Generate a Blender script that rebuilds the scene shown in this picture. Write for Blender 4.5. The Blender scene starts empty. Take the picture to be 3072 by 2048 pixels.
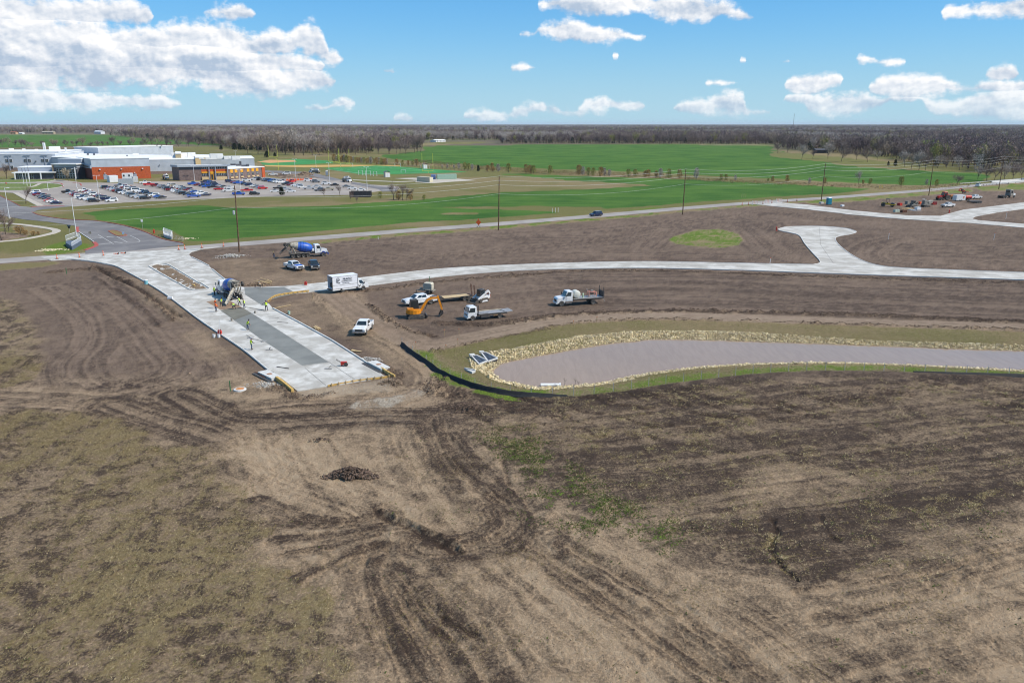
import bpy, math, random
import numpy as np
from mathutils import Vector, Matrix
R = math.radians
random.seed(7)
# ------------------------------------------------------------------ camera, sky, sun, exposure
SC = bpy.context.scene
COL = SC.collection
CAMH, FPX, CX, CY, HY=32.0, 2400.0, 1536.0, 1024.0, 371.0      # photograph frame 3072 x 2048
PITCH = math.atan((CY - HY) / FPX)
cam=bpy.data.cameras.new('camera'); camo=bpy.data.objects.new('camera', cam); COL.objects.link(camo)
cam.sensor_width = 36.0; cam.lens = 36.0 * FPX / 3072.0
cam.clip_start = 0.5; cam.clip_end = 80000.0
camo.location = (0, 0, CAMH); camo.rotation_euler = (R(90) - PITCH, 0, 0)
SC.camera = camo
SUN_EL, SUN_AZ = R(47.0), R(103.0)            # azimuth clockwise from +Y (view direction)
SUNV=Vector((math.sin(SUN_AZ)*math.cos(SUN_EL), math.cos(SUN_AZ)*math.cos(SUN_EL), math.sin(SUN_EL)))
sl=bpy.data.lights.new('sun', 'SUN'); so=bpy.data.objects.new('sun', sl); COL.objects.link(so)
sl.energy = 5.0; sl.angle = R(0.53); sl.color = (1.0, 0.94, 0.84)
so.rotation_euler = SUNV.to_track_quat('Z', 'Y').to_euler(); so.location = (200, -50, 300)
SC.view_settings.view_transform = 'Standard'; SC.view_settings.look = 'None'
SC.view_settings.exposure = 0.1; SC.view_settings.gamma = 1.0
SC.view_settings.use_curve_mapping = False
SC.cycles.use_denoising = True; SC.cycles.filter_width = 1.1
SC.cycles.max_bounces = 5; SC.cycles.diffuse_bounces = 2; SC.cycles.glossy_bounces = 2
SC.cycles.transmission_bounces=3; SC.cycles.transparent_max_bounces=6; SC.cycles.volume_bounces=0
SC.cycles.caustics_reflective = False; SC.cycles.caustics_refractive = False
# ------------------------------------------------------------------ photograph pixel <-> ground
_cp, _sp = math.cos(PITCH), math.sin(PITCH)
def ray(px, py):
 u, v = (px - CX) / FPX, (CY - py) / FPX
 return Vector((u, _cp + v * _sp, -_sp + v * _cp))
def G(px, py, z=0.0):
 d = ray(px, py); t = (z - CAMH) / d.z
 return Vector((d.x * t, d.y * t, z))
def PX(p):
 x, y, z = p[0], p[1], p[2] - CAMH
 dz = y * _cp - z * _sp; v = y * _sp + z * _cp
 return (CX + FPX * x / dz, CY - FPX * v / dz)
def zat(p, py):                                # height above ground point p whose picture row is py
 v = (CY - py) / FPX
 y = p[1]
 return CAMH + y * (v * _cp - _sp) / (_cp + v * _sp)
def rr(x0, y0, s): return lambda x, y: (x0 + x / s, y0 + y / s)
D_ = rr(0, 0, 2352 / 3072)
r1=rr(0, 350, 3.485); r2=rr(400, 350, 2.94); r3=rr(1000, 350, 2.94); r4=rr(1700, 350, 3.36)
r5=rr(2300, 350, 3.0466); r6=rr(0, 600, 3.92); r7=rr(500, 680, 3.1357); r8=rr(1100, 780, 2.94)
rB=rr(900, 1100, 1.6536); rA=rr(0, 1000, 1.4964); rC=rr(1972, 1000, 1.4964); rD=rr(1900, 850, 2.0068)
def GP(f, pts, z=0.0): return [G(*f(x, y), z) for x, y in pts]
def xy(pts): return [(p[0], p[1]) for p in pts]
def smooth_line(pts, n=6):                     # Catmull-Rom through points
 P = [Vector((p[0], p[1])) for p in pts]; out = []
 P = [P[0] * 2 - P[1]] + P + [P[-1] * 2 - P[-2]]
 for i in range(1, len(P) - 2):
  a, b, c, d = P[i - 1:i + 3]
  for k in range(n):
   t = k / n
   out.append(0.5*(2*b+(c-a)*t+(2*a-5*b+4*c-d)*t*t+(3*b-a-3*c+d)*t**3))
 out.append(P[-2]); return [(p.x, p.y) for p in out]
# ------------------------------------------------------------------ object helpers
def tag(o, label=None, cat=None, group=None, kind=None):
 if label: o['label'] = label
 if cat: o['category'] = cat
 if group: o['group'] = group
 if kind: o['kind'] = kind
 return o
def empty(name, loc=(0, 0, 0), rz=0.0, label=None, cat=None, group=None):
 o = bpy.data.objects.new(name, None); COL.objects.link(o); o.empty_display_size = 0.3
 o.location = loc; o.rotation_euler = (0, 0, rz)
 return tag(o, label, cat, group)
def link(name, me, parent=None):
 o = bpy.data.objects.new(name, me); COL.objects.link(o)
 if parent: o.parent = parent
 return o
KIDS = {}
def copy_tree(o, parent=None):
 c = o.copy(); COL.objects.link(c); c.parent = parent
 for ch in o.children: copy_tree(ch, c)
 return c
class MB:
 def __init__(s): s.v = []; s.f = []; s.m = []; s.mi = 0
 def add(s, vs, fs):
  n = len(s.v); s.v += [tuple(v) for v in vs]
  for f in fs: s.f.append(tuple(i + n for i in f)); s.m.append(s.mi)
  return s
 def box(s, c, d, rz=0.0, top=1.0, topx=None, rot=None):
  hx, hy, hz = d[0] / 2, d[1] / 2, d[2] / 2; tx = top if topx is None else topx
  vs=[(-hx, -hy, -hz), (hx, -hy, -hz), (hx, hy, -hz), (-hx, hy, -hz), (-hx*tx, -hy*top, hz), (hx*tx, -hy*top, hz), (hx*tx, hy*top, hz), (-hx*tx, hy*top, hz)]
  if rot is not None: vs = [rot @ Vector(v) for v in vs]
  elif rz:
   cz, sz=math.cos(rz), math.sin(rz); vs=[(x*cz-y*sz, x*sz+y*cz, z) for x, y, z in vs]
  vs = [(v[0] + c[0], v[1] + c[1], v[2] + c[2]) for v in vs]
  return s.add(vs, [(0, 3, 2, 1), (4, 5, 6, 7), (0, 1, 5, 4), (1, 2, 6, 5), (2, 3, 7, 6), (3, 0, 4, 7)])
 def bar(s, a, b, w, h=None):               # rectangular bar between two points
  a, b = Vector(a), Vector(b); h = h or w; d = b - a
  if d.length < 1e-6: return s
  q = d.to_track_quat('X', 'Z').to_matrix()
  return s.box((a + b) / 2, (d.length, w, h), rot=q)
 def tube(s, pts, rad, n=8, cap=True):
  pts=[Vector(p) for p in pts]; rad=rad if isinstance(rad, (list, tuple)) else [rad]*len(pts); rings=[]
  base = len(s.v); vs = []
  ref = None
  for i, p in enumerate(pts):
   d = (pts[min(i + 1, len(pts) - 1)] - pts[max(i - 1, 0)]).normalized()
   if ref is None or abs(ref.dot(d))>0.98: ref=Vector((0, 0, 1)) if abs(d.z)<0.9 else Vector((1, 0, 0))
   u = d.cross(ref).normalized(); w = u.cross(d).normalized(); ref = w
   for k in range(n):
    a = 2 * math.pi * k / n; vs.append(p + (u * math.cos(a) + w * math.sin(a)) * rad[i])
  fs = []
  for i in range(len(pts) - 1):
   for k in range(n):
    fs.append((i * n + k, i * n + (k + 1) % n, (i + 1) * n + (k + 1) % n, (i + 1) * n + k))
  if cap: fs.append(tuple(range(n-1, -1, -1))); fs.append(tuple((len(pts)-1)*n+k for k in range(n)))
  return s.add(vs, fs)
 def lathe(s, prof, n=12, mat=None, cap=True):   # prof: (axis x, radius); revolved round x axis
  vs = []; fs = []
  for x, r in prof:
   for k in range(n):
    a = 2 * math.pi * k / n; v = Vector((x, r * math.cos(a), r * math.sin(a)))
    vs.append(mat @ v if mat else v)
  for i in range(len(prof) - 1):
   for k in range(n): fs.append((i*n+k, i*n+(k+1) % n, (i+1)*n+(k+1) % n, (i+1)*n+k))
  if cap: fs.append(tuple(range(n-1, -1, -1))); fs.append(tuple((len(prof)-1)*n+k for k in range(n)))
  return s.add(vs, fs)
 def prism(s, outline, y0, y1, inset=0.0, bev=0.0):  # outline in (x,z), extruded along y, optional bevel
  n = len(outline); cx = sum(p[0] for p in outline) / n; cz = sum(p[1] for p in outline) / n
  def off(p, k):
   return (p[0] + (cx - p[0]) * k, p[1] + (cz - p[1]) * k)
  lay=[(y0, inset), (y0+bev, 0), (y1-bev, 0), (y1, inset)] if bev else [(y0, 0), (y1, 0)]
  vs = []
  for y, k in lay:
   for p in outline: q = off(p, k); vs.append((q[0], y, q[1]))
  fs = []
  for l in range(len(lay) - 1):
   for k in range(n): fs.append((l*n+k, (l*n+(k+1) % n), (l+1)*n+(k+1) % n, (l+1)*n+k))
  fs.append(tuple(range(n-1, -1, -1))); fs.append(tuple((len(lay)-1)*n+k for k in range(n)))
  return s.add(vs, fs)
 def slab(s, poly, z0, z1):
  n = len(poly); vs = [(p[0], p[1], z0) for p in poly] + [(p[0], p[1], z1) for p in poly]
  fs=[(k, (k+1) % n, n+(k+1) % n, n+k) for k in range(n)]+[tuple(range(n, 2*n)), tuple(range(n-1, -1, -1))]
  return s.add(vs, fs)
 def mesh(s, name, mats, smooth=False):
  me = bpy.data.meshes.new(name); me.from_pydata(s.v, [], s.f)
  for m in (mats if isinstance(mats, (list, tuple)) else [mats]): me.materials.append(m)
  if max(s.m, default=0): me.polygons.foreach_set('material_index', s.m)
  import bmesh
  bm=bmesh.new(); bm.from_mesh(me); bmesh.ops.recalc_face_normals(bm, faces=bm.faces); bm.to_mesh(me); bm.free()
  if smooth:
   me.polygons.foreach_set('use_smooth', [True] * len(me.polygons))
   me.set_sharp_from_angle(angle=R(38))
  return me
 def build(s, name, mats, parent=None, smooth=False):
  return link(name, s.mesh(name, mats, smooth), parent)
def np_mesh(name, V, F, mats, mi=None, smooth=False):
 V = np.asarray(V, np.float32); F = np.asarray(F, np.int32); k = F.shape[1]
 me=bpy.data.meshes.new(name); me.vertices.add(len(V)); me.vertices.foreach_set('co', V.ravel())
 me.loops.add(F.size); me.loops.foreach_set('vertex_index', F.ravel())
 me.polygons.add(len(F)); me.polygons.foreach_set('loop_start', np.arange(0, F.size, k, dtype=np.int32))
 for m in (mats if isinstance(mats, (list, tuple)) else [mats]): me.materials.append(m)
 if mi is not None: me.polygons.foreach_set('material_index', np.asarray(mi, np.int32))
 if smooth: me.polygons.foreach_set('use_smooth', np.ones(len(F), bool))
 me.update(calc_edges=True); me.validate()
 return me
# ------------------------------------------------------------------ materials
def lin(c): return tuple((x/12.92 if x <= 0.04045 else ((x+0.055)/1.055)**2.4) for x in c)
def S(r, g, b, k=0.8): return tuple(x*k for x in lin((r/255, g/255, b/255)))   # sunlit picture value -> albedo
MAT = {}
def mat(name, col, rough=0.6, metal=0.0, var=0.12, scale=3.0, spec=0.4, bump=0.0, coat=0.0, dirt=None):
 if name in MAT: return MAT[name]
 m=bpy.data.materials.new(name); m.use_nodes=True; nt=m.node_tree; N=nt.nodes; b=N['Principled BSDF']
 b.inputs['Roughness'].default_value = rough; b.inputs['Metallic'].default_value = metal
 b.inputs['Specular IOR Level'].default_value=spec; b.inputs['Coat Weight'].default_value=coat
 tc=N.new('ShaderNodeTexCoord'); nz=N.new('ShaderNodeTexNoise'); nz.inputs['Scale'].default_value=scale; nz.inputs['Detail'].default_value=3.0
 nt.links.new(tc.outputs['Object'], nz.inputs['Vector'])
 mx = N.new('ShaderNodeMix'); mx.data_type = 'RGBA'; mx.blend_type = 'MIX'
 d = dirt if dirt else tuple(c * (1 - 2 * var) for c in col)
 up = col if dirt else tuple(min(1, c * (1 + var)) for c in col)
 mx.inputs['A'].default_value = (*d, 1); mx.inputs['B'].default_value = (*up, 1)
 cr=N.new('ShaderNodeValToRGB'); cr.color_ramp.elements[0].position=0.3; cr.color_ramp.elements[1].position=0.62
 nt.links.new(nz.outputs['Fac'], cr.inputs['Fac']); nt.links.new(cr.outputs['Color'], mx.inputs['Factor'])
 nt.links.new(mx.outputs['Result'], b.inputs['Base Color'])
 if bump:
  bp=N.new('ShaderNodeBump'); bp.inputs['Strength'].default_value=bump; bp.inputs['Distance'].default_value=0.05
  nt.links.new(nz.outputs['Fac'], bp.inputs['Height']); nt.links.new(bp.outputs['Normal'], b.inputs['Normal'])
 MAT[name] = m
 return m
class NB:                                        # tiny node-building helper
 def __init__(s, nt): s.nt = nt; s.N = nt.nodes
 def link(s, a, b): s.nt.links.new(a, b)
 def val(s, sock, v):
  if hasattr(v, 'is_output') or isinstance(v, bpy.types.NodeSocket): s.link(v, sock)
  else: sock.default_value = v
 def math(s, op, a, b=None, c=None, clamp=False):
  n = s.N.new('ShaderNodeMath'); n.operation = op; n.use_clamp = clamp
  for i, v in enumerate((a, b, c)):
   if v is not None: s.val(n.inputs[i], v)
  return n.outputs[0]
 def vmath(s, op, a, b=None):
  n = s.N.new('ShaderNodeVectorMath'); n.operation = op
  s.val(n.inputs[0], a)
  if b is not None: s.val(n.inputs[1], b)
  return n.outputs['Value'] if op in ('LENGTH', 'DOT_PRODUCT', 'DISTANCE') else n.outputs['Vector']
 def noise(s, vec, scale, detail=3.0, rough=0.55, dist=0.0):
  n=s.N.new('ShaderNodeTexNoise'); s.val(n.inputs['Vector'], vec); n.inputs['Scale'].default_value=scale
  n.inputs['Detail'].default_value=detail; n.inputs['Roughness'].default_value=rough; n.inputs['Distortion'].default_value=dist
  return n.outputs['Fac']
 def map(s, v, a, b, c=0.0, d=1.0, smooth=True):
  n=s.N.new('ShaderNodeMapRange'); n.interpolation_type='SMOOTHSTEP' if smooth else 'LINEAR'
  s.val(n.inputs['Value'], v)
  for k, x in zip(('From Min', 'From Max', 'To Min', 'To Max'), (a, b, c, d)): s.val(n.inputs[k], x)
  return n.outputs['Result']
 def mix(s, f, a, b, mode='MIX'):
  n = s.N.new('ShaderNodeMix'); n.data_type = 'RGBA'; n.blend_type = mode
  s.val(n.inputs['Factor'], f)
  for k, v in (('A', a), ('B', b)):
   if isinstance(v, tuple): n.inputs[k].default_value = (*v, 1)
   else: s.link(v, n.inputs[k])
  return n.outputs['Result']
 def scalevec(s, vec, sc):
  n=s.N.new('ShaderNodeMapping'); s.link(vec, n.inputs['Vector']); n.inputs['Scale'].default_value=sc
  return n.outputs['Vector']
def newmat(name):
 m = bpy.data.materials.new(name); m.use_nodes = True; MAT[name] = m
 return m, NB(m.node_tree), m.node_tree.nodes['Principled BSDF']
# ------------------------------------------------------------------ world: clear blue sky with cumulus
def build_world():
 w = bpy.data.worlds.new('World'); SC.world = w; w.use_nodes = True
 nt = w.node_tree; b = NB(nt); N = nt.nodes; bg = N['Background']
 sky = N.new('ShaderNodeTexSky'); sky.sky_type = 'NISHITA'; sky.sun_disc = False
 sky.sun_elevation = SUN_EL; sky.sun_rotation = SUN_AZ; sky.altitude = 400.0
 sky.air_density = 1.1; sky.dust_density = 0.3; sky.ozone_density = 3.0
 tc = N.new('ShaderNodeTexCoord'); d = tc.outputs['Generated']
 sp = N.new('ShaderNodeSeparateXYZ'); b.link(d, sp.inputs[0])
 az = b.math('MULTIPLY', b.math('ARCTAN2', sp.outputs['X'], sp.outputs['Y']), 57.2958)
 el = b.math('MULTIPLY', b.math('ARCSINE', sp.outputs['Z']), 57.2958)
 cb=N.new('ShaderNodeCombineXYZ'); b.link(az, cb.inputs[0]); b.link(el, cb.inputs[1]); p=cb.outputs[0]
 n_big=N.new('ShaderNodeTexNoise'); b.link(b.scalevec(p, (0.8, 1.15, 1)), n_big.inputs['Vector']); n_big.inputs['Scale'].default_value=0.34
 n_big.inputs['Detail'].default_value = 7.0; n_big.inputs['Roughness'].default_value = 0.56
 f_big = n_big.outputs['Fac']
 # the same billows a little towards the sun and up: difference = lit side / shaded side
 f_off=b.noise(b.scalevec(b.vmath('ADD', p, (0.5, 0.65, 0.0)), (0.8, 1.15, 1)), 0.34, 4.0, 0.5)
 layers = [
  [(60, 40, 120, 52), (235, 45, 115, 45), (350, 45, 90, 46), (690, 42, 72, 28), (1850, 12, 230, 38), (2080, 38, 140, 36), (2215, 55, 42, 18), (3000, 28, 130, 32), (1165, 215, 25, 8)],
  [(60, 125, 110, 45), (210, 120, 130, 36), (430, 130, 130, 50), (620, 115, 120, 58), (780, 145, 120, 46), (925, 105, 44, 48), (965, 175, 60, 26), (1690, 92, 75, 34),
  (1800, 108, 90, 28), (1580, 106, 26, 14), (1915, 112, 32, 10), (2227, 183, 16, 9), (2360, 186, 20, 9), (2590, 178, 32, 14), (2672, 188, 44, 15), (3010, 225, 42, 26)],
  [(60, 215, 150, 52), (240, 205, 160, 48), (450, 215, 170, 48), (650, 225, 160, 46), (830, 225, 130, 46), (940, 245, 70, 28), (760, 278, 130, 18), (1565, 204, 46, 11),
  (1848, 168, 13, 9), (2160, 250, 56, 9), (2420, 255, 60, 34), (2500, 240, 36, 24), (2740, 262, 110, 42), (2840, 272, 80, 24), (3000, 262, 70, 22)],
  [(100, 300, 170, 36), (330, 305, 140, 30), (510, 315, 35, 12), (960, 326, 60, 10), (1035, 312, 40, 22), (1210, 356, 36, 13), (1490, 350, 100, 20), (1610, 325, 70, 22),
  (1700, 340, 60, 14), (1800, 315, 58, 28), (1895, 320, 45, 24), (2085, 325, 60, 24), (2180, 292, 48, 22), (2200, 338, 110, 18), (2400, 296, 54, 13), (2530, 315, 100, 38),
  (2700, 297, 80, 10), (2890, 328, 85, 32), (3020, 315, 130, 44)],
  [(120, 170, 320, 140), (480, 190, 290, 85), (780, 195, 180, 55)]]
 k=math.degrees(1/FPX); A0, A1=-38.0, 38.0; t=b.math('DIVIDE', b.math('SUBTRACT', az, A0), A1-A0, clamp=True)
 F = None
 for bls in layers:
  cs, hs = [], []
  for i in range(240):
   a = A0 + (A1 - A0) * i / 239; top, bot = -99, 99
   for (x, y, hw, hh) in bls:
    v=ray(x, y).normalized(); a0=math.degrees(math.atan2(v.x, v.y)); e0=math.degrees(math.asin(v.z))
    u = (a - a0) / (hw * k)
    if abs(u)<1: dh=hh*k*math.sqrt(1-u*u); top=max(top, e0+dh); bot=min(bot, e0-dh*0.8)
   if top > bot: cs.append((top + bot) / 2); hs.append((top - bot) / 2)
   else: cs.append(None); hs.append(-0.8)
  on = [i for i in range(240) if cs[i] is not None]
  nxt = [cs[min(on, key=lambda j: abs(j - i))] for i in range(240)]
  outs = []
  for vals, lo, hi in ((nxt, -2, 12), (hs, -1, 5)):
   n=N.new('ShaderNodeFloatCurve'); cm=n.mapping; c=cm.curves[0]; b.link(t, n.inputs['Value'])
   while len(c.points) > 2: c.points.remove(c.points[1])
   ys = [min(1, max(0, (v - lo) / (hi - lo))) for v in vals]
   c.points[0].location=(0, ys[0]); c.points[1].location=(1, ys[-1]); c.points[0].handle_type=c.points[1].handle_type='VECTOR'
   for i in range(1, 239):
    if ys[i] != ys[i-1] or ys[i] != ys[i+1]: q=c.points.new(i/239, ys[i]); q.handle_type='VECTOR'
   cm.update(); outs.append(b.math('MULTIPLY_ADD', n.outputs[0], hi - lo, lo))
  e=b.math('DIVIDE', b.math('SUBTRACT', outs[1], b.math('ABSOLUTE', b.math('SUBTRACT', el, outs[0]))), b.math('MAXIMUM', b.math('MULTIPLY_ADD', outs[1], 0.55, 0.3), 0.3))
  vl = b.math('DIVIDE', b.math('SUBTRACT', el, outs[0]), b.math('MAXIMUM', outs[1], 0.2))
  if F is None: F, vv = e, vl
  else: stp=b.math('GREATER_THAN', e, F); vv=b.math('ADD', vv, b.math('MULTIPLY', stp, b.math('SUBTRACT', vl, vv))); F=b.math('MAXIMUM', F, e)
 # the rest of the sky, outside the picture, carries the same kind of scattered cumulus
 rest=b.math('MULTIPLY', b.math('SUBTRACT', b.noise(b.scalevec(p, (0.5, 1.0, 1)), 0.075, 2.0), 0.60), 9.0)
 out = b.math('MAXIMUM', b.map(b.math('ABSOLUTE', az), 36, 42), b.map(el, 12, 16))
 F=b.math('MAXIMUM', F, b.math('SUBTRACT', b.math('MULTIPLY', b.math('ADD', rest, 3.0), out), 3.0))
 f2 = b.noise(b.scalevec(p, (0.9, 1.1, 1)), 1.25, 6.0, 0.6)
 dens=b.math('ADD', b.math('MULTIPLY', F, 0.95), b.math('ADD', b.math('MULTIPLY', b.math('SUBTRACT', f_big, 0.5), 2.8), b.math('MULTIPLY', b.math('SUBTRACT', f2, 0.5), 1.6)))
 alpha = b.map(dens, -0.12, 0.62)
 alpha = b.math('MULTIPLY', alpha, b.map(el, -0.4, 3.0, 0.6, 1.0))
 f2o=b.noise(b.scalevec(b.vmath('ADD', p, (0.16, 0.2, 0.0)), (0.9, 1.1, 1)), 1.25, 3.0, 0.55)
 lit=b.math('ADD', b.math('MULTIPLY', b.math('SUBTRACT', f_big, f_off), 3.4), b.math('ADD', b.math('MULTIPLY', b.math('SUBTRACT', f2, f2o), 1.6), b.math('MULTIPLY', vv, 0.42)))
 lit = b.math('ADD', lit, b.map(dens, 0.3, 1.6, 0.70, 0.34))
 lit = b.map(lit, 0.0, 1.0, smooth=False)
 ccol = b.mix(lit, (4.3, 5.3, 6.7), (9.6, 9.6, 9.7))
 skyc = b.mix(1.0, sky.outputs['Color'], (0.50, 0.95, 1.30), 'MULTIPLY')
 skyc=b.mix(b.map(el, -0.5, 9.0, 0.9, 0.35), skyc, b.mix(b.map(el, -0.5, 10.0), (4.3, 6.5, 7.8), (1.3, 4.5, 8.6)))
 col = b.mix(alpha, skyc, ccol)
 b.link(col, bg.inputs['Color']); bg.inputs['Strength'].default_value = 0.1
build_world()
# ------------------------------------------------------------------ numpy noise and distance fields
def _h(ix, iy, seed):
 h=(ix.astype(np.int64)*374761393+iy.astype(np.int64)*668265263+seed*974711) & 0xffffffff
 h = ((h ^ (h >> 13)) * 1274126177) & 0xffffffff
 h = ((h ^ (h >> 16)) * 2246822519) & 0xffffffff
 return ((h ^ (h >> 15)) & 0xffffff).astype(np.float32) / 16777215.0
def vn(x, y, seed=0):
 xi, yi=np.floor(x), np.floor(y); fx, fy=(x-xi).astype(np.float32), (y-yi).astype(np.float32)
 ux, uy = fx * fx * (3 - 2 * fx), fy * fy * (3 - 2 * fy)
 a, b2, c, d=_h(xi, yi, seed), _h(xi+1, yi, seed), _h(xi, yi+1, seed), _h(xi+1, yi+1, seed)
 return (a * (1 - ux) + b2 * ux) * (1 - uy) + (c * (1 - ux) + d * ux) * uy
def fbm(x, y, sc, oct=4, seed=0, g=0.5):
 s = np.zeros(np.shape(x), np.float32); a = 1.0; t = 0.0; f = sc
 for o in range(oct): s += a*vn(x*f+17.3*o, y*f-9.1*o, seed+o); t += a; a *= g; f *= 2.03
 return s / t
def sst(v, a, b): t = np.clip((v - a) / (b - a), 0, 1); return t * t * (3 - 2 * t)
def sd_poly(X, Y, poly, margin=12.0):            # signed distance, negative inside; only within the margin
 P=np.array([(p[0], p[1]) for p in poly], np.float64); out=np.full(X.shape, margin, np.float32)
 m=(X>P[:, 0].min()-margin) & (X<P[:, 0].max()+margin) & (Y>P[:, 1].min()-margin) & (Y<P[:, 1].max()+margin)
 x, y = X[m], Y[m]; d = np.full(x.shape, 1e9); ins = np.zeros(x.shape, bool); n = len(P)
 for i in range(n):
  a, b2 = P[i], P[(i + 1) % n]; e = b2 - a; L = max(e @ e, 1e-9)
  t = np.clip(((x - a[0]) * e[0] + (y - a[1]) * e[1]) / L, 0, 1)
  d = np.minimum(d, (x - a[0] - t * e[0]) ** 2 + (y - a[1] - t * e[1]) ** 2)
  c = (a[1] > y) != (b2[1] > y)
  if abs(e[1]) > 1e-12: ins ^= c & (x < e[0] * (y - a[1]) / e[1] + a[0])
 r = np.sqrt(d); r[ins] *= -1; out[m] = np.minimum(r, margin)
 return out
def sd_line(X, Y, line, margin=12.0):            # (distance, signed side distance, arc length)
 P=np.array([(p[0], p[1]) for p in line], np.float64); D=np.full(X.shape, margin, np.float32); SG=np.full(X.shape, margin, np.float32); T=np.zeros(X.shape, np.float32)
 m=(X>P[:, 0].min()-margin) & (X<P[:, 0].max()+margin) & (Y>P[:, 1].min()-margin) & (Y<P[:, 1].max()+margin)
 x, y=X[m], Y[m]; d=np.full(x.shape, 1e9); sg=np.zeros(x.shape); tt=np.zeros(x.shape); acc=0.0
 for i in range(len(P) - 1):
  a, b2 = P[i], P[i + 1]; e = b2 - a; L2 = max(e @ e, 1e-9); L = L2 ** 0.5
  t = np.clip(((x - a[0]) * e[0] + (y - a[1]) * e[1]) / L2, 0, 1)
  dd = (x - a[0] - t * e[0]) ** 2 + (y - a[1] - t * e[1]) ** 2; k = dd < d
  d[k]=dd[k]; sg[k]=np.sign(e[0]*(y-a[1])-e[1]*(x-a[0]))[k]; tt[k]=(acc+t*L)[k]; acc += L
 r=np.sqrt(d); D[m]=np.minimum(r, margin); SG[m]=np.clip(r*sg, -margin, margin); T[m]=tt
 return D, SG, T
# ------------------------------------------------------------------ plan of the site (photograph points put on the ground)
ZW = -0.7                                          # pond level
road_c=[(-1400, 886)]+[(0, 783), (400, 755), (678, 735), (1200, 693.5), (1435, 676), (1700, 655), (2047, 625), (2221, 611), (2400, 598.5), (2497, 592.5), (2700, 577), (2800, 569), (2900, 559), (3072, 543), (3500, 505)]
ROAD_C = smooth_line([G(*p) for p in road_c], 5)
def offset_line(line, d):
 out = []
 for i, p in enumerate(line):
  a, b2=Vector(line[max(i-1, 0)]), Vector(line[min(i+1, len(line)-1)]); t=(b2-a).normalized()
  out.append((p[0] - t.y * d, p[1] + t.x * d))
 return out
ROAD_HW = 3.9
ROAD_POLY = offset_line(ROAD_C, ROAD_HW) + offset_line(ROAD_C, -ROAD_HW)[::-1]
# new concrete: entrance, side road and the other strips
ENT_W=[(153, 781), (217, 778.5), (281, 786), (344, 798), (383, 817), (434, 845), (497, 884), (586, 951), (659, 1002), (730, 1050), (806, 1112)]
ENT_POLY=xy([G(*p) for p in [(120, 771), (153, 782)]+ENT_W[1:]+[(820, 1116), (892, 1173), (1157, 1131), (1103, 1091), (997.5, 1023), (819, 926), (802, 905), (815, 896), (832, 889.5), (860, 884), (892, 880), (927, 876.5),
 (1000, 869), (1103, 858), (1103, 832), (975, 847), (857, 858.5), (733, 862), (700, 857), (674, 838), (637, 808), (627, 798), (575, 772), (566, 763), (575, 756), (605, 748), (660, 741)]])
SIDE_N=[(975, 847), (1100, 832), (1321, 807), (1542, 795), (1750, 788), (1959, 785), (2220, 790), (2440, 794)]
SIDE_S=[(1000, 869), (1103, 857), (1321, 830), (1542, 812), (1750, 806), (1959, 804.5), (2220, 811), (2440, 819), (2700, 828), (3072, 840), (3500, 856), (4800, 905)]
BULB=[(2440, 794), (2461, 786), (2436, 757), (2414, 731), (2398, 707), (2372, 699), (2347, 694), (2335, 689), (2345, 684), (2372, 680), (2457, 679), (2530, 684), (2562, 692), (2568, 697), (2549, 703), (2520, 708), (2506, 715), (2514, 732), (2546, 759), (2592, 784), (2650, 799), (2740, 806)]
SIDE_NR = [(2740, 806), (3072, 818), (3500, 833), (4800, 879)]
SIDE_POLY=smooth_line([G(*p) for p in SIDE_N], 4)+smooth_line([G(*p) for p in BULB], 3)[1:]+smooth_line([G(*p) for p in SIDE_NR], 2)[1:]+smooth_line([G(*p) for p in SIDE_S], 4)[::-1]
EAST_N = [(2375, 602), (2330, 607), (2420, 614), (2562, 632), (2727, 647), (2822, 648)]
EAST_S=[(2255, 612), (2300, 617), (2420, 628), (2562, 645), (2727, 658.5), (2917, 670), (3072, 683), (3500, 718)]
EAST_BR=[(2822, 648), (2850, 640), (2891, 629), (2970, 620), (3072, 607), (3500, 560), (3500, 575), (3072, 627), (2990, 638), (2925, 650), (2917, 656), (2935, 661), (3072, 672), (3500, 704)]
EAST_POLY = xy([G(*p) for p in EAST_N + EAST_BR + EAST_S[::-1]])
MEDIAN=smooth_line([G(*r6(*p)) for p in [(1750, 782), (1850, 758), (1960, 757), (2080, 820), (2230, 910), (2352, 985)]]+[G(*r7(*p)) for p in [(300, 520), (395, 578), (390, 592), (250, 598), (200, 585), (100, 525)]]+[G(*r6(*p)) for p in [(2100, 985), (1950, 900), (1820, 825), (1750, 782)]], 3)
POND=smooth_line([G(*r8(*p), ZW) for p in [(1120, 955), (1200, 910), (1400, 865), (1700, 810), (2000, 757), (2200, 728)]]+[G(*p, ZW) for p in [(1900, 1024), (1950, 1018), (2099, 1019), (2299, 1025), (2498, 1032), (2697, 1039), (2897, 1047), (3072, 1052), (3700, 1075), (3700, 1150), (3072, 1112), (2946, 1105), (2797, 1098), (2647, 1092), (2498, 1088), (2348, 1089), (2199, 1094), (2049, 1106), (1900, 1127)]]
 + [G(*r8(*p), ZW) for p in [(2100, 1080), (1850, 1106), (1700, 1117), (1545, 1122), (1450, 1100), (1330, 1075), (1200, 1060), (1140, 1010), (1110, 975), (1120, 955)]], 3)[:-1]
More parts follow.
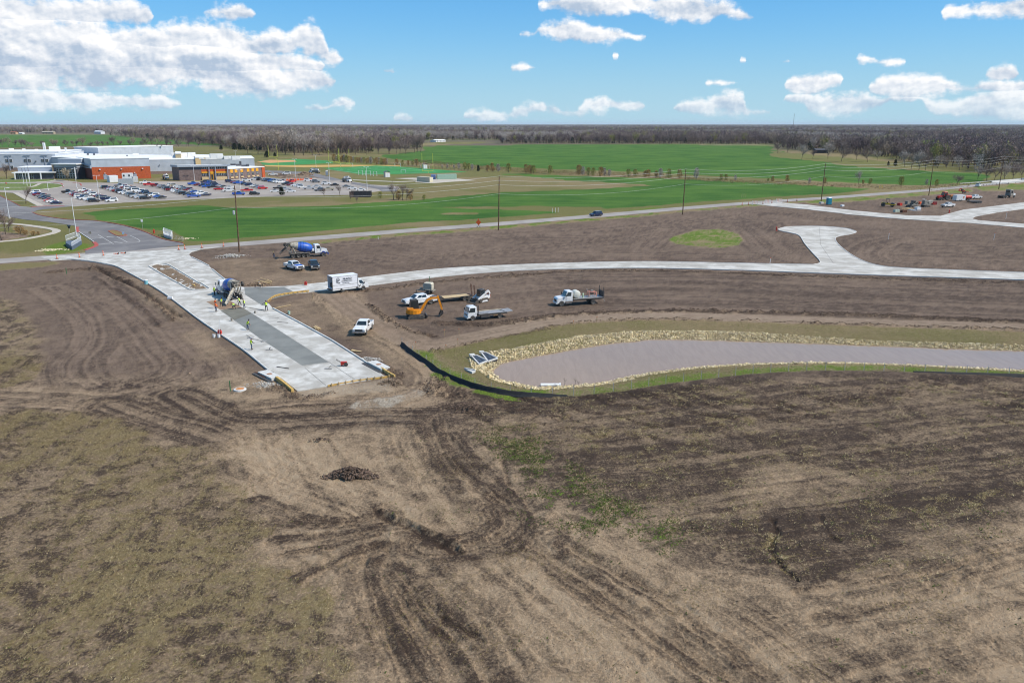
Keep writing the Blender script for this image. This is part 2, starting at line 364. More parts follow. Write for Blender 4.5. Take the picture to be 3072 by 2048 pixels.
RIPRAP=xy([G(*r8(*p), -0.3) for p in [(905, 875), (1000, 848), (1100, 815), (1300, 790), (1600, 730), (1900, 680), (2200, 650), (2352, 640)]]+[G(*rD(*p), -0.3) for p in [(120, 293), (400, 292), (700, 303), (1100, 325), (1500, 345), (2000, 360), (2352, 372), (3600, 420), (3600, 590), (2352, 540), (2100, 522), (1800, 504), (1500, 490), (1200, 482), (900, 484), (600, 495), (300, 522), (0, 565)]]
 + [G(*r8(*p), -0.3) for p in [(2352, 1060), (2100, 1097), (1900, 1128), (1650, 1150), (1500, 1156), (1350, 1135), (1150, 1075), (1050, 1015), (930, 965)]])
FENCE=[(1205, 1035), (1243, 1066), (1284, 1093), (1321, 1120), (1389, 1151), (1457, 1171), (1529, 1183), (1631, 1187), (1746, 1184), (1831, 1176), (1900, 1166), (2000, 1150), (2139, 1134), (2249, 1122), (2398, 1112), (2530, 1110), (2647, 1111.5), (2896, 1121), (3072, 1129), (3300, 1143)]
FENCE_L = smooth_line([G(*p) for p in FENCE], 5)
PATH=smooth_line([G(*D_(*p)) for p in [(745, 655), (800, 700), (860, 735), (930, 772), (985, 793), (1080, 776), (1200, 752), (1320, 734), (1500, 726), (1700, 730), (1900, 737), (2352, 752), (2700, 765)]], 5)
DRIVE_POLY=xy([G(*r6(*p)) for p in [(1005, 585), (1130, 530), (1105, 495), (1040, 450), (925, 375), (908, 320)]]+[G(*r1(*p)) for p in [(780, 1140), (500, 1098), (250, 1075), (100, 1050), (-100, 1010), (-500, 960), (-500, 800), (-100, 770), (0, 828), (210, 935), (330, 948), (440, 938), (650, 925), (760, 935), (400, 975), (335, 1000), (430, 1035), (700, 1075), (1000, 1090), (1300, 1140), (1500, 1200), (1700, 1280), (1915, 1322)]]+[G(551, 735), G(400, 752), G(256, 762)])
LOT_POLY=xy([G(*r1(*p)) for p in [(170, 800), (430, 935), (650, 928), (760, 940), (1300, 898), (1760, 876), (2091, 860)]]+[G(*r2(*p)) for p in [(740, 722), (1200, 702), (1900, 690), (2190, 655), (2352, 640), (2340, 615), (2100, 600), (1950, 575), (1600, 540), (1300, 548), (1150, 530), (850, 550), (560, 570), (420, 572), (70, 572)]]+[G(*r1(*p)) for p in [(1500, 700), (1050, 690), (860, 690), (640, 660), (0, 690), (-500, 690), (-500, 790), (-60, 785)]])
# ------------------------------------------------------------------ terrain sheet
def build_ground():
 ys=np.concatenate([np.arange(2560, 430, -3.4), np.arange(430, 384, -3.0), np.array([380, 377.5, 375.5, 374, 373.2])])
 xs=np.concatenate([np.arange(-2600, -120, 60), np.arange(-120, 3192, 4.6), np.arange(3192, 5700, 60)])
 v = (CY - ys) / FPX; dy = _cp + v * _sp; dz = -_sp + v * _cp; t = -CAMH / dz
 YY=np.repeat((dy*t)[:, None], len(xs), 1); XX=((xs-CX)/FPX)[None, :]*t[:, None]
 # rows behind and under the camera so that the sheet goes on all round
 yb = np.array([-400.0, -150.0, -50.0, 0.0, 22.0]); xb = XX[0] / XX[0].max()
 YY=np.concatenate([np.repeat(yb[:, None], len(xs), 1), YY]); XX=np.concatenate([np.stack([xb*400, xb*250, xb*120, xb*70, xb*60]), XX])
 X, Y = XX.ravel(), YY.ravel()
 near = np.clip(1 - (Y - 90) / 400, 0, 1)
 n1=fbm(X, Y, 0.06, 5, 1); n2=fbm(X, Y, 0.35, 4, 5); n3=fbm(X, Y, 1.3, 4, 9, 0.6); n4=fbm(X, Y, 0.015, 4, 14)
 W = lambda k, s=0.12: (fbm(X, Y, s, 3, k) - 0.5)
 wX, wY = X + 3.0 * W(2, .3) + .9 * W(3, 1.1), Y + 3.0 * W(4, .3) + .9 * W(6, 1.1)
 pat=sst(fbm(wX, wY, .22, 6, 7, .66), .43, .57); cr_=fbm(wX, wY, .9, 5, 8, .72); cr_=.55*cr_+.45*sst(cr_, .40, .60); LN=lambda a, b2, k, g=.74: (lambda q: .3*q+.7*sst(q, .39, .61))(fbm(a, b2, 1.0, 5, k, g)); dg=R(-52); sx, sy=wX*math.cos(dg)+wY*math.sin(dg), -wX*math.sin(dg)+wY*math.cos(dg)
 stk = sst(fbm(sx * .22, sy, .55, 6, 12, .66), .44, .58)
 pd = sd_poly(X, Y, POND, 26.0); rd, rsg, rt = sd_line(X, Y, ROAD_C, 40.0)
 ed=sd_poly(X, Y, ENT_POLY, 10.0); sdn=sd_poly(X, Y, SIDE_POLY, 12.0); esd=sd_poly(X, Y, EAST_POLY, 10.0)
 dd = sd_poly(X, Y, DRIVE_POLY, 8.0); ld = sd_poly(X, Y, LOT_POLY, 8.0)
 conc = np.minimum(np.minimum(ed, sdn), esd)
 pave = np.minimum(np.minimum(conc, rd - ROAD_HW), np.minimum(dd, ld))
 # cover weights
 dark=0.20+.4*pat+.9*(cr_-.5)+.5*(n1-.5); brown=np.zeros_like(X); dry=np.zeros_like(X); green=np.zeros_like(X)
 wheat=np.zeros_like(X); pale=np.zeros_like(X); olive=np.zeros_like(X); wood=np.zeros_like(X)
 z = (n2 - 0.5) * 0.14 + (n3 - 0.5) * 0.12 + (cr_ - .5) * .10 - pat * .03
 def region(f, pts, soft=2.0, rag=3.0, k=50, sc=0.12, z0=0.0):
  poly = [G(*f(x, y), z0) for x, y in pts] if f else pts
  return 1 - sst(sd_poly(X, Y, poly, 12 + rag) + rag * 2 * W(k, sc), -soft, soft)
 def ident(x, y): return (x, y)
 # everything beyond the road is meadow, woodland floor and crops
 beyond = sst(rsg, -1, 6) * sst(Y, 120, 160)
 far=np.maximum(beyond, sst(Y, 330, 380)); far=np.where((rsg<-3) & (rd<39.9), 0, far)
 right_site=region(ident, [(2250, 612), (2480, 604), (2700, 590), (2790, 582), (2950, 572), (3072, 562), (4200, 470), (4500, 900), (2600, 900)], 1.5, 3, 51)
 far = far * (1 - right_site)
 dry=np.maximum(dry, far*0.9); olive=np.maximum(olive, far*(.35+.65*sst(n4+0.4*(n1-.5), 0.40, 0.60)))
 # graded brown site between the road and the pond
 site = (1 - far) * sst(Y, 93, 104)
 brown=np.maximum(brown, site*0.95); dark=dark*(1-.85*site)+.85*site*(.48+.45*(n1-.5)+.25*(cr_-.5))
 # verge grass along the road (south side)
 verge=(1-sst(np.abs(rsg+ROAD_HW+3.6+4*W(20, 0.03)), 2.2, 4.6))*sst(rt, 0, 1)*(X>-62)
 v2 = np.where(X > 60, 0.75, 1.0)
 dry=np.maximum(dry, verge*0.8*v2); green=np.maximum(green, verge*sst(n2, 0.35, 0.7)*v2*0.9); brown *= 1-verge
 ev=np.maximum(region(r5, [(290, 775), (600, 752), (1480, 690), (1850, 658), (1900, 682), (1480, 718), (1100, 750), (700, 780), (400, 792)], 1, 2, 18), region(r5, [(1850, 645), (2352, 610), (2800, 580), (2800, 640), (2352, 668), (2000, 682)], 1, 2, 19)); dry=np.maximum(dry, ev*.8); green=np.maximum(green, ev*(.25+.8*(n2-.2))); brown *= 1-ev
 vn_=(1-sst(np.abs(rsg-ROAD_HW-3.0), 2, 6)); dry=np.maximum(dry, vn_*0.95); green=np.maximum(green, vn_*sst(n2+n1-.5, 0.4, 0.75)*0.55)
 # west verge below the road
 wv=region(r6, [(-900, 760), (0, 755), (330, 735), (640, 722), (680, 745), (500, 780), (300, 800), (0, 830), (-900, 900)], 0.8, 1.2, 21)
 dry = np.maximum(dry, wv * 0.9); olive = np.maximum(olive, wv * 0.5); brown *= 1 - wv
 # park-like corner left of the school drive
 park=region(r1, [(-900, 1000), (0, 1030), (400, 1070), (790, 1130), (960, 1290), (990, 1340), (900, 1400), (0, 1475), (-900, 1540)], 1, 1, 22)
 dry=np.maximum(dry, park*0.9); olive=np.maximum(olive, park*sst(n1+.4*(n2-.5), 0.42, 0.6))
 g_e=region(r1, [(440, 1350), (700, 1300), (960, 1340), (900, 1390), (600, 1440), (440, 1430)], 1.5, 2, 23)
 green = np.maximum(green, g_e * 0.7)
 # crops: lush green wheat
 wheat_near=[r1(870, 1010), r1(1200, 965), r1(1700, 945), r1(2091, 925), r2(900, 800), r2(1700, 790), r2(2352, 745), r3(700, 742), r3(1100, 700), r3(1500, 668), r3(2000, 648), r3(2352, 636), (1800, 566), (1990, 556),
  (1700, 541), (1560, 527), (1480, 522), (1600, 524), (1800, 531), (2050, 538), (2400, 549), (2579, 561), (2640, 566), (2470, 582), (2300, 592), (2100, 606), (1700, 636), (1560, 648), (1300, 664), (1000, 690), (800, 706), (640, 722), r1(2050, 1290), r1(1850, 1190), r1(1600, 1180), r1(1300, 1120), r1(1000, 1050)]
 wn = region(ident, wheat_near, 2.2, 3.5, 25, 0.05)
 bald=region(ident, [r3(850, 795), r3(1300, 790), r3(1800, 785), r3(2300, 800), r3(2352, 840), r3(1900, 850), r3(1500, 815), r3(1100, 808)], 2.5, 9, 26, 0.06)
 bald2=region(ident, [r3(650, 850), r3(1250, 845), r3(1250, 865), r3(700, 870)], 2, 7, 27, 0.06)
 wheat = np.maximum(wheat, wn * (1 - 0.85 * np.maximum(bald, bald2)))
 wf=region(ident, [(1129, 467), (1200, 462), (1262, 455), (1275, 441), (1330, 436), (1700, 434), (2060, 434.5), (2310, 437), (2330, 452), (2500, 492), (2640, 505), (2780, 513), (2960, 520), (2920, 545), (2780, 556), (2500, 545), (2200, 530), (1900, 515), (1600, 505), (1350, 495), (1240, 484), (1150, 473)], 4, 10, 28, 0.02)
 wheat = np.maximum(wheat, wf)
 wl=region(r1, [(-900, 185), (0, 186), (700, 186), (1100, 192), (1300, 205), (1700, 240), (2350, 290), (2350, 305), (1800, 290), (1000, 305), (0, 325), (-900, 345)], 5, 12, 29, 0.02)
 wheat = np.maximum(wheat, wl)
 o_r=region(ident, [(2310, 452), (2400, 462), (2560, 478), (2700, 490), (2600, 500), (2450, 485), (2330, 470)], 6, 14, 30, 0.02)
 wheat *= 1 - o_r; olive = np.maximum(olive, o_r); green = np.maximum(green, o_r * 0.3)
 fallow=region(ident, [r3(520, 560), r3(1200, 590), r3(1500, 560), r3(1900, 600), r3(2352, 610), r3(2000, 640), r3(1500, 665), r3(1000, 700), r3(680, 735), r3(600, 640)], 2, 6, 31, 0.05)
 dry=np.maximum(dry, fallow*.9); brown=np.maximum(brown, fallow*sst(n1, .35, .6)*.5); wheat *= 1-fallow; olive=np.maximum(olive, fallow*.5)
 creek=region(ident, [(1380, 493), (1600, 511), (1900, 522), (2200, 540), (2500, 552), (2760, 560), (2920, 548), (2940, 553), (2800, 570), (2600, 566), (2300, 549), (1900, 531), (1600, 519), (1380, 503)], 3, 8, 32, 0.03)
 wheat *= 1-creek; brown=np.maximum(brown, creek*.6); dry=np.maximum(dry, creek*.6)
 tanf=region(r2, [(-300, 305), (330, 268), (700, 262), (1200, 268), (1100, 300), (700, 300), (330, 310), (-300, 330)], 4, 8, 33, .02)
 tanf=np.maximum(tanf, region(r3, [(560, 240), (800, 228), (1050, 222), (1450, 228), (1100, 246), (780, 262), (600, 262)], 5, 8, 34, .02)); pale=np.maximum(pale, tanf*.55); wheat *= 1-tanf
 turf=region(r2, [(1100, 395), (1440, 372), (1700, 392), (1950, 410), (2352, 425), (2352, 530), (1900, 500), (1650, 450), (1300, 435)], 2, 3, 35)*.85
 olive = np.maximum(olive, turf * .6); green = np.maximum(green, turf * .55)
 mid_o=region(r2, [(370, 290), (700, 298), (1100, 312), (1500, 345), (1100, 375), (650, 340), (400, 320)], 3, 6, 36, .03); olive=np.maximum(olive, mid_o); green=np.maximum(green, mid_o*.25)
 dirt_far=region(r2, [(1160, 470), (1500, 490), (1820, 570), (1450, 560), (1200, 530)], 2, 3, 37); brown=np.maximum(brown, dirt_far*.7); dry *= 1-.8*dirt_far
 # woodland floor
 wood = sst(Y, 820, 1250) * (1 - np.maximum(np.maximum(wheat, tanf), 0));
 # ---------------- construction site details
 oval=region(D_, [(1533, 551), (1560, 538), (1600, 528), (1650, 526), (1690, 535), (1707, 552), (1700, 563), (1660, 569), (1600, 567), (1550, 560)], .7, 1.2, 40)
 dry=np.maximum(dry, oval*.55); green=np.maximum(green, oval*(.5+.9*(n2-.4)+.5*(cr_-.5))); brown *= 1-oval
 # streaks left by the grader, parallel to the side road
 sD, sS, sT = sd_line(X, Y, smooth_line([G(*p) for p in SIDE_S], 3), 60.0)
 lane = LN((sS + .3 * W(59, .3)) * .9, sT * .013, 60)
 st = np.zeros_like(X)
 st += site * (lane - 0.5) * 1.1 * sst(X, -30, 10)
 loops=[([(2700, 715), (2640, 730), (2600, 760), (2640, 785), (2760, 795), (3072, 806)], 9), ([(1990, 700), (2100, 668), (2230, 668), (2330, 672), (2290, 720), (2330, 760), (2440, 785)], 10), ([(1950, 740), (2000, 700), (2080, 676), (2190, 672), (2250, 700), (2300, 745), (2400, 780)], 8),
  ([(700, 745), (900, 742), (1200, 722), (1500, 705), (1800, 690), (2100, 660), (2300, 640), (2500, 660)], 9), ([(1100, 780), (1400, 760), (1700, 735), (1900, 710), (2000, 690)], 9)]
 for k, (pl, hw) in enumerate(loops):
  D0, S0, T0 = sd_line(X, Y, smooth_line([G(*p) for p in pl], 6), 14.0)
  w=(1-sst(D0, hw*.5, hw))*site; ln=LN((S0+.3*W(75+k, .3))*1.2, T0*.02, 70+k)
  st = st * (1 - w) + w * (ln - .5) * 1.25
 # graded lot west of the entrance
 westlot=region(D_, [(-260, 640), (0, 640), (120, 618), (210, 622), (330, 690), (420, 745), (470, 830), (500, 880), (482, 908), (330, 930), (150, 932), (40, 925), (90, 850), (100, 790), (80, 725), (0, 684), (-260, 690)], 1.0, 1.6, 41)
 brown = np.maximum(brown, westlot * .55); dark -= westlot * .05
 for k, (pl, hw) in enumerate([([(500, 880), (485, 840), (440, 800), (370, 720), (260, 640)], 6), ([(500, 890), (470, 905), (380, 905), (260, 895), (200, 870), (190, 830), (230, 780), (210, 720), (120, 660)], 7), ([(0, 905), (120, 918), (260, 925), (400, 925), (490, 905)], 6), ([(330, 880), (390, 860), (400, 830), (360, 790), (320, 740), (230, 670)], 6)]):
  D0, S0, T0 = sd_line(X, Y, smooth_line([G(*D_(*p)) for p in pl], 6), 12.0)
  w=(1-sst(D0, hw*.4, hw))*sst(Y, 60, 70); ln=LN((S0+.3*W(85+k, .4))*1.7, T0*.03, 80+k)
  st = st * (1 - w) + w * ((ln - .5) * 1.25 + .3 * (cr_ - .5))
 # haul road that swings round the end of the new pavement
 hauls=[([(-300, 905), (0, 918), (150, 924), (300, 938), (420, 950), (560, 952), (700, 938), (880, 930), (985, 905), (1012, 870), (990, 840), (925, 800), (860, 765), (800, 715), (770, 680)], 6.0, .30), ([(420, 905), (480, 935), (560, 965), (700, 960), (860, 950), (1000, 950), (1060, 935)], 5, .75), ([(250, 930), (360, 965), (480, 1000), (560, 1040), (590, 1090)], 4.5, .6)]
 for k, (pl, hw, dk) in enumerate(hauls):
  D0, S0, T0 = sd_line(X, Y, smooth_line([G(*D_(*p)) for p in pl], 6), 12.0)
  w=(1-sst(D0+3*W(90+k, .1), hw*.4, hw)); S1=S0+.5*W(100+k, .2)+.2*W(105+k, .9); ln=LN(S1*1.7, T0*.04, 95+k)
  dark=dark*(1-w)+w*(dk+(ln-.5)*.8+.5*(cr_-.5)); brown=np.maximum(brown*(1-w), w*.25); st *= 1-w; z += w*(ln-.5)*.10
 # ---------------- grass on the left, dead and thin
 gl=region(D_, [(-900, 950), (0, 948), (150, 955), (330, 985), (450, 1040), (560, 1110), (600, 1150), (622, 1230), (662, 1290), (700, 1345), (745, 1420), (770, 1568), (800, 2100), (-900, 2100)], 1.6, 3.5, 42, .2)
 gl2=region(D_, [(-900, 680), (0, 682), (52, 700), (82, 732), (102, 792), (92, 850), (55, 885), (0, 895), (-900, 900)], 1.0, 2.0, 43, .2)
 bare=region(D_, [(-100, 1175), (60, 1165), (128, 1195), (130, 1290), (60, 1310), (-100, 1320)], 2, 3, 44)
 gw_=fbm(wX*.6, wY, 1.1, 4, 37, .7); gln=LN((X+.12*Y+1.0*W(38, .1))*.55, Y*.03, 36); gdens=np.maximum(gl, gl2)*(.37+.7*(n1-.5)+.95*(gw_-.5)+.34*(gln-.5))*(1-.5*bare)
 dry=np.maximum(dry, np.clip(gdens+.05*np.maximum(gl, gl2), 0, 1)); gm_=np.maximum(gl, gl2); dark=dark*(1-gm_)+gm_*(.68+.9*(cr_-.5)+.4*(n1-.5)); brown *= 1-np.maximum(gl, gl2)
 olive=np.maximum(olive, np.maximum(gl*.10, gl2*.35)*sst(n1, .3, .6)); green=np.maximum(green, gl*.2*sst(n3, .62, .76))
 # ---------------- slope below the silt fence: dark earth with dead tufts and rills
 slope=region(D_, [(1060, 960), (1110, 915), (1160, 905), (1400, 893), (1560, 880), (1700, 862), (1900, 850), (2352, 866), (2900, 880), (2900, 1040), (2352, 1110), (2300, 1170), (2200, 1230), (2060, 1290), (1930, 1335), (1800, 1310), (1700, 1285), (1560, 1255), (1480, 1235), (1380, 1150), (1250, 1080), (1150, 1020)], 2.0, 5, 45, .08)
 ang=R(28); xr, yr=X*math.cos(ang)+Y*math.sin(ang), -X*math.sin(ang)+Y*math.cos(ang)
 wx = xr + 6 * W(46, .09); wy = yr + 6 * W(47, .09)
 ra_=R(-38); qx, qy=wX*math.cos(ra_)+wY*math.sin(ra_), -wX*math.sin(ra_)+wY*math.cos(ra_); rill=1-np.abs(2*fbm(qx*.18+2*W(46, .2), qy+3*W(47, .25), .36, 3, 48)-1)*5.5; rill=np.clip(rill, 0, 1)**1.3*slope*sst(Y, 62, 92)*sst(n1, .25, .42)
 tuftn=fbm(wx*.3, wy, 1.1, 5, 49, .7); fa_=R(14); furr=LN(((X*math.cos(fa_)+Y*math.sin(fa_))*.05+W(69, .2))*.9, (-X*math.sin(fa_)+Y*math.cos(fa_)+1.6*W(70, .15))*.9, 71)
 dark=dark*(1-slope)+slope*(.76+.3*(n1-.5)+.38*(cr_-.5)+.5*(furr-.5)); brown *= 1-slope*.7
 dry=np.maximum(dry, slope*sst(tuftn+.5*(n3-.5)+.4*(n1-.5), .52, .74)*.5); z += slope*(furr-.5)*.10; z -= rill*.28; dark += rill*.4; dry *= 1-rill
 # a pale wash and a dark lip across the slope
 wash=region(D_, [(1560, 1150), (1700, 1110), (1830, 1078), (1900, 1082), (1760, 1120), (1640, 1160), (1500, 1190)], 2, 4, 51, .12); dark -= wash*.55; dry *= 1-wash
 lip=region(D_, [(1740, 1200), (1900, 1165), (2060, 1130), (2210, 1110), (2330, 1120), (2230, 1170), (2090, 1200), (2040, 1280), (1960, 1320), (1830, 1310), (1760, 1290), (1660, 1240)], 2, 4.5, 52, .12); dark += lip*.2;
 # ---------------- bare tan ground in the middle with wheel ruts
 tan=region(D_, [(560, 1010), (700, 985), (900, 985), (1000, 1010), (1120, 1050), (1250, 1140), (1420, 1240), (1600, 1290), (1900, 1350), (2352, 1230), (2700, 1200), (2700, 2100), (800, 2100), (740, 1420), (690, 1330), (640, 1270), (600, 1160)], 3, 5, 53, .1)
 brown *= 1 - tan
 tan2=region(D_, [(560, 1020), (640, 1000), (800, 1005), (900, 1050), (1010, 1080), (1100, 1180), (1020, 1230), (900, 1180), (700, 1170), (600, 1110)], 2, 5, 54, .12); tan2=tan2
 tan3=region(D_, [(1700, 1568), (1800, 1480), (2000, 1430), (2200, 1350), (2352, 1310), (2700, 1300), (2700, 2100), (1700, 2100)], 3, 6, 55, .1); tan3=tan3
 mot=fbm(sx*.4, sy, .5, 5, 56, .68); dark=dark*(1-tan)+tan*(.06+.26*stk+.5*(cr_-.5)+.45*(n1-.5)); e0, e1=G(*D_(1850, 1350)), G(*D_(2352, 1245)); ea=math.atan2(e1.y-e0.y, e1.x-e0.x); eS=-X*math.sin(ea)+Y*math.cos(ea); eT=X*math.cos(ea)+Y*math.sin(ea); tr=LN((eS+.9*W(73, .25))*.8, eT*.06, 74); rt_=tan*sst(X-0.15*Y, 0, 10); dark += rt_*(.10+.55*(tr-.5)); z += rt_*(tr-.5)*.10; dark += tan3*(.9*(mot-.5)-.02); z += tan3*(mot-.5)*.4-tan*stk*.05
 for k, (pl, hw) in enumerate([([(985, 935), (1000, 1000), (1050, 1080), (1130, 1180), (1230, 1285), (1400, 1420), (1620, 1600)], 10), ([(640, 960), (690, 1050), (760, 1150), (850, 1250), (920, 1370), (1010, 1500), (1080, 1640)], 8), ([(560, 1060), (640, 1090), (740, 1130), (830, 1160), (900, 1185)], 7), ([(1300, 1250), (1450, 1330), (1650, 1450), (1850, 1600)], 8)]):
  D0, S0, T0=sd_line(X, Y, smooth_line([G(*D_(*p)) for p in pl], 6), 14.0); w=(1-sst(D0+3*W(300+k, .12), hw*.35, hw))*tan
  ln=LN((S0+.5*W(310+k, .2)+.15*W(315+k, 1.))*1.3, T0*.05, 320+k); dark += w*((ln-.5)*.62-.04); z += w*(ln-.5)*.08
 ruts=[([(1020, 1568), (962, 1470), (908, 1372), (882, 1312), (868, 1262)], 2.0, .68, .10), ([(1150, 1600), (1060, 1470), (985, 1385), (930, 1325), (880, 1285)], 2.6, .62, .05), ([(950, 1600), (900, 1480), (862, 1380), (848, 1310), (860, 1262)], 1.6, .55, .05),
  ([(1800, 1640), (1590, 1500), (1440, 1390), (1330, 1320), (1240, 1258), (1195, 1215)], 1.1, .6, .10), ([(1740, 1640), (1540, 1500), (1400, 1400), (1290, 1330), (1200, 1265)], .9, .45, .08), ([(1900, 1640), (1700, 1500), (1560, 1400), (1400, 1310), (1300, 1250)], .8, .5, .08),
  ([(1050, 1258), (1110, 1258), (1170, 1245), (1195, 1215), (1185, 1180), (1150, 1130), (1080, 1060), (1030, 1000)], 2.2, .75, .07), ([(1000, 1250), (1090, 1236), (1150, 1200), (1140, 1170)], 3.0, .7, .03),
  ([(590, 1150), (690, 1185), (790, 1196), (885, 1176)], 1.6, .75, .06), ([(620, 1200), (740, 1205), (880, 1192)], 1.0, .7, .06), ([(640, 1240), (760, 1228), (870, 1208)], .9, .65, .05), ([(650, 1275), (770, 1250), (870, 1225)], .9, .65, .05), ([(700, 1330), (790, 1285), (870, 1255)], 1.4, .6, .04),
  ([(1000, 960), (1005, 1000), (1040, 1060), (1100, 1110), (1160, 1150)], 1.4, .7, .07), ([(960, 950), (980, 1010), (1010, 1070), (1060, 1130)], .8, .6, .06), ([(1850, 1350), (2000, 1330), (2200, 1290), (2352, 1245)], .5, .35, .05), ([(1840, 1362), (2000, 1342), (2200, 1302), (2352, 1257)], .5, .4, .05), ([(1880, 1420), (2050, 1390), (2200, 1340), (2352, 1290)], .6, .5, .05)]
 for k, (pl, hw, dk, dep) in enumerate(ruts):
  D0, S0, T0=sd_line(X, Y, smooth_line([G(*D_(*p)) for p in pl], 6), 10.0); D0=D0+1.2*W(120+k, .3)*hw**.5+.8*W(160+k, 1.4); S1=S0+.22*W(180+k, .5)
  w=(1-sst(D0, hw*.4, hw*1.2))*(.72+.28*pat); ln=LN(S1*2.0, T0*.05, 140+k)
  dark=dark*(1-w*.92)+w*.92*(dk+.05+(ln-.5)*.75+.4*(cr_-.5)); dry *= 1-w*.9; z += w*((ln-.5)*.15-dep); z += (1-sst(np.abs(D0-hw*1.3), 0, .35))*.05*(n3>.45)
 # berm thrown up by a blade
 D0, S0, T0=sd_line(X, Y, [G(*D_(*p)) for p in [(878, 1172), (960, 1212), (1052, 1258)]], 6.0)
 S0=S0+.5*W(39, .7); w=np.exp(-((S0-.2)/.22)**2)*sst(n2, .2, .4); z += w*.36*(.6+n3); w2=np.exp(-((S0+.5)/.35)**2); z -= w2*.15; dark += w2*.55
 # gullies on the slope
 for pl, dp in [([(1775, 1195), (1782, 1225), (1770, 1255), (1790, 1290), (1830, 1330)], .3), ([(1885, 1185), (1900, 1215), (1920, 1240)], .2), ([(1100, 1010), (1150, 1050), (1170, 1110)], .2), ([(1020, 1420), (1080, 1450), (1110, 1470)], .22), ([(1000, 1440), (1040, 1465)], .2)]:
  D0, S0, T0=sd_line(X, Y, smooth_line([G(*D_(*p)) for p in pl], 5), 6.0); D0=D0+.7*W(200, .8)
  w = 1 - sst(D0, .05, .3); z -= w * dp * .7; dark += w * .25
 # green weeds
 weeds=region(D_, [(1150, 985), (1230, 995), (1290, 1045), (1370, 1105), (1440, 1150), (1500, 1190), (1560, 1250), (1440, 1230), (1330, 1215), (1270, 1175), (1220, 1110), (1160, 1060)], 2.5, 3, 57, .2)
 green=np.maximum(green, weeds*sst(n3*.6+cr_*.5, .56, .74)*.5); dark=dark*(1-weeds*.6)+weeds*.6*(.72+(n1-.5)+1.2*(cr_-.5)); olive=np.maximum(olive, weeds*.2)
 # pale crushed stone where lorries turn
 cr=region(D_, [(765, 938), (800, 925), (880, 908), (950, 893), (985, 880), (975, 900), (930, 918), (850, 935), (780, 946)], .8, 2.5, 58, .25); cr2=region(D_, [(680, 895), (885, 868), (905, 870), (890, 895), (760, 915), (690, 912)], 1, 2, 59, .2)
 cr3=region(D_, [(600, 1000), (760, 975), (960, 950), (900, 985), (700, 1010)], 2, 4, 60, .2)
 pale=np.maximum(pale, np.maximum(cr*(.34+.34*sst(cr_, .4, .6)), np.maximum(cr2*.4, cr3*.25*sst(n3, .4, .7)))); dark -= cr2*.3+.35*region(D_, [(760, 945), (880, 930), (985, 900), (1008, 870), (985, 842), (930, 802), (960, 800), (1015, 840), (1042, 880), (1020, 920), (900, 950)], 1, 2, 35, .2)
 # ground beside the new pavement: mixed tan
 for f, pts in [(D_, [(620, 700), (700, 690), (800, 730), (900, 790), (960, 830), (930, 880), (880, 840), (760, 770)]), (D_, [(220, 615), (350, 650), (480, 760), (620, 890), (520, 920), (490, 860), (420, 750), (300, 660)]), (D_, [(470, 600), (640, 590), (760, 630), (750, 660), (560, 655), (500, 630)])]:
  q=region(f, pts, 1.5, 3, 61, .15); brown *= 1-.6*q; dark=dark*(1-.5*q)+q*.5*(.35+1.3*(n2-.5)+.8*(n1-.5))
 # dirt path round the pond and its churned margins
 D0, S0, T0=sd_line(X, Y, PATH, 14.0); w=1-sst(D0+.7*W(62, .2), 2.6, 3.2); brown=brown*(1-w)+w*.7; S1=fbm(S0*1.5, T0*.03, 1.0, 4, 72, .7); dark=dark*(1-w)+w*(.02+1.4*(S1-.5)+.5*(cr_-.5)); st *= 1-w; pale=np.maximum(pale, w*.22*sst(X, -25, 0)); z=z*(1-w*.7)
 churns=[([(1010, 742), (1120, 745), (1240, 730), (1330, 720), (1500, 714), (1700, 716), (2000, 724), (2352, 739), (2700, 752)], 1.5), ([(790, 672), (900, 662), (1000, 648), (1200, 632), (1310, 623), (1500, 622), (1700, 628), (2000, 640), (2352, 650), (2700, 662)], .9), ([(1000, 806), (1090, 786), (1200, 766), (1330, 741), (1500, 733), (1700, 736), (1900, 743), (2352, 757), (2700, 770)], .7),
  ([(850, 700), (880, 728), (940, 760), (1000, 772)], .6), ([(1810, 475), (1960, 488), (2100, 500), (2250, 512), (2352, 520)], .8), ([(215, 610), (280, 640), (340, 680), (395, 735)], .5), ([(1010, 870), (1000, 900), (1060, 910)], 1.6), ([(640, 890), (690, 915), (760, 905)], 1.0), ([(860, 830), (910, 860), (900, 885)], 1.0), ([(120, 625), (200, 618), (260, 625)], 2.0)]
 cl = np.zeros_like(X); clod = fbm(X, Y, 1.1, 3, 63, .7)
 for k, (pl, hw) in enumerate(churns):
  D0, S0, T0=sd_line(X, Y, smooth_line([G(*D_(*p)) for p in pl], 5), 8.0); w=1-sst(D0+1.4*W(210+k, .35), hw*.4, hw*1.2); cl=np.maximum(cl, w)
 z += cl*(.05+(clod-.42)*1.0); dark += cl*(.35+.5*(.5-clod)); brown *= 1-.6*cl
 # long trench beside the entrance
 D0, S0, T0=sd_line(X, Y, smooth_line([G(*r6(*p)) for p in [(1090, 765), (1200, 835), (1350, 915), (1600, 1025), (1800, 1150), (1950, 1250), (2100, 1365)]], 5), 6.0); w=1-sst(D0+.5*W(64, .5), .25, .75); z -= w*.55; dark += w*.45
 z += (1 - sst(np.abs(S0 + 1.1), .3, 1.0)) * .22 * (.4 + clod)
 D0, S0, T0=sd_line(X, Y, smooth_line([G(*r6(*p)) for p in [(1100, 900), (1250, 1000), (1450, 1110), (1600, 1230), (1750, 1370), (1850, 1480)]], 5), 6.0); w=1-sst(D0+1.2*W(65, .4), .3, 1.1); z += w*(clod-.4)*.7; dark += w*.35
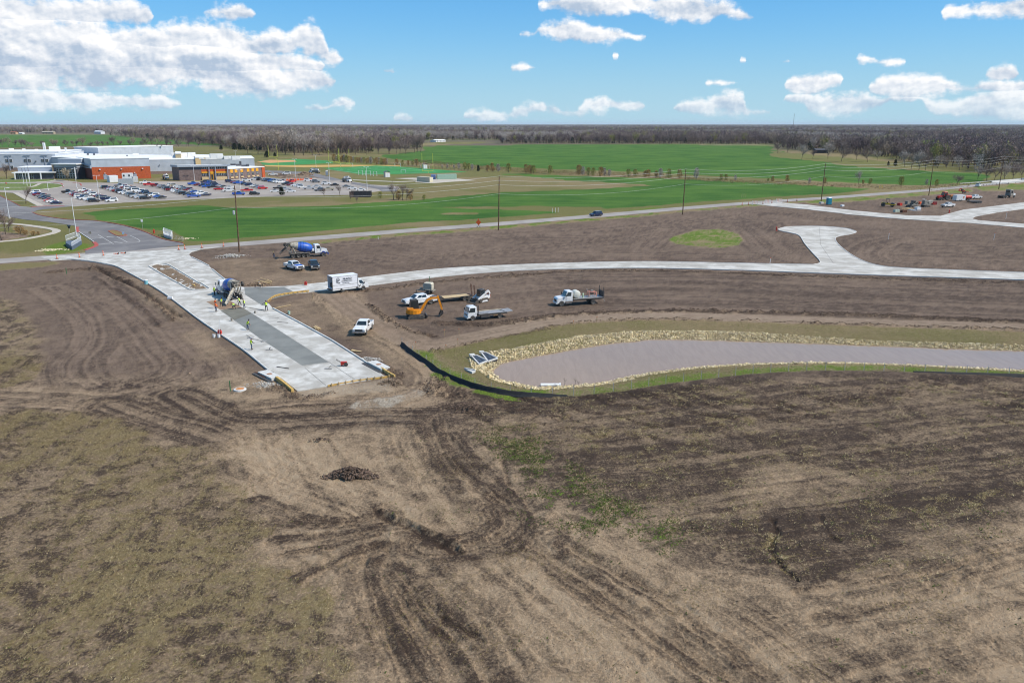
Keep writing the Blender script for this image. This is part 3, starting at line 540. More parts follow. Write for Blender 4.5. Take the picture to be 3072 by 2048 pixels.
 # bank of the pond
 bank=1-sst(pd, 6.5, 11.0); bank=np.where(pd<11, np.clip(bank, 0, 1), 0); fd, fs, ft=sd_line(X, Y, FENCE_L, 20.0); pdD, pdS, pdT=sd_line(X, Y, PATH, 20.0)
 inside=np.where(fd<19.9, sst(fs, -.3, .3), 1.0)*np.where(pdD<19.9, sst(-pdS, 2.4, 3.0), 1.0)
 bank = sst(-pd, -24, -20) * inside; mud = sst(-pd, -.8, .2)
 bank *= 1 - region(r8, [(120, 620), (330, 760), (640, 990), (0, 900)], .5, .5, 66)
 dry=np.where(bank>0, np.maximum(dry*(1-bank), bank*.62), dry); olive=olive*(1-bank)+bank*np.clip(.45+1.4*(n1-.5), 0, 1); brown *= 1-bank; dark=dark*(1-bank)+bank*.45; pale=np.maximum(pale, bank*.12*sst(n2, .5, .7))
 lushb=bank*((1-sst(fs, 1.5, 4.5))*(fd<19.9)); green=np.maximum(green, lushb*np.clip(.5+1.0*(n2-.4), 0, 1)); dry *= 1-lushb*.5
 fo=(1-sst(np.abs(fs+.8), .4, 1.2))*(fd<19.9)*(X<2.5)*(X>-12); green=np.maximum(green, fo*.7*sst(n2, .38, .6))
 dark += (1 - sst(np.abs(fs + 1.4), .6, 2.4)) * (fd < 19.9) * (X > -10) * .35
 green=green*(1-mud); dry *= 1-mud; dark=dark*(1-mud)+mud*.9; olive *= 1-mud
 # ponds in the park: a small basin at the left edge
 pk=region(r1, [(-300, 1200), (30, 1205), (120, 1215), (330, 1250), (180, 1270), (30, 1295), (-300, 1320)], .6, .8, 67); brown=np.maximum(brown, pk*.9); dry *= 1-pk; olive *= 1-pk
 pk2=region(r1, [(120, 1130), (350, 1150), (530, 1190), (500, 1215), (330, 1245), (130, 1215)], .6, 1, 68); olive *= 1-.7*pk2; brown=np.maximum(brown, pk2*.3)
 dark += st * (.30 + .12 * near); z += st * .05 * near
 brown = np.clip(brown, 0, 1)
 # heights: flat beside pavements, basin of the pond
 damp = sst(pave, 0.1, 1.6); z *= damp * np.clip(1 - (Y - 260) / 200, .05, 1)
 zin=ZW-.08-np.minimum(1.0, np.maximum(0, -pd)*.4); zout=ZW+np.clip(pd, 0, 2.6)/2.6*.55+np.clip((pd-2.6)/8, 0, 1)*.15
 zp=np.where(pd <= 0, zin, zout-.08*(1-sst(pd, 0, 1))); k=np.where(pd<10.6, 1, 0)*inside*sst(10.6-pd, 0, .5); k=np.where(pd<3, 1, k); z=z*(1-k)+k*(zp+.3*z)
 z=np.where(pave<.05, -0.10, np.where(pave<.6, z*sst(pave, .05, .6)-.10*(1-sst(pave, .05, .5)), z))
 med=sd_poly(X, Y, MEDIAN, 4.0); z=np.where(med<-.1, .02+(clod-.3)*.4*sst(-med, 0, 1), z); brown=np.where(med<0, .3, brown); dark=np.where(med<0, .15+n3*.5, dark); dry=np.where(med<0, 0, dry)
 ny, nx=XX.shape; V=np.stack([X, Y, z], 1); i=np.arange((ny-1)*nx).reshape(ny-1, nx)[:, :-1].ravel()
 F = np.stack([i, i + 1, i + nx + 1, i + nx], 1)
 me = np_mesh('ground', V, F, soil_material(), smooth=True)
 for nm, cols in (('soil', (dark, brown, pale, cl)), ('cover', (dry, green, wheat, olive)), ('far', (wood, rill, wood, wood))):
  a=me.color_attributes.new(nm, 'FLOAT_COLOR', 'POINT'); C_=np.clip(np.stack(cols, 1), 0, 1)
  if nm == 'soil': C_[:, 0] = np.clip(dark, -.5, 1.7)
  a.data.foreach_set('color', C_.astype(np.float32).ravel())
 o = link('ground', me); tag(o, kind='structure')
 return o, dict(X=X, Y=Y, z=z, dry=np.clip(dry, 0, 1), green=green, cl=cl, gl=np.maximum(gl, gl2), slope=slope, tan=tan, weeds=weeds, shape=XX.shape, wood=wood, pave=pave, bank=bank, pd=pd)
def soil_material():
 m, b, bs = newmat('earth'); N = b.N
 tc = N.new('ShaderNodeTexCoord'); p = tc.outputs['Object']
 def attr(nm):
  a=N.new('ShaderNodeAttribute'); a.attribute_name=nm; s=N.new('ShaderNodeSeparateColor'); b.link(a.outputs['Color'], s.inputs[0]); return s.outputs['Red'], s.outputs['Green'], s.outputs['Blue'], a.outputs['Alpha']
 dark, brown, pale, cl=attr('soil'); dry, green, wheat, olive=attr('cover'); wood, rill, _, _=attr('far')
 fine=b.noise(p, 4.5, 5.0, 0.72); med=b.noise(p, 0.8, 7.0, 0.68, .3); big=b.noise(p, 0.03, 3.0, 0.6)
 blades = b.noise(b.scalevec(p, (1.0, 0.42, 1.0)), 6.5, 3.0, 0.7, 0.8)
 fine=b.map(fine, .3, .7); fm=b.math('MULTIPLY', b.math('SUBTRACT', fine, 0.5), .55); mm=b.math('SUBTRACT', med, 0.5)
 dk=b.math('ADD', dark, b.math('ADD', b.math('MULTIPLY', fm, 1.25), b.math('MULTIPLY', mm, 0.8)))
 c=b.mix(b.map(dk, 0.05, 0.95, smooth=False), S(180, 154, 124), S(84, 69, 58)); wet=b.map(dk, 0.9, 1.7, 0.0, 0.8); c=b.mix(wet, c, S(54, 44, 38))
 c = b.mix(b.map(dk, -0.5, 0.06, 0.55, 0.0), c, S(200, 176, 146))
 dkb=b.math('ADD', dark, b.math('ADD', b.math('MULTIPLY', fm, 0.7), b.math('MULTIPLY', mm, 0.2))); cb=b.mix(b.map(dkb, 0.0, 1.0, smooth=False), S(145, 123, 106), S(80, 66, 57)); cb=b.mix(wet, cb, S(54, 44, 38)); cb=b.mix(b.map(dkb, -0.5, 0.05, 0.5, 0.0), cb, S(172, 152, 132))
 c = b.mix(b.math('MULTIPLY', brown, 0.92), c, cb)
 c=b.mix(b.map(b.math('ADD', pale, b.math('MULTIPLY', fm, 0.9)), 0.15, 0.9), c, S(190, 177, 158))
 # dead grass, olive grass, fresh green, crops
 gd=b.mix(blades, S(106, 90, 64), S(180, 159, 117)); gd=b.mix(b.map(olive, 0.1, 0.9, 0.0, 0.85), gd, b.mix(blades, S(84, 82, 42), S(140, 138, 78)))
 c=b.mix(b.map(b.math('ADD', dry, b.math('MULTIPLY', b.math('SUBTRACT', blades, 0.5), 1.5)), 0.28, 0.72), c, gd)
 gg = b.mix(fine, S(72, 92, 26), S(126, 148, 58))
 c = b.mix(b.map(b.math('ADD', green, b.math('MULTIPLY', fm, 1.1)), 0.34, 0.66), c, gg)
 rows = b.noise(b.scalevec(p, (0.1, 1.0, 1.0)), 0.25, 4.0, 0.65)
 gw=b.mix(b.map(b.math('ADD', b.math('MULTIPLY', big, .6), b.math('MULTIPLY', rows, .5)), 0.40, 0.66), S(56, 96, 36), S(94, 126, 52))
 gw = b.mix(b.map(b.math('ADD', fine, mm), 0.3, 1.0, 0.0, 0.55), gw, S(74, 110, 36))
 c = b.mix(b.map(b.math('ADD', wheat, b.math('MULTIPLY', mm, 0.5)), 0.3, 0.7), c, gw)
 fw = b.noise(b.scalevec(p, (0.35, 1.0, 1.0)), 0.0022, 3.0, 0.6)
 c=b.mix(wood, c, b.mix(b.map(fw, 0.47, 0.6), S(112, 100, 84), b.mix(b.map(big, .4, .6), S(96, 112, 66), S(150, 138, 104))))
 b.link(c, bs.inputs['Base Color']); bs.inputs['Roughness'].default_value=0.95; bs.inputs['Specular IOR Level'].default_value=0.12
 h=b.math('ADD', b.math('MULTIPLY', fine, 0.5), b.math('ADD', b.math('MULTIPLY', med, 0.6), b.math('MULTIPLY', blades, b.math('MULTIPLY', dry, 0.35))))
 bp=N.new('ShaderNodeBump'); bp.inputs['Strength'].default_value=0.9; bp.inputs['Distance'].default_value=0.2; b.link(h, bp.inputs['Height']); b.link(bp.outputs['Normal'], bs.inputs['Normal'])
 return m
GROUND, GD = build_ground()
# ------------------------------------------------------------------ pavements
def paving_material(name, base, stain, tint=None, sc=0.35, streak=None):
 m, b, bs = newmat(name); tc = b.N.new('ShaderNodeTexCoord'); p = tc.outputs['Object']
 a=b.noise(p, sc, 5.0, 0.62, 0.4); f=b.noise(p, 6.0, 3.0, 0.6); g2=b.noise(b.scalevec(p, (1.0, 0.3, 1)), sc*3, 4.0, 0.65)
 c=b.mix(b.map(a, 0.38, 0.66), stain, base); c=b.mix(b.map(g2, 0.52, 0.72, 0, 0.55), c, tint or stain); c=b.mix(b.map(f, 0.3, 0.75, 0.0, 0.25), c, stain)
 b.link(c, bs.inputs['Base Color']); bs.inputs['Roughness'].default_value=0.85; bs.inputs['Specular IOR Level'].default_value=0.25
 return m
M_CONC=paving_material('new_concrete', S(222, 218, 210), S(180, 174, 164), S(202, 197, 188))
M_CONC2=paving_material('site_concrete', S(220, 215, 206), S(180, 173, 162), S(200, 194, 184), 0.2)
M_WET=paving_material('wet_concrete', S(146, 144, 135), S(128, 126, 118), S(136, 134, 126), 0.25); M_WET.node_tree.nodes['Principled BSDF'].inputs['Roughness'].default_value=0.55
M_WETOLD=paving_material('wet_concrete_fresh', S(134, 130, 118), S(116, 112, 100), S(124, 120, 108), 0.25)
M_ROAD=paving_material('old_road', S(176, 167, 158), S(158, 149, 141), S(166, 158, 150), 0.12)
M_ASPH=paving_material('asphalt', S(140, 135, 132), S(118, 114, 113), S(152, 146, 141), 0.1)
M_LOT=paving_material('lot_concrete', S(178, 166, 154), S(160, 149, 139), S(168, 157, 146), 0.05)
M_KERB=mat('kerb_concrete', S(214, 211, 205), 0.85, var=.08); M_KERBRED=mat('kerb_red', S(196, 92, 78), 0.8, var=.12, dirt=S(150, 80, 70)); M_JOINT=mat('joint_filler', S(120, 118, 114), .9)
M_PAINT=mat('road_paint', S(222, 220, 214), 0.7, var=.08, dirt=S(185, 180, 172)); M_SIDEWALK=mat('sidewalk', S(196, 184, 168), .85, var=.08)
M_SAND=paving_material('subgrade_sand', S(168, 142, 116), S(138, 114, 94), S(150, 126, 104), .5)
def tri_slab(name, poly, z0, z1, m, parent=None, kind='structure'):
 import bmesh
 bm=bmesh.new(); vs=[bm.verts.new((p[0], p[1], z1)) for p in poly]; f=bm.faces.new(vs)
 if f.normal.z < 0 or f.calc_area() < 0: pass
 f.normal_update()
 if f.normal.z < 0: f.normal_flip()
 r=bmesh.ops.extrude_face_region(bm, geom=[f]); bmesh.ops.translate(bm, vec=(0, 0, z0-z1), verts=[v for v in r['geom'] if isinstance(v, bmesh.types.BMVert)])
 bmesh.ops.recalc_face_normals(bm, faces=bm.faces); bmesh.ops.triangulate(bm, faces=bm.faces)
 me=bpy.data.meshes.new(name); bm.to_mesh(me); bm.free(); me.materials.append(m); o=link(name, me, parent)
 if kind and not parent: tag(o, kind=kind)
 return o
def strip(line, w0, w1, z0, z1, mb=None):           # ribbon with thickness between two offsets of a line
 a, b2 = offset_line(line, w0), offset_line(line, w1); mb = mb or MB(); n = len(line)
 vs=[(*p, z0) for p in a]+[(*p, z0) for p in b2]+[(*p, z1) for p in a]+[(*p, z1) for p in b2]; fs=[]
 for i in range(n-1): fs += [(2*n+i, 2*n+i+1, 3*n+i+1, 3*n+i), (i, i+1, 2*n+i+1, 2*n+i), (n+i, 3*n+i, 3*n+i+1, n+i+1)]
 fs += [(0, 2 * n, 3 * n, n), (n - 1, 2 * n - 1, 4 * n - 1, 3 * n - 1)]
 mb.add(vs, fs); return mb
road = tri_slab('road', ROAD_POLY, -0.25, 0.010, M_ROAD)
drive = tri_slab('school_drive', DRIVE_POLY, -0.25, 0.016, M_ASPH)
lot = tri_slab('parking_lot', LOT_POLY, -0.25, 0.006, M_LOT)
entr = tri_slab('entrance_pavement', ENT_POLY, -0.25, 0.05, M_CONC)
side = tri_slab('side_road', SIDE_POLY, -0.25, 0.045, M_CONC2)
east = tri_slab('east_road', EAST_POLY, -0.25, 0.04, M_CONC2)
# fresh, still wet pours
wet1=xy([G(*r7(*p)) for p in [(730, 575), (1105, 570), (1225, 628), (1060, 665), (960, 695), (935, 745), (905, 745), (738, 640)]])
wet2=xy([G(*r7(*p)) for p in [(505, 790), (610, 770), (720, 765), (1000, 940), (1525, 1275), (1275, 1308), (905, 1072), (640, 885)]])
tri_slab('wet_concrete_pour', wet1, 0.03, 0.056, M_WET); tri_slab('wet_concrete_lane', wet2, 0.03, 0.056, M_WET)
tri_slab('wet_concrete_bay', xy([G(*r7(*p)) for p in [(508, 788), (612, 768), (715, 766), (800, 818), (640, 880)]]), 0.04, 0.060, M_WETOLD)
tri_slab('bare_subgrade', xy([G(*r7(*p)) for p in [(370, 705), (490, 690), (600, 700), (690, 750), (715, 764), (505, 784)]]), 0.03, 0.056, M_SAND)
# joints between the poured bays
def joints(parent, segs, w=0.05, z=0.063):
 for a, b2 in segs:
  A, B=G(*a), G(*b2); MB().bar((A.x, A.y, z-.02), (B.x, B.y, z-.02), w, 0.04).build('joint', M_JOINT, parent)
joints(entr, [(r7(1300, 1330), r7(1500, 1498)), (r7(1525, 1275), r7(1770, 1440)), (r7(1290, 1312), r7(1525, 1278)), (r7(738, 640), r7(905, 745)), (r7(0, 355), r7(330, 215)), (r7(260, 380), r7(0, 300))])
def clean(line): return [line[0]]+[p for k, p in enumerate(line[1:]) if (Vector(p)-Vector(line[k])).length>0.05]
joints(side, [((1959, 795), (2220, 800)), ((2220, 800), (2440, 806)), ((2440, 806), (2740, 816)), ((2740, 816), (3072, 829)), ((1100, 845), (1321, 819)), ((1321, 819), (1542, 803)), ((1542, 803), (1959, 795)), ((2457, 680), (2462, 735)), ((2462, 735), (2500, 790))], .06, .058)
joints(east, [((2300, 613), (2562, 638)), ((2562, 638), (2727, 652)), ((2727, 652), (2917, 664)), ((2917, 664), (3072, 677)), ((2891, 655), (3072, 617))], .08, .052)
# kerbs
def kerb(parent, line, m, w=0.16, h=0.15, z=0.0, name='kerb', d=0.0):
 return strip(clean(line), d - w / 2, d + w / 2, -0.05, z + h).build(name, m, parent)
kerb(entr, smooth_line([G(*p) for p in ENT_W], 4), M_KERB, .18, .19)
kerb(entr, [xy([G(*p)])[0] for p in [(1103, 1091), (997.5, 1023), (905, 972), (819, 926)]], M_KERB, .2, .22)
kerb(entr, smooth_line([G(*p) for p in [(674, 838), (656, 824), (637, 808)]], 3), M_KERB, .18, .2); kerb(entr, smooth_line([G(*p) for p in [(627, 798), (600, 784), (575, 772)]], 3), M_KERB, .18, .2)
med = kerb(entr, MEDIAN, M_KERB, .2, .21, name='median_kerb')
for L in (smooth_line([G(*p) for p in SIDE_N], 4), smooth_line([G(*p) for p in BULB], 4), smooth_line([G(*p) for p in SIDE_NR], 3), smooth_line([G(*p) for p in SIDE_S[1:]], 4)): kerb(side, L, M_KERB, .16, .13)
redk=[G(*r1(*p)) for p in [(335, 1000), (430, 1035), (700, 1075), (1000, 1090), (1300, 1140), (1500, 1200), (1700, 1280), (1915, 1322)]]
kerb(drive, smooth_line(redk, 4), M_KERBRED, .25, .16); kerb(drive, smooth_line([G(*r1(*p)) for p in [(-20, 818), (100, 878), (210, 935)]], 3), M_KERBRED, .25, .16)
strip(clean(smooth_line([G(*r6(*p)) for p in [(1005, 588), (1120, 545), (1132, 520), (1105, 495)]], 4)), -.5, .5, -.05, .07).build('kerb_ramp', M_KERBRED, drive)
kerb(drive, smooth_line([G(*r6(*p)) for p in [(1105, 495), (1040, 450), (925, 375)]], 3), M_KERB, .2, .15)
strip(clean(smooth_line([G(*r6(*p)) for p in [(925, 380), (905, 345), (912, 318)]], 3)), -.45, .45, -.05, .06).build('kerb_ramp', M_KERBRED, drive)
strip(xy([G(*r1(*p)) for p in [(330, 945), (480, 935), (670, 932)]]), -.7, .7, -.05, .06).build('kerb_ramp', M_KERBRED, drive)
for pts in ([(660, 735), (640, 700), (560, 690)], [(850, 722), (835, 700), (760, 690)]): strip(clean(smooth_line([G(*r1(*p)) for p in pts], 4)), -.3, .3, -.05, .09).build('kerb_ramp', M_KERBRED, lot)
# painted lane lines and turn arrows on the school drive
def paint(parent, pts, w=.14, z=.0235):
 strip(clean([(p[0], p[1]) for p in pts]), -w/2, w/2, z-.006, z).build('lane_line', M_PAINT, parent)
paint(drive, [G(*r6(1155, 408)), G(*r6(1335, 518))]); paint(drive, [G(*r6(1370, 428)), G(*r6(1500, 498))]); paint(drive, smooth_line([G(*r6(*p)) for p in [(1500, 498), (1570, 500), (1625, 495), (1645, 480), (1600, 450), (1530, 418)]], 4))
def arrow(c, d):
 A=G(*r6(*c)); B=G(*r6(c[0]+d, c[1]-6)); v=Vector((B.x-A.x, B.y-A.y)).normalized(); n=Vector((-v.y, v.x)); mb=MB(); q=lambda s, t: (A.x+v.x*s+n.x*t, A.y+v.y*s+n.y*t)
 mb.slab([q(-1.6, -.14), q(.9, -.14), q(.9, -.45), q(1.9, 0), q(.9, .45), q(.9, .14), q(-1.6, .14)], .018, .0235); mb.build('turn_arrow', M_PAINT, drive)
for c, d in [((1135, 450), 60), ((1300, 435), -60), ((1240, 515), 60), ((1395, 500), -60)]: arrow(c, d)
isl=smooth_line([G(*r6(*p)) for p in [(1275, 368), (1330, 358), (1400, 375), (1470, 405), (1490, 418), (1420, 424), (1370, 420), (1310, 390), (1275, 368)]], 3)
kerb(drive, isl, M_KERBRED, .2, .15); tri_slab('island_bed', isl[:-1], 0, .1, mat('mulch', S(150, 120, 70), .95, var=.4, scale=6, dirt=S(110, 105, 60)), drive)
# pedestrian path in the park and by the school
sw=smooth_line([G(*r6(*p)) for p in [(-600, 250), (-200, 265), (200, 285), (480, 320), (630, 345), (665, 370), (600, 395), (450, 430), (250, 465), (0, 490), (-400, 530)]], 5)
tag(strip(clean(sw), -1.15, 1.15, -.1, .05).build('path', M_SIDEWALK), kind='structure')
for nm, pts in (('lawn', [(-400, 760), (0, 770), (250, 772), (500, 755), (640, 735), (655, 718), (560, 702), (300, 700), (0, 700), (-400, 700)]), ('lawn', [(-400, 665), (0, 660), (300, 660), (560, 658), (540, 672), (380, 685), (0, 692), (-400, 692)])):
 pl=smooth_line([G(*r1(*p)) for p in pts], 3); lo=tri_slab(nm, pl, -.1, .09, mat('lawn_grass', S(112, 124, 56), .95, var=.3, scale=.8)); kerb(lo, pl+[pl[0]], M_KERB, .25, .14)
tag(strip(clean(smooth_line([G(*r1(*p)) for p in [(-300, 735), (150, 742), (330, 735), (420, 700)]], 4)), -1, 1, .05, .11).build('path', M_SIDEWALK), kind='structure')
tag(strip(clean([(p[0], p[1]) for p in [G(*r1(165, 797)), G(*r1(290, 865)), G(*r1(425, 932))]]), -1.2, 1.2, -.05, .12).build('path', M_SIDEWALK), kind='structure')
# water
def water():
 m, b, bs=newmat('muddy_water'); tc=b.N.new('ShaderNodeTexCoord'); p=tc.outputs['Object']
 rp=b.N.new('ShaderNodeMapping'); b.link(p, rp.inputs['Vector']); rp.inputs['Rotation'].default_value=(0, 0, R(24)); rp.inputs['Scale'].default_value=(1.0, 0.16, 1)
 r_ = b.noise(rp.outputs['Vector'], 1.5, 3.0, 0.6, 0.6)
 c=b.mix(b.noise(p, .05, 3.0), S(176, 150, 124), S(160, 137, 114)); c=b.mix(b.map(r_, .3, .7, 0, .25), c, S(140, 114, 90))
 b.link(c, bs.inputs['Base Color']); bs.inputs['Roughness'].default_value=.07; bs.inputs['IOR'].default_value=1.33
 bp=b.N.new('ShaderNodeBump'); bp.inputs['Strength'].default_value=.5; bp.inputs['Distance'].default_value=.07; b.link(r_, bp.inputs['Height']); b.link(bp.outputs['Normal'], bs.inputs['Normal'])
 o = tri_slab('pond_water', offset_closed(POND, .5), ZW - .5, ZW, m); return o
def offset_closed(poly, d):
 n=len(poly); A=sum(poly[i][0]*poly[(i+1) % n][1]-poly[(i+1) % n][0]*poly[i][1] for i in range(n)); s=1 if A>0 else -1; out=[]
 for i in range(n):
  t=(Vector(poly[(i+1) % n])-Vector(poly[i-1])).normalized(); out.append((poly[i][0]+t.y*d*s, poly[i][1]-t.x*d*s))
 return out
water()
# ------------------------------------------------------------------ vehicle kit (x forward, y left, z up, origin on the ground)
M_WHITE=mat('white_paint', (.72, .72, .72), .3, var=.04, coat=.4, dirt=(.62, .60, .56)); M_TYRE=mat('tyre_rubber', (.035, .033, .031), .9, var=.3, dirt=(.10, .085, .07)); M_RIM=mat('wheel_rim', (.45, .45, .44), .4, metal=.5, dirt=(.3, .27, .23))
M_GLASS=mat('dark_glass', (.02, .028, .032), .08, var=.1, spec=.8); M_BLACK=mat('black_plastic', (.03, .03, .032), .6, dirt=(.06, .055, .05)); M_CHROME=mat('chrome', (.6, .6, .6), .25, metal=.9)
M_DARKM=mat('dark_metal', (.055, .05, .048), .6, dirt=(.09, .075, .06)); M_LAMP=mat('lamp_lens', (.7, .7, .66), .15); M_REDL=mat('tail_lens', (.4, .02, .02), .25); M_BLUE=mat('mixer_blue', S(38, 98, 205), .4, coat=.3, dirt=S(56, 96, 170)); M_BLUE2=mat('cab_blue', S(30, 62, 150), .35, coat=.4)
M_GREYD=mat('dusty_grey', S(150, 143, 132), .8, var=.2); M_CEM=mat('cement_crust', S(176, 168, 154), .9, var=.25, bump=.3); M_YEL=mat('machine_yellow', S(228, 186, 40), .45); M_ORANGE=mat('machine_orange', S(240, 150, 30), .45, dirt=S(214, 132, 30)); M_ORED=mat('machine_orange_red', S(236, 96, 42), .5)
M_REDP=mat('machine_red', S(200, 52, 38), .45); M_WOODP=mat('deck_planks', S(206, 180, 138), .85, var=.2, scale=6); M_WOOD=mat('lumber', S(206, 176, 128), .85, var=.18, scale=4); M_YWOOD=mat('form_board_yellow', S(212, 172, 98), .8, var=.2, scale=4); M_ALU=mat('aluminium_deck', S(176, 172, 168), .5, metal=.3, var=.15); M_RUST=mat('rusty_steel', S(104, 66, 48), .85, var=.3); M_TRACK=mat('rubber_track', (.06, .053, .047), .95, dirt=(.14, .115, .09))
def paint(name, r, g, b2): return mat('paint_' + name, S(r, g, b2), .28, var=.04, coat=.5)
_mesh = {}
def cached(key, fn):
 if key not in _mesh: _mesh[key] = fn()
 return _mesh[key]
RY = Matrix.Rotation(R(90), 3, 'Z')
def tyre_mesh(r, w): return cached(('t', r, w), lambda: MB().lathe([(-w/2, r*.6), (-w/2, r*.93), (-w*.4, r), (w*.4, r), (w/2, r*.93), (w/2, r*.6)], 16, RY).mesh('wheel', M_TYRE, True))
def rim_mesh(r, w, m=None):
 m = m or M_RIM
 return cached(('r', r, w, m.name), lambda: MB().lathe([(-w*.46, r*.12), (-w*.5, r*.3), (-w*.42, r*.5), (-w*.53, r*.62), (w*.53, r*.62), (w*.42, r*.5), (w*.5, r*.3), (w*.46, r*.12)], 14, RY).mesh('rim', m, True))
def wheel(parent, x, y, r, w=.26, z=None, rim=True, m=None):
 o = link('wheel', tyre_mesh(r, w), parent); o.location = (x, y, r if z is None else z)
 if rim: link('rim', rim_mesh(r, w, m), o)
 return o
def panel_v(q, off=.012, th=.02):               # quad thickened along its normal, standing proud
 q = [Vector(p) for p in q]; n = (q[1] - q[0]).cross(q[3] - q[0]).normalized()
 return [p+n*off for p in q]+[p-n*th for p in q], [(0, 1, 2, 3), (7, 6, 5, 4), (0, 4, 5, 1), (1, 5, 6, 2), (2, 6, 7, 3), (3, 7, 4, 0)]
def panel(name, q, m, parent, off=.012): mb=MB(); mb.add(*panel_v(q, off)); return mb.build(name, m, parent)
class House:                                     # tapered cab: bottom rectangle -> top rectangle
 def __init__(s, x0, x1, y, z, X0, X1, Y, Z): s.b = (x0, x1, y, z); s.t = (X0, X1, Y, Z)
 def p(s, face, u, v):
  x0, x1, y, z = s.b; X0, X1, Y, Z = s.t; L = lambda a, b2: a + (b2 - a) * v
  a0, a1, yy, zz = L(x0, X0), L(x1, X1), L(y, Y), L(z, Z)
  if face == 'front': return (a1, -yy + 2 * yy * u, zz)
  if face == 'rear': return (a0, yy - 2 * yy * u, zz)
  if face == 'right': return (a0 + (a1 - a0) * u, -yy, zz)
  return (a1 + (a0 - a1) * u, yy, zz)
 def quad(s, f, u0, u1, v0, v1): return [s.p(f, u0, v0), s.p(f, u1, v0), s.p(f, u1, v1), s.p(f, u0, v1)]
 def solid(s, mb, crown=.04):
  x0, x1, y, z = s.b; X0, X1, Y, Z = s.t; k = .88
  vs=[(x0, -y, z), (x1, -y, z), (x1, y, z), (x0, y, z), (X0, -Y, Z), (X1, -Y, Z), (X1, Y, Z), (X0, Y, Z), (X0+.08, -Y*k, Z+crown), (X1-.1, -Y*k, Z+crown), (X1-.1, Y*k, Z+crown), (X0+.08, Y*k, Z+crown)]
  fs = [(0, 3, 2, 1), (8, 9, 10, 11)]
  for a in (0, 4): fs += [(a+i, a+(i+1) % 4, a+4+(i+1) % 4, a+4+i) for i in range(4)]
  mb.add(vs, fs)
def arch(cx, r, z0, n=7): return [(cx+r*math.cos(a), z0+r*math.sin(a)) for a in [math.pi*i/(n-1) for i in range(n)]]   # front to back
def place(o, pf, pr, xf, xr, ys, z=0.0, scale=None):
 F, B=G(*pf, z), G(*pr, z); d=(F-B).normalized(); n=Vector((-d.y, d.x, 0)); s=(F-B).length/(xf-xr)
 k = scale or 1.0
 o.location=(F+B)/2-d*(xf+xr)/2*k-n*ys*k; o.rotation_euler=(0, 0, math.atan2(d.y, d.x)); o.scale=(k, k, k)
 o.location.z = z
 return s
def face_to(o, pl, pr_, xf, scale=1.0):          # axle seen head-on: picture-left and picture-right wheel
 A, B=G(*pl), G(*pr_); a=(B-A).normalized(); d=Vector((a.y, -a.x, 0)); d=d if d.y<0 else -d
 o.rotation_euler=(0, 0, math.atan2(d.y, d.x)); o.location=(A+B)/2-d*xf; o.scale=(scale,)*3
def pickup(label, paint_m, hood_m=None, L=5.9, crew=True, name='pickup_truck', grille=None, bed_m=None, group=None):
 t=empty(name, label=label, cat='pickup', group=group); bm_=bed_m or paint_m; rw=-L/2+1.25; fw=L/2-1.05; cb=-L/2+1.75 if crew else -L/2+2.3
 ol=[(L/2, .62), (L/2+.02, 1.0), (L/2-.2, 1.16), (fw-.55, 1.26), (cb, 1.30), (cb, .5), (fw-.56, .48)]+arch(fw, .5, .46)[::-1]+[(fw+.56, .55)]
 MB().prism(ol, -.99, .99, .03, .07).build('body', paint_m, t)
 panel('hood', [(fw-.5, -.82, 1.285), (L/2-.25, -.78, 1.175), (L/2-.25, .78, 1.175), (fw-.5, .82, 1.285)], hood_m or paint_m, t, .03)
 h=House(cb, fw-.55, .93, 1.27, cb+.2, fw-1.35, .76, 1.9); mb=MB(); h.solid(mb); mb.build('cab', paint_m, t)
 panel('windshield', h.quad('front', .06, .94, .12, .93), M_GLASS, t); panel('rear_window', h.quad('rear', .1, .9, .25, .9), M_GLASS, t)
 for f, sg in (('right', -1), ('left', 1)):
  for u0, u1 in ((.5, .82), (.1, .46)) if crew else ((.3, .8),):
   if sg > 0: u0, u1 = 1 - u1, 1 - u0
   panel('side_window', h.quad(f, u0, u1, .2, .92), M_GLASS, t)
  for k, (x0, x1) in enumerate(((fw-1.62, fw-.62), (cb+.12, fw-1.66)) if crew else ((cb+.3, fw-.62),)):
   d=MB().box(((x0+x1)/2, sg*.975, .93), (x1-x0, .06, .66)).build('door', paint_m, t); MB().box((x0+.16, sg*1.01, 1.12), (.18, .03, .05)).build('handle', M_BLACK, d)
  MB().box((fw - .75, sg * 1.12, 1.38), (.1, .24, .2)).build('mirror', M_BLACK, t)
  MB().box((L/2+.02, sg*.78, .98), (.08, .34, .2)).build('headlight', M_LAMP, t); MB().box((-L/2-.01, sg*.92, 1.05), (.06, .14, .34)).build('taillight', M_REDL, t)
 bd = MB()
 ob=[(cb-.03, .5), (cb-.03, 1.3), (-L/2, 1.3), (-L/2, .6), (rw-.54, .56)]+arch(rw, .5, .46)[::-1]+[(rw+.54, .5)]
 for s0 in (-1, 1): bd.prism(ob, s0*.99-(.07 if s0>0 else -.0), s0*.99+(.0 if s0>0 else .07))
 bd.box(((cb-L/2)/2, 0, .74), (L/2+cb-.06, 1.86, .06)).box((cb-.06, 0, 1.0), (.06, 1.84, .56)); bd.build('bed', bm_, t)
 MB().box((-L/2+.02, 0, 1.0), (.07, 1.84, .6)).build('tailgate', bm_, t); MB().box((-L/2-.12, 0, .62), (.2, 1.9, .2)).build('rear_bumper', M_CHROME, t)
 MB().box((L/2+.06, 0, .62), (.22, 1.98, .24)).build('front_bumper', M_CHROME if grille is None else grille, t); MB().box((L/2+.02, 0, .94), (.06, 1.2, .3)).build('grille', M_BLACK if grille is None else grille, t)
 MB().box((0, 0, .52), (L - 1.4, 1.5, .16)).build('chassis', M_DARKM, t)
 for x in (fw, rw):
  for y in (-.85, .85): wheel(t, x, y, .42, .28)
 return t, fw, rw
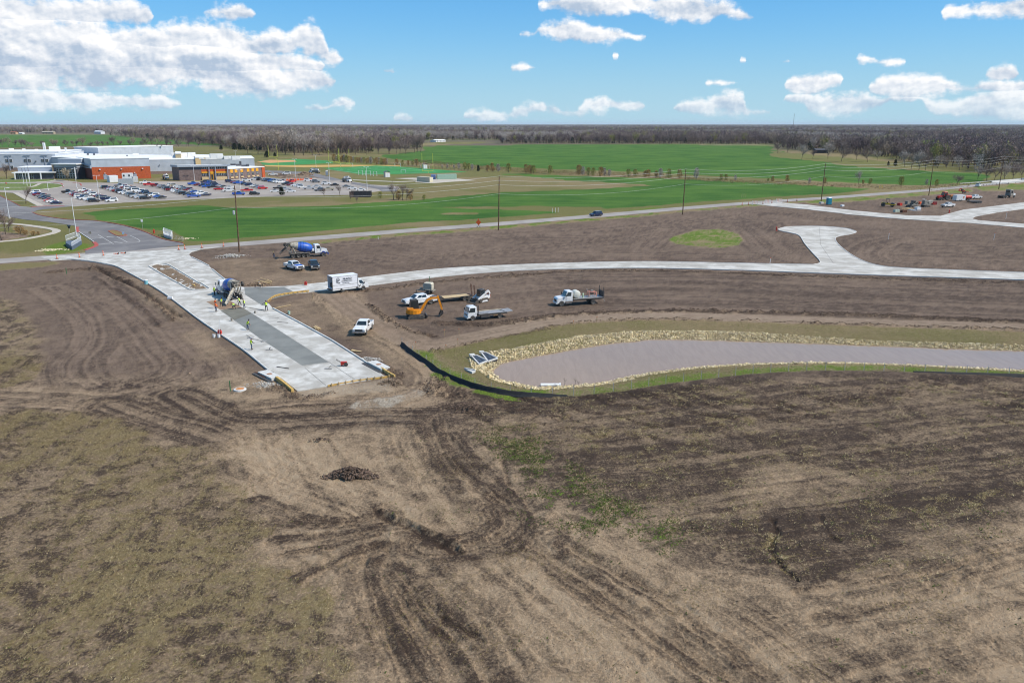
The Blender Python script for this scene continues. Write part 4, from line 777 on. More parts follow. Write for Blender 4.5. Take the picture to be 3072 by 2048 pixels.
def car_kind(kind):                             # ordinary parked cars, one prototype of each kind
 t = empty('parked_car')
 if kind=='sedan': L, W, hb, H=4.75, 1.82, .92, 1.45; g=(-1.55, 1.2, .84, .9, -.75, .35, .64, H)
 elif kind=='hatchback': L, W, hb, H=4.2, 1.78, .95, 1.5; g=(-1.9, 1.0, .82, .93, -1.45, .3, .66, H)
 elif kind=='suv': L, W, hb, H=4.85, 1.95, 1.08, 1.78; g=(-2.25, 1.1, .9, 1.05, -1.95, .45, .72, H)
 elif kind=='van': L, W, hb, H=5.6, 2.05, 1.15, 2.15; g=(-2.7, 1.75, .98, 1.12, -2.6, 1.0, .86, H)
 elif kind=='pickup': L, W, hb, H=5.8, 2.0, 1.18, 1.86; g=(-.95, 1.3, .92, 1.15, -.75, .5, .75, H)
 fw, rw=L/2-.92, -L/2+.95; r=.34 if kind in ('sedan', 'hatchback') else .4; ar=r+.07
 trunk = hb if kind in ('sedan', 'pickup') else hb + .02
 ol=[(L/2, .4), (L/2+.01, hb-.28), (L/2-.15, hb-.12), (g[1], hb), (g[0], hb+.02), (-L/2+.1, trunk-.04), (-L/2, trunk-.2), (-L/2, .42), (rw-ar-.04, .3)]+arch(rw, ar, r-.02)[::-1]+[(rw+ar+.03, .26), (fw-ar-.03, .26)]+arch(fw, ar, r-.02)[::-1]+[(fw+ar+.03, .32)]
 mb = MB()
 mb.prism(ol, -W / 2, W / 2, .04, .08); h = House(*g); h.solid(mb, .03)
 if kind == 'pickup':
  mb=MB(); k=[(L/2, .5), (L/2+.01, hb-.22), (L/2-.2, hb-.06), (g[1], hb), (g[0], hb), (g[0]-.02, hb-.5), (-L/2+.05, hb-.5), (-L/2, hb-.5), (-L/2, .5), (rw-ar-.04, .45)]+arch(rw, ar, r-.02)[::-1]+[(rw+ar+.03, .4), (fw-ar-.03, .4)]+arch(fw, ar, r-.02)[::-1]+[(fw+ar+.03, .45)]
  mb.prism(k, -W / 2, W / 2, .03, .06); h.solid(mb, .03)
  for s0 in (-1, 1): mb.box(((g[0]-L/2)/2, s0*(W/2-.05), hb-.25), (L/2+g[0], .09, .52))
  mb.box((-L / 2 + .04, 0, hb - .25), (.08, W - .2, .52))
 mb.build('body', M_WHITE, t)
 panel('windshield', h.quad('front', .07, .93, .08, .92), M_GLASS, t); panel('rear_window', h.quad('rear', .08, .92, .15, .92), M_GLASS, t)
 for f in ('left', 'right'): panel('side_window', h.quad(f, .08, .9, .15, .92), M_GLASS, t)
 for s0 in (-1, 1):
  MB().box((L/2-.03, s0*W*.36, hb-.3), (.1, .3, .14)).build('headlight', M_LAMP, t); MB().box((-L/2+.02, s0*W*.38, hb-.22), (.08, .26, .16)).build('taillight', M_REDL, t)
 for x in (fw, rw):
  for y in (-W / 2 + .11, W / 2 - .11): wheel(t, x, y, r, .21)
 return t
# ---- concrete mixer
def mixer(label, cab_m, hood_m):
 t = empty('concrete_mixer_truck', label=label, cat='mixer truck')
 f = MB()
 for y in (-.45, .45): f.box((.4, y, 1.0), (9.0, .14, .26))
 for x in (-3.6, -1.5, .5, 2.2): f.box((x, 0, 1.0), (.16, .9, .2))
 f.build('frame', M_DARKM, t)
 h=House(2.1, 3.75, 1.1, 1.55, 2.1, 3.35, 1.02, 2.95); mb=MB(); h.solid(mb, .08); mb.box((2.95, 0, 1.27), (1.7, 2.2, .62)); cab=mb.build('cab', cab_m, t)
 panel('windshield', h.quad('front', .05, .95, .2, .9), M_GLASS, t)
 for q in (h.quad('right', .3, .92, .22, .86), h.quad('left', .08, .7, .22, .86)): panel('side_window', q, M_GLASS, t)
 for s0 in (-1, 1):
  d=MB().box((3.05, s0*1.11, 1.55), (1.1, .05, .95)).build('door', cab_m, t); MB().box((2.65, s0*1.15, 1.6), (.2, .04, .06)).build('handle', M_BLACK, d)
  MB().bar((3.6, s0*1.05, 2.2), (3.75, s0*1.35, 2.2), .04).box((3.75, s0*1.38, 2.15), (.1, .2, .5)).build('mirror', M_CHROME, t)
  MB().box((5.22, s0 * .9, 1.25), (.1, .3, .2)).build('headlight', M_LAMP, t)
  MB().prism([(4.0+.75, .8)]+[(4.1+.68*math.cos(a), .62+.68*math.sin(a)) for a in [math.pi*i/8 for i in range(9)]]+[(3.35, .8)]+[(4.1+.58*math.cos(a), .6+.58*math.sin(a)) for a in [math.pi*i/8 for i in range(8, -1, -1)]], s0*.85-.25, s0*.85+.3).build('fender', hood_m, t)
  MB().box((2.7, s0*1.05, .62), (1.3, .3, .1)).box((2.7, s0*1.05, .95), (1.3, .25, .06)).build('step', M_CHROME, t)
 hd=MB(); hd.prism([(3.7, .95), (3.7, 2.0), (4.9, 1.8), (5.2, 1.65), (5.22, .95)], -.62, .62, .04, .14); hd.build('hood', hood_m if hood_m is M_BLUE2 else cab_m, t)
 MB().box((5.24, 0, 1.35), (.06, .9, .7)).build('grille', M_CHROME, t); MB().box((5.3, 0, .68), (.25, 2.3, .35)).build('front_bumper', hood_m, t)
 # drum
 ax=math.atan2(1.15, 5.3); Rm=Matrix.Rotation(-ax, 3, 'Y'); Rm=Matrix.Rotation(ax, 3, 'Y')
 prof=[(0.0, .5), (.05, .75), (.5, .98), (1.1, 1.15), (1.7, 1.22), (2.4, 1.22), (2.9, 1.15), (3.6, 1.0), (4.4, .82), (5.1, .62), (5.4, .55), (5.4, .45)]
 def drum_piece(a, b2, nm, m, par):
  pf=[p for p in prof if a <= p[0] <= b2]; mb=MB(); mb.lathe([(-x, r) for x, r in pf], 28, Rm); o=mb.build(nm, m, par, True); o.location=(1.55, 0, 2.05); return o
 dr=drum_piece(0, 3.6, 'drum', M_BLUE, t); cone=drum_piece(3.6, 5.4, 'drum_cone', M_CEM, t)
 bl = MB()
 for k in range(3): bl.lathe([(-1.68-k*.62, 1.228), (-1.72-k*.62, 1.235), (-1.78-k*.62, 1.228)], 28, Rm, cap=False)
 o = bl.build('weld_band', M_BLUE2, t); o.location = (1.55, 0, 2.05)
 wt=MB(); wt.lathe([(-.9, .2), (-.85, .36), (.85, .36), (.9, .2)], 16, RY); o=wt.build('water_tank', M_WHITE, t, True); o.location=(1.75, 0, 1.75)
 ps=MB(); ps.box((1.35, 0, 1.4), (.3, 1.0, .7)).box((1.55, 0, 1.85), (.25, .5, .5)).build('drum_stand', M_WHITE, t)
 rs = MB()
 for y in (-.7, .7): rs.bar((-2.6, y*.65, 1.1), (-3.15, y, 2.5), .16).bar((-4.0, y*.65, 1.1), (-3.3, y, 2.5), .14)
 rs.box((-3.2, 0, 2.4), (.3, 1.7, .16)).build('rear_pedestal', M_CEM, t)
 hp = MB(); n = 8; vs = []
 for r, z0, xc in ((.75, 3.75, -4.1), (.32, 3.0, -4.3)):
  for k in range(n): a=2*math.pi*k/n; vs.append((xc+r*math.cos(a)*.9, r*math.sin(a), z0))
 hp.add(vs, [(k, (k+1) % n, n+(k+1) % n, n+k) for k in range(n)]+[tuple(range(n, 2*n))]); hp.build('hopper', M_GREYD, t)
 fd = MB()
 for y in (-1.08, 1.08): fd.box((-1.5, y, 1.22), (4.6, .5, .06))
 fd.build('rear_fender', M_GREYD if hood_m is M_BLUE2 else M_WHITE, t)
 for y in (-.95, .95):
  for x in (4.1, .35, -.8, -2.0, -3.3): wheel(t, x, y, .52 if x != .35 and x != -.8 else .48, .34)
 # raised trailing axle behind the drum
 tg = MB()
 for y in (-.55, .55): tg.bar((-3.9, y, 1.4), (-4.9, y, 2.6), .14).bar((-4.9, y, 2.6), (-4.7, y, 3.2), .14)
 tg.tube([(-4.7, -.9, 3.2), (-4.7, .9, 3.2)], .09); tg.build('trailing_axle', M_GREYD, t)
 for y in (-.95, .95): wheel(t, -4.7, y, .48, .3, z=3.2)
 ld = MB()
 for y in (.55, .95): ld.bar((-3.4, y, 1.2), (-3.5, y, 3.3), .05)
 for k in range(6): ld.bar((-3.42, .55, 1.4 + k * .32), (-3.42, .95, 1.4 + k * .32), .04)
 ld.build('ladder', M_WHITE, t)
 return t
def chute(t, pts, m):
 mb = MB(); n = 7
 P=[Vector(p) for p in pts]; d=(P[-1]-P[0]).normalized(); s=d.cross(Vector((0, 0, 1))).normalized(); u=s.cross(d)
 vs = []
 for p in P:
  for th in (.0, .05):
   for k in range(n): a=math.pi*(1+k/(n-1)); vs.append(p+s*math.cos(a)*(.34-th)+u*(math.sin(a)*(.3-th)+.2))
 fs = []; w = 2 * n
 for i in range(len(P) - 1):
  for k in range(n-1): fs += [(i*w+k, i*w+k+1, (i+1)*w+k+1, (i+1)*w+k), (i*w+n+k, (i+1)*w+n+k, (i+1)*w+n+k+1, i*w+n+k+1)]
  for a, b2 in ((0, n), (n-1, 2*n-1)): fs.append((i*w+a, (i+1)*w+a, (i+1)*w+b2, i*w+b2))
 for i in (0, len(P)-1): fs += [(i*w+k, i*w+k+1, i*w+n+k+1, i*w+n+k) for k in range(n-1)]
 mb.add(vs, fs); return mb.build('chute', m, t)
mxA=mixer('concrete mixer truck with blue drum and white cab parked on bare earth', M_WHITE, M_BLUE2)
for ch in mxA.children:
 if ch.name.startswith(('hood',)): ch.data.materials[0] = M_WHITE
place(mxA, (971.4, 768.6), (879, 775), 4.1, -3.3, -.95, scale=1.0)
chute(mxA, [(-4.4, -.1, 2.9), (-5.4, -.5, 2.1), (-6.4, -.9, 1.35)], M_DARKM)
mxB=mixer('blue concrete mixer truck pouring down its chute onto the new pavement', M_WHITE, M_BLUE2)
place(mxB, (658, 883.5), (690.4, 899), 4.1, -3.3, .95, z=.05, scale=.98)
chute(mxB, [(-4.4, .1, 2.95), (-5.7, 1.4, 2.0), (-7.9, 3.4, .4)], M_CEM)
# ---- site pickups
p1, a, b_=pickup('white pickup with bright blue hood parked beside a black pickup', M_WHITE, M_BLUE); face_to(p1, (886, 812.5), (910, 808), a)
place(p1, (886, 812.5), (860, 806), a, b_, -.85)
p2, a, b_=pickup('black pickup parked next to a white pickup with blue hood', paint('black', 44, 42, 46)); face_to(p2, (933, 810), (957.5, 808.5), a)
p3, a, b_=pickup('white pickup with open bed parked alone on the earth beside the new pavement', M_WHITE, L=5.8); face_to(p3, (1060, 1002), (1095, 1004), a); p3.rotation_euler.z += R(8)
p4, a, b_=pickup('white crew cab pickup hitched to the flatbed equipment trailer', M_WHITE, L=6.2); place(p4, (1231, 919), (1294.5, 911.5), a, b_, .85)
# ---- box truck with lettering
def text_mesh(body, size, m, depth=.004, bold=0.0):
 cu=bpy.data.curves.new('lettering', 'FONT'); cu.body=body; cu.size=size; cu.align_x='LEFT'; cu.extrude=depth; cu.offset=bold; cu.resolution_u=3
 o=bpy.data.objects.new('lettering', cu); COL.objects.link(o); dg=bpy.context.evaluated_depsgraph_get(); me=bpy.data.meshes.new_from_object(o.evaluated_get(dg)); bpy.data.objects.remove(o); me.materials.clear(); me.materials.append(m); return me
def lettering(parent, body, size, loc, m, facing='right', name='lettering', bold=.004, sx=1.0):
 o=link(name, text_mesh(body, size, m, bold=bold), parent); o.location=loc; o.scale=(sx, 1, 1)
 o.rotation_euler={'right': (R(90), 0, 0), 'left': (R(90), 0, R(180)), 'front': (R(90), 0, R(90)), 'rear': (R(90), 0, R(-90))}[facing]; return o
def box_truck():
 t=empty('box_truck', label='white box truck with black lettering parked on the side road', cat='box truck'); INK=mat('sign_ink', (.02, .02, .024), .6); BOX=mat('box_panel', (.70, .70, .72), .45, var=.03)
 h = House(1.75, 3.15, .98, 1.2, 1.75, 2.55, .82, 2.05); mb = MB(); h.solid(mb, .05)
 fw, rw = 2.75, -1.35
 ol=[(3.85, .45), (3.88, .95), (3.75, 1.08), (3.1, 1.25), (1.75, 1.25), (1.75, .5), (fw-.5, .45)]+arch(fw, .45, .4)[::-1]+[(fw+.5, .42)]
 mb.prism(ol, -1.0, 1.0, .03, .08); mb.build('cab', M_WHITE, t)
 panel('windshield', h.quad('front', .06, .94, .1, .92), M_GLASS, t)
 for q in (h.quad('right', .25, .9, .12, .9), h.quad('left', .1, .75, .12, .9)): panel('side_window', q, M_GLASS, t)
 for s0 in (-1, 1):
  d=MB().box((2.0, s0*.995, .95), (.95*.6, .04, .55)).build('door', M_WHITE, t); MB().box((1.8, s0*1.02, 1.1), (.14, .03, .05)).build('handle', M_BLACK, d); MB().box((2.9, s0*1.16, 1.45), (.12, .22, .3)).build('mirror', M_BLACK, t); MB().box((3.86, s0*.75, .85), (.06, .3, .2)).build('headlight', M_LAMP, t); MB().box((-3.42, s0*1.0, .85), (.05, .14, .24)).build('taillight', M_REDL, t)
 MB().box((3.92, 0, .55), (.14, 1.95, .22)).build('front_bumper', M_BLACK, t); MB().box((3.89, 0, .85), (.05, 1.0, .25)).build('grille', M_BLACK, t)
 bx=MB(); bx.box((-.85, 0, 3.12), (5.1, 2.4, .05)).box((-.85, -1.18, 1.95), (5.1, .04, 2.3)).box((-.85, 1.18, 1.95), (5.1, .04, 2.3)).box((1.68, 0, 1.95), (.04, 2.36, 2.3)).box((-.85, 0, .8), (5.1, 2.36, .08)); bx.build('cargo_box', BOX, t)
 tr = MB()
 for z0 in (.82, 1.5, 3.06): tr.box((-.85, -1.205, z0), (5.08, .03, .05))
 for x in (-3.38, 1.66): tr.box((x, -1.205, 1.95), (.07, .035, 2.3))
 for z0 in (.82, 3.06): tr.box((-.85, 1.205, z0), (5.08, .03, .05))
 tr.build('trim_rail', M_GREYD, t); MB().box((1.62, -1.2, 1.95), (.16, .06, 2.28)).build('corner_post', mat('post_grey', S(160, 160, 164), .5), t)
 sk=MB(); sk.box((-.15, -1.16, .65), (3.1-.4, .05, .26)).box((-2.65, -1.16, .65), (1.5, .05, .26)); sk.build('side_skirt', M_WHITE, t)
 MB().box((-.6, 0, .62), (6.2, .9, .2)).build('frame', M_DARKM, t); MB().box((-3.5, 0, .6), (.25, 2.2, .14)).build('rear_bumper', M_DARKM, t)
 inn=MB(); inn.box((-2.6, -.7, 1.5), (1.0, .7, 1.2)).box((-2.2, .6, 1.3), (1.6, .8, .8)).box((-1.0, 0, 1.7), (.1, 2.2, 1.6)); inn.build('cargo_shelf', M_DARKM, t)
 for x in (fw, rw):
  for y in (-.9, .9): wheel(t, x, y, .4, .25 if x > 0 else .34)
 # writing on the right-hand side (it faces the camera)
 lettering(t, 'PRADO', .50, (-1.35, -1.228, 2.38), INK, bold=.012, sx=1.05); lettering(t, 'CONSTRUCTION', .27, (-1.62, -1.228, 2.06), INK, bold=.006, sx=1.0); lettering(t, '316.990.7333', .25, (-1.45, -1.228, 1.72), INK, bold=.004)
 lg = MB()
 def stroke(pts, w=.09):
  for a, b2 in zip(pts, pts[1:]): lg.bar((a[0], -1.226, a[1]), (b2[0], -1.226, b2[1]), .012, w)
 stroke([(-2.62, 2.72), (-2.3, 2.86), (-1.98, 2.72)], .06); stroke([(-2.52, 1.95), (-2.52, 2.62)], .13); stroke([(-2.52, 2.6), (-2.12, 2.6), (-2.0, 2.48), (-2.12, 2.3), (-2.46, 2.3)], .12); stroke([(-2.5, 2.16), (-2.2, 1.98), (-1.9, 1.9)], .08); stroke([(-2.66, 2.1), (-2.3, 1.86), (-1.95, 1.8)], .04)
 lg.build('logo', INK, t)
 dl=MB(); dl.add([(1.85, -1.022, .82), (2.1, -1.022, 1.12), (2.28, -1.022, 1.12), (1.98, -1.022, .7), (1.85, -1.03, .82), (2.1, -1.03, 1.12), (2.28, -1.03, 1.12), (1.98, -1.03, .7)], [(0, 1, 2, 3), (7, 6, 5, 4), (0, 4, 5, 1), (1, 5, 6, 2), (2, 6, 7, 3), (3, 7, 4, 0)]); dl.build('door_logo', INK, t)
 return t, fw, rw
bt, a, b_=box_truck(); place(bt, (1092.6, 869), (1025.6, 877), a, b_, -.9, z=.05, scale=1.05)
# ---- flatbed equipment trailer
def equip_trailer():
 t=empty('equipment_trailer', label='flatbed equipment trailer with plank deck and two upright loading ramps', cat='trailer')
 f = MB()
 for y in (-1.0, 1.0): f.box((0, y, .72), (6.0, .1, .2))
 for k in range(9): f.box((-2.9 + k * .72, 0, .7), (.08, 2.0, .12))
 f.bar((3.0, .9, .65), (4.3, 0, .6), .1).bar((3.0, -.9, .65), (4.3, 0, .6), .1).box((3.3, 0, .85), (.5, .6, .3)); f.build('frame', M_DARKM, t)
 for k in range(10): MB().box((.35, -.9+k*.2, .845), (5.2, .185, .05)).build('deck_plank', M_WOODP, t)
 dv=MB(); dv.add([(-2.25, -1.0, .87), (-2.25, 1.0, .87), (-3.4, 1.0, .55), (-3.4, -1.0, .55), (-2.25, -1.0, .75), (-2.25, 1.0, .75), (-3.4, 1.0, .48), (-3.4, -1.0, .48)], [(0, 1, 2, 3), (7, 6, 5, 4), (0, 4, 5, 1), (1, 5, 6, 2), (2, 6, 7, 3), (3, 7, 4, 0)]); dv.build('dovetail', M_RUST, t)
 for y in (-.75, .75):
  r_ = MB()
  for s0 in (-.2, .2): r_.bar((-3.35, y + s0, .5), (-3.2, y + s0, 2.7), .07)
  for k in range(8): r_.bar((-3.34+.018*k, y-.2, .6+k*.28), (-3.34+.018*k, y+.2, .6+k*.28), .06)
  r_.build('ramp', M_RUST, t)
 for y in (-1.18, 1.18):
  MB().box((-1.45, y, .88), (2.1, .3, .05)).build('fender', M_DARKM, t)
  for x in (-1.05, -1.9): wheel(t, x, y, .39, .25)
 MB().box((4.2, 0, .35), (.1, .1, .7)).build('jack', M_DARKM, t)
 return t
et = equip_trailer(); place(et, (1382, 902), (1397, 898.5), -1.05, -1.9, 1.18)
d=Vector((math.cos(p4.rotation_euler.z), math.sin(p4.rotation_euler.z), 0)); hk=p4.location-d*3.2
et.rotation_euler.z=math.atan2(hk.y-et.location.y, hk.x-et.location.x); v=Vector((math.cos(et.rotation_euler.z), math.sin(et.rotation_euler.z), 0)); et.location=hk-v*4.3
# ---- compact track loader
def track_frame(mb, L, r, w, y, tri=True):
 prof=[(L/2-r, 0), (L/2-.08, r*.4), (L/2-.05, r*1.1), (L*.1, r*2.3) if tri else (L/2-r, r*2), (-L/2+r, r*2.3 if tri else r*2), (-L/2+.05, r*1.1), (-L/2+.1, r*.35), (-L/2+r, 0)]
 mb.prism(prof, y - w / 2, y + w / 2)
def track_loader(label, m1, m2, name='track_loader'):
 t = empty(name, label=label, cat='track loader')
 for y in (-.72, .72):
  mb = MB(); track_frame(mb, 2.0, .3, .4, y); mb.build('track', M_TRACK, t)
  mb=MB(); mb.prism([(.6, .12), (.3, .38), (-.5, .38), (-.75, .12)], y-.215, y+.215); mb.build('track_guard', m1, t)
 bd=MB(); bd.prism([(.6, .5), (.65, .95), (-.2, 1.0), (-1.35, 1.25), (-1.45, .6), (-1.0, .45)], -.6, .6); bd.build('body', m1, t)
 MB().prism([(-1.0, 1.0), (-1.0, 1.45), (-1.4, 1.4), (-1.52, .65), (-1.36, .65)], -.55, .55).build('engine_door', m2, t)
 h=House(-.55, .62, .52, .95, -.5, .5, .48, 2.05); mb=MB(); h.solid(mb, .04); mb.build('cab', M_BLACK, t)
 for f in ('front', 'left', 'right'): panel('window', h.quad(f, .1, .9, .12, .88), M_GLASS, t)
 for y in (-.72, .72):
  ar=MB(); ar.bar((-1.25, y, 1.3), (-.9, y, 1.85), .2, .26).bar((-.9, y, 1.85), (-.2, y, 1.5), .16, .22).bar((-.9, y, 1.75), (1.2, y, .62), .16, .24).bar((1.2, y, .65), (1.35, y, .25), .14, .2); ar.build('lift_arm', m1, t)
 bk=MB(); pr=[(1.3, .7), (1.35, .1), (1.5, .04), (2.3, .04), (2.3, .07), (1.55, .1), (1.42, .25), (1.38, .7)]; bk.prism(pr, -.95, .95)
 for y in (-.95, .93): bk.prism([(1.35, .7), (1.35, .05), (2.3, .05), (2.2, .2), (1.6, .65)], y, y+.03)
 bk.build('bucket', M_DARKM, t); return t
tl=track_loader('white and orange compact track loader with black cab behind the trailer ramps', M_WHITE, M_ORED); place(tl, (1436.7, 909), (1467, 903.5), .8, -.8, .72, scale=1.12)
# ---- mini excavator
def excavator():
 t=empty('mini_excavator', label='orange mini excavator with arched boom and curled bucket', cat='excavator')
 for y in (-.75, .75):
  mb=MB(); track_frame(mb, 2.5, .28, .4, y, False); mb.build('track', M_TRACK, t); mb=MB(); mb.box((0, y, .3), (1.6, .42, .16)); mb.build('track_guard', M_DARKM, t)
  for k in range(4): MB().lathe([(-.22, .1), (.22, .1)], 10, RY).build('roller', M_DARKM, t).location=(-.8+k*.53, y, .16)
 mb=MB(); mb.box((0, 0, .42), (1.2, 1.2, .3)); mb.build('undercarriage', M_DARKM, t); bl=MB(); bl.prism([(1.45, .08), (1.6, .1), (1.56, .5), (1.42, .48)], -.95, .95).bar((.9, -.4, .35), (1.45, -.4, .3), .14).bar((.9, .4, .35), (1.45, .4, .3), .14); bl.build('blade', M_DARKM, t)
 hs=MB(); n=14; pts=[(-.2+1.15*math.cos(a)*(1.0 if math.cos(a)<0 else .9), .95*math.sin(a)) for a in [2*math.pi*k/n for k in range(n)]]; hs.slab(pts, .68, 1.28); hs.build('house', M_ORANGE, t); hb=MB(); hb.slab([(p[0]*1.02, p[1]*1.02) for p in pts if True], .56, .7); hb.build('counterweight', M_DARKM, t)
 MB().slab([(-1.2, -.7), (-.35, -.75), (-.35, .1), (-1.2, .3)], 1.28, 1.5).build('engine_cover', M_ORANGE, t)
 h=House(-.75, .55, .48, 1.2, -.65, .4, .46, 2.55); mb=MB(); h.solid(mb, .05); cab=mb.build('cab', M_BLACK, t); cab.location=(0, .42, 0)
 for f in ('front', 'left', 'right', 'rear'): panel('window', h.quad(f, .08, .92, .1, .9), M_GLASS, t).location=(0, .42, 0)
 bm=MB(); P=[(.75, -.1, 1.0), (1.15, -.1, 1.75), (1.75, -.1, 2.55), (2.3, -.1, 2.75), (3.35, -.1, 2.75)]
 for a, b2, w in zip(P, P[1:], (.34, .34, .32, .28)): bm.bar(a, b2, .26, w)
 for p in P[1:-1]: bm.lathe([(-.13, .17), (.13, .17)], 10, RY) if False else None
 bm.build('boom', M_ORANGE, t); st=MB(); st.bar((3.2, -.1, 3.05), (3.75, -.1, 1.2), .22, .26).bar((3.75, -.1, 1.2), (3.8, -.1, .95), .2, .2); st.build('stick', M_ORANGE, t)
 cy=MB(); cy.tube([(1.35, -.1, 1.2), (1.9, -.1, 2.3)], .06).tube([(2.1, -.1, 2.95), (3.15, -.1, 3.1)], .055).tube([(3.45, -.1, 2.7), (3.9, -.1, 1.5)], .05); cy.build('hydraulic_cylinder', M_DARKM, t)
 bk=MB(); bk.prism([(3.7, 1.0), (3.9, .95), (3.95, .6), (3.75, .25), (3.35, .02), (3.3, .08), (3.6, .35), (3.72, .65)], -.45, .25)
 for y in (-.45, .22): bk.prism([(3.72, .98), (3.9, .9), (3.93, .6), (3.74, .27), (3.35, .04), (3.45, .5)], y, y+.03)
 bk.build('bucket', M_DARKM, t); return t
ex = excavator(); place(ex, (1273, 955), (1226, 958), 1.0, -1.0, -.75, scale=1.2)
# ---- cab-over flatbed
def cabover():
 t=empty('cabover_flatbed_truck', label='white cab over truck with empty grey flatbed and black headache rack', cat='flatbed truck')
 h=House(1.5, 3.05, 1.02, 1.35, 1.5, 2.75, .92, 2.3); mb=MB(); h.solid(mb, .06); ol=[(3.1, .45), (3.14, 1.0), (3.06, 1.36), (1.5, 1.36), (1.5, .75), (1.75, .75)]+arch(2.25, .48, .42)[::-1]+[(2.8, .5)]
 mb.prism(ol, -1.02, 1.02, .03, .07); mb.build('cab', M_WHITE, t); panel('windshield', h.quad('front', .06, .94, .08, .9), M_GLASS, t)
 for f, u0, u1 in (('right', .2, .88), ('left', .12, .8)): panel('side_window', h.quad(f, u0, u1, .1, .85), M_GLASS, t)
 for s0 in (-1, 1):
  MB().box((2.95, s0*1.2, 1.7), (.1, .22, .42)).build('mirror', M_BLACK, t); MB().box((3.13, s0*.75, .8), (.06, .35, .18)).build('headlight', M_LAMP, t); d=MB().box((2.0, s0*1.015, 1.15), (.85, .04, .5)).build('door', M_WHITE, t); MB().box((1.7, s0*1.04, 1.25), (.16, .03, .08)).build('handle', M_BLACK, d)
 MB().box((3.16, 0, .52), (.12, 2.0, .22)).build('front_bumper', M_WHITE, t); MB().box((3.15, 0, .98), (.04, 1.3, .14)).build('grille', M_BLACK, t)
 rk = MB()
 for y in (-1.05, 1.05): rk.box((1.25, y, 1.75), (.09, .09, 1.6))
 for k in range(9): rk.box((1.25, 0, 1.05 + k * .18), (.05, 2.1, .05))
 rk.build('headache_rack', M_BLACK, t)
 dk=MB(); dk.box((-1.35, 0, 1.02), (5.1, 2.3, .1)); dk.build('deck', M_ALU, t); MB().box((-1.35, -1.17, .98), (5.1, .05, .16)).box((-1.35, 1.17, .98), (5.1, .05, .16)).build('side_rail', M_DARKM, t)
 tp=MB(); tp.add([(-3.9, -1.15, 1.07), (-3.9, 1.15, 1.07), (-5.0, 1.15, 1.16), (-5.0, -1.15, 1.16), (-3.9, -1.15, 1.0), (-3.9, 1.15, 1.0), (-5.0, 1.15, 1.1), (-5.0, -1.15, 1.1)], [(0, 1, 2, 3), (7, 6, 5, 4), (0, 4, 5, 1), (1, 5, 6, 2), (2, 6, 7, 3), (3, 7, 4, 0)]); tp.build('tail_platform', M_ALU, t)
 MB().tube([(1.2, -1.05, 1.12), (-3.6, -1.05, 1.12)], .05).build('pipe_rail', mat('bare_timber', S(210, 196, 168), .8), t); MB().bar((-3.2, -1.1, 1.1), (-3.6, 1.1, 1.12), .06).bar((1.0, .6, 1.1), (-.4, 1.1, 1.1), .05).build('tie_bar', M_DARKM, t)
 MB().box((-1.2, 0, .75), (6.0, .85, .25)).build('frame', M_DARKM, t); tb=MB(); tb.box((0, .95, .68), (1.6, .45, .45)); tb.build('tool_box', M_DARKM, t); MB().box((-1.9, 1.05, .72), (.9, .04, .3)).build('side_panel', mat('weathered_board', S(190, 150, 110), .8), t)
 for x, w in ((2.25, .26), (-2.6, .44)):
  for y in (-.92, .92): wheel(t, x, y, .42, w)
 return t, 2.25, -2.6
co, a, b_ = cabover(); place(co, (1421.4, 961.6), (1495, 954.5), a, b_, .92)
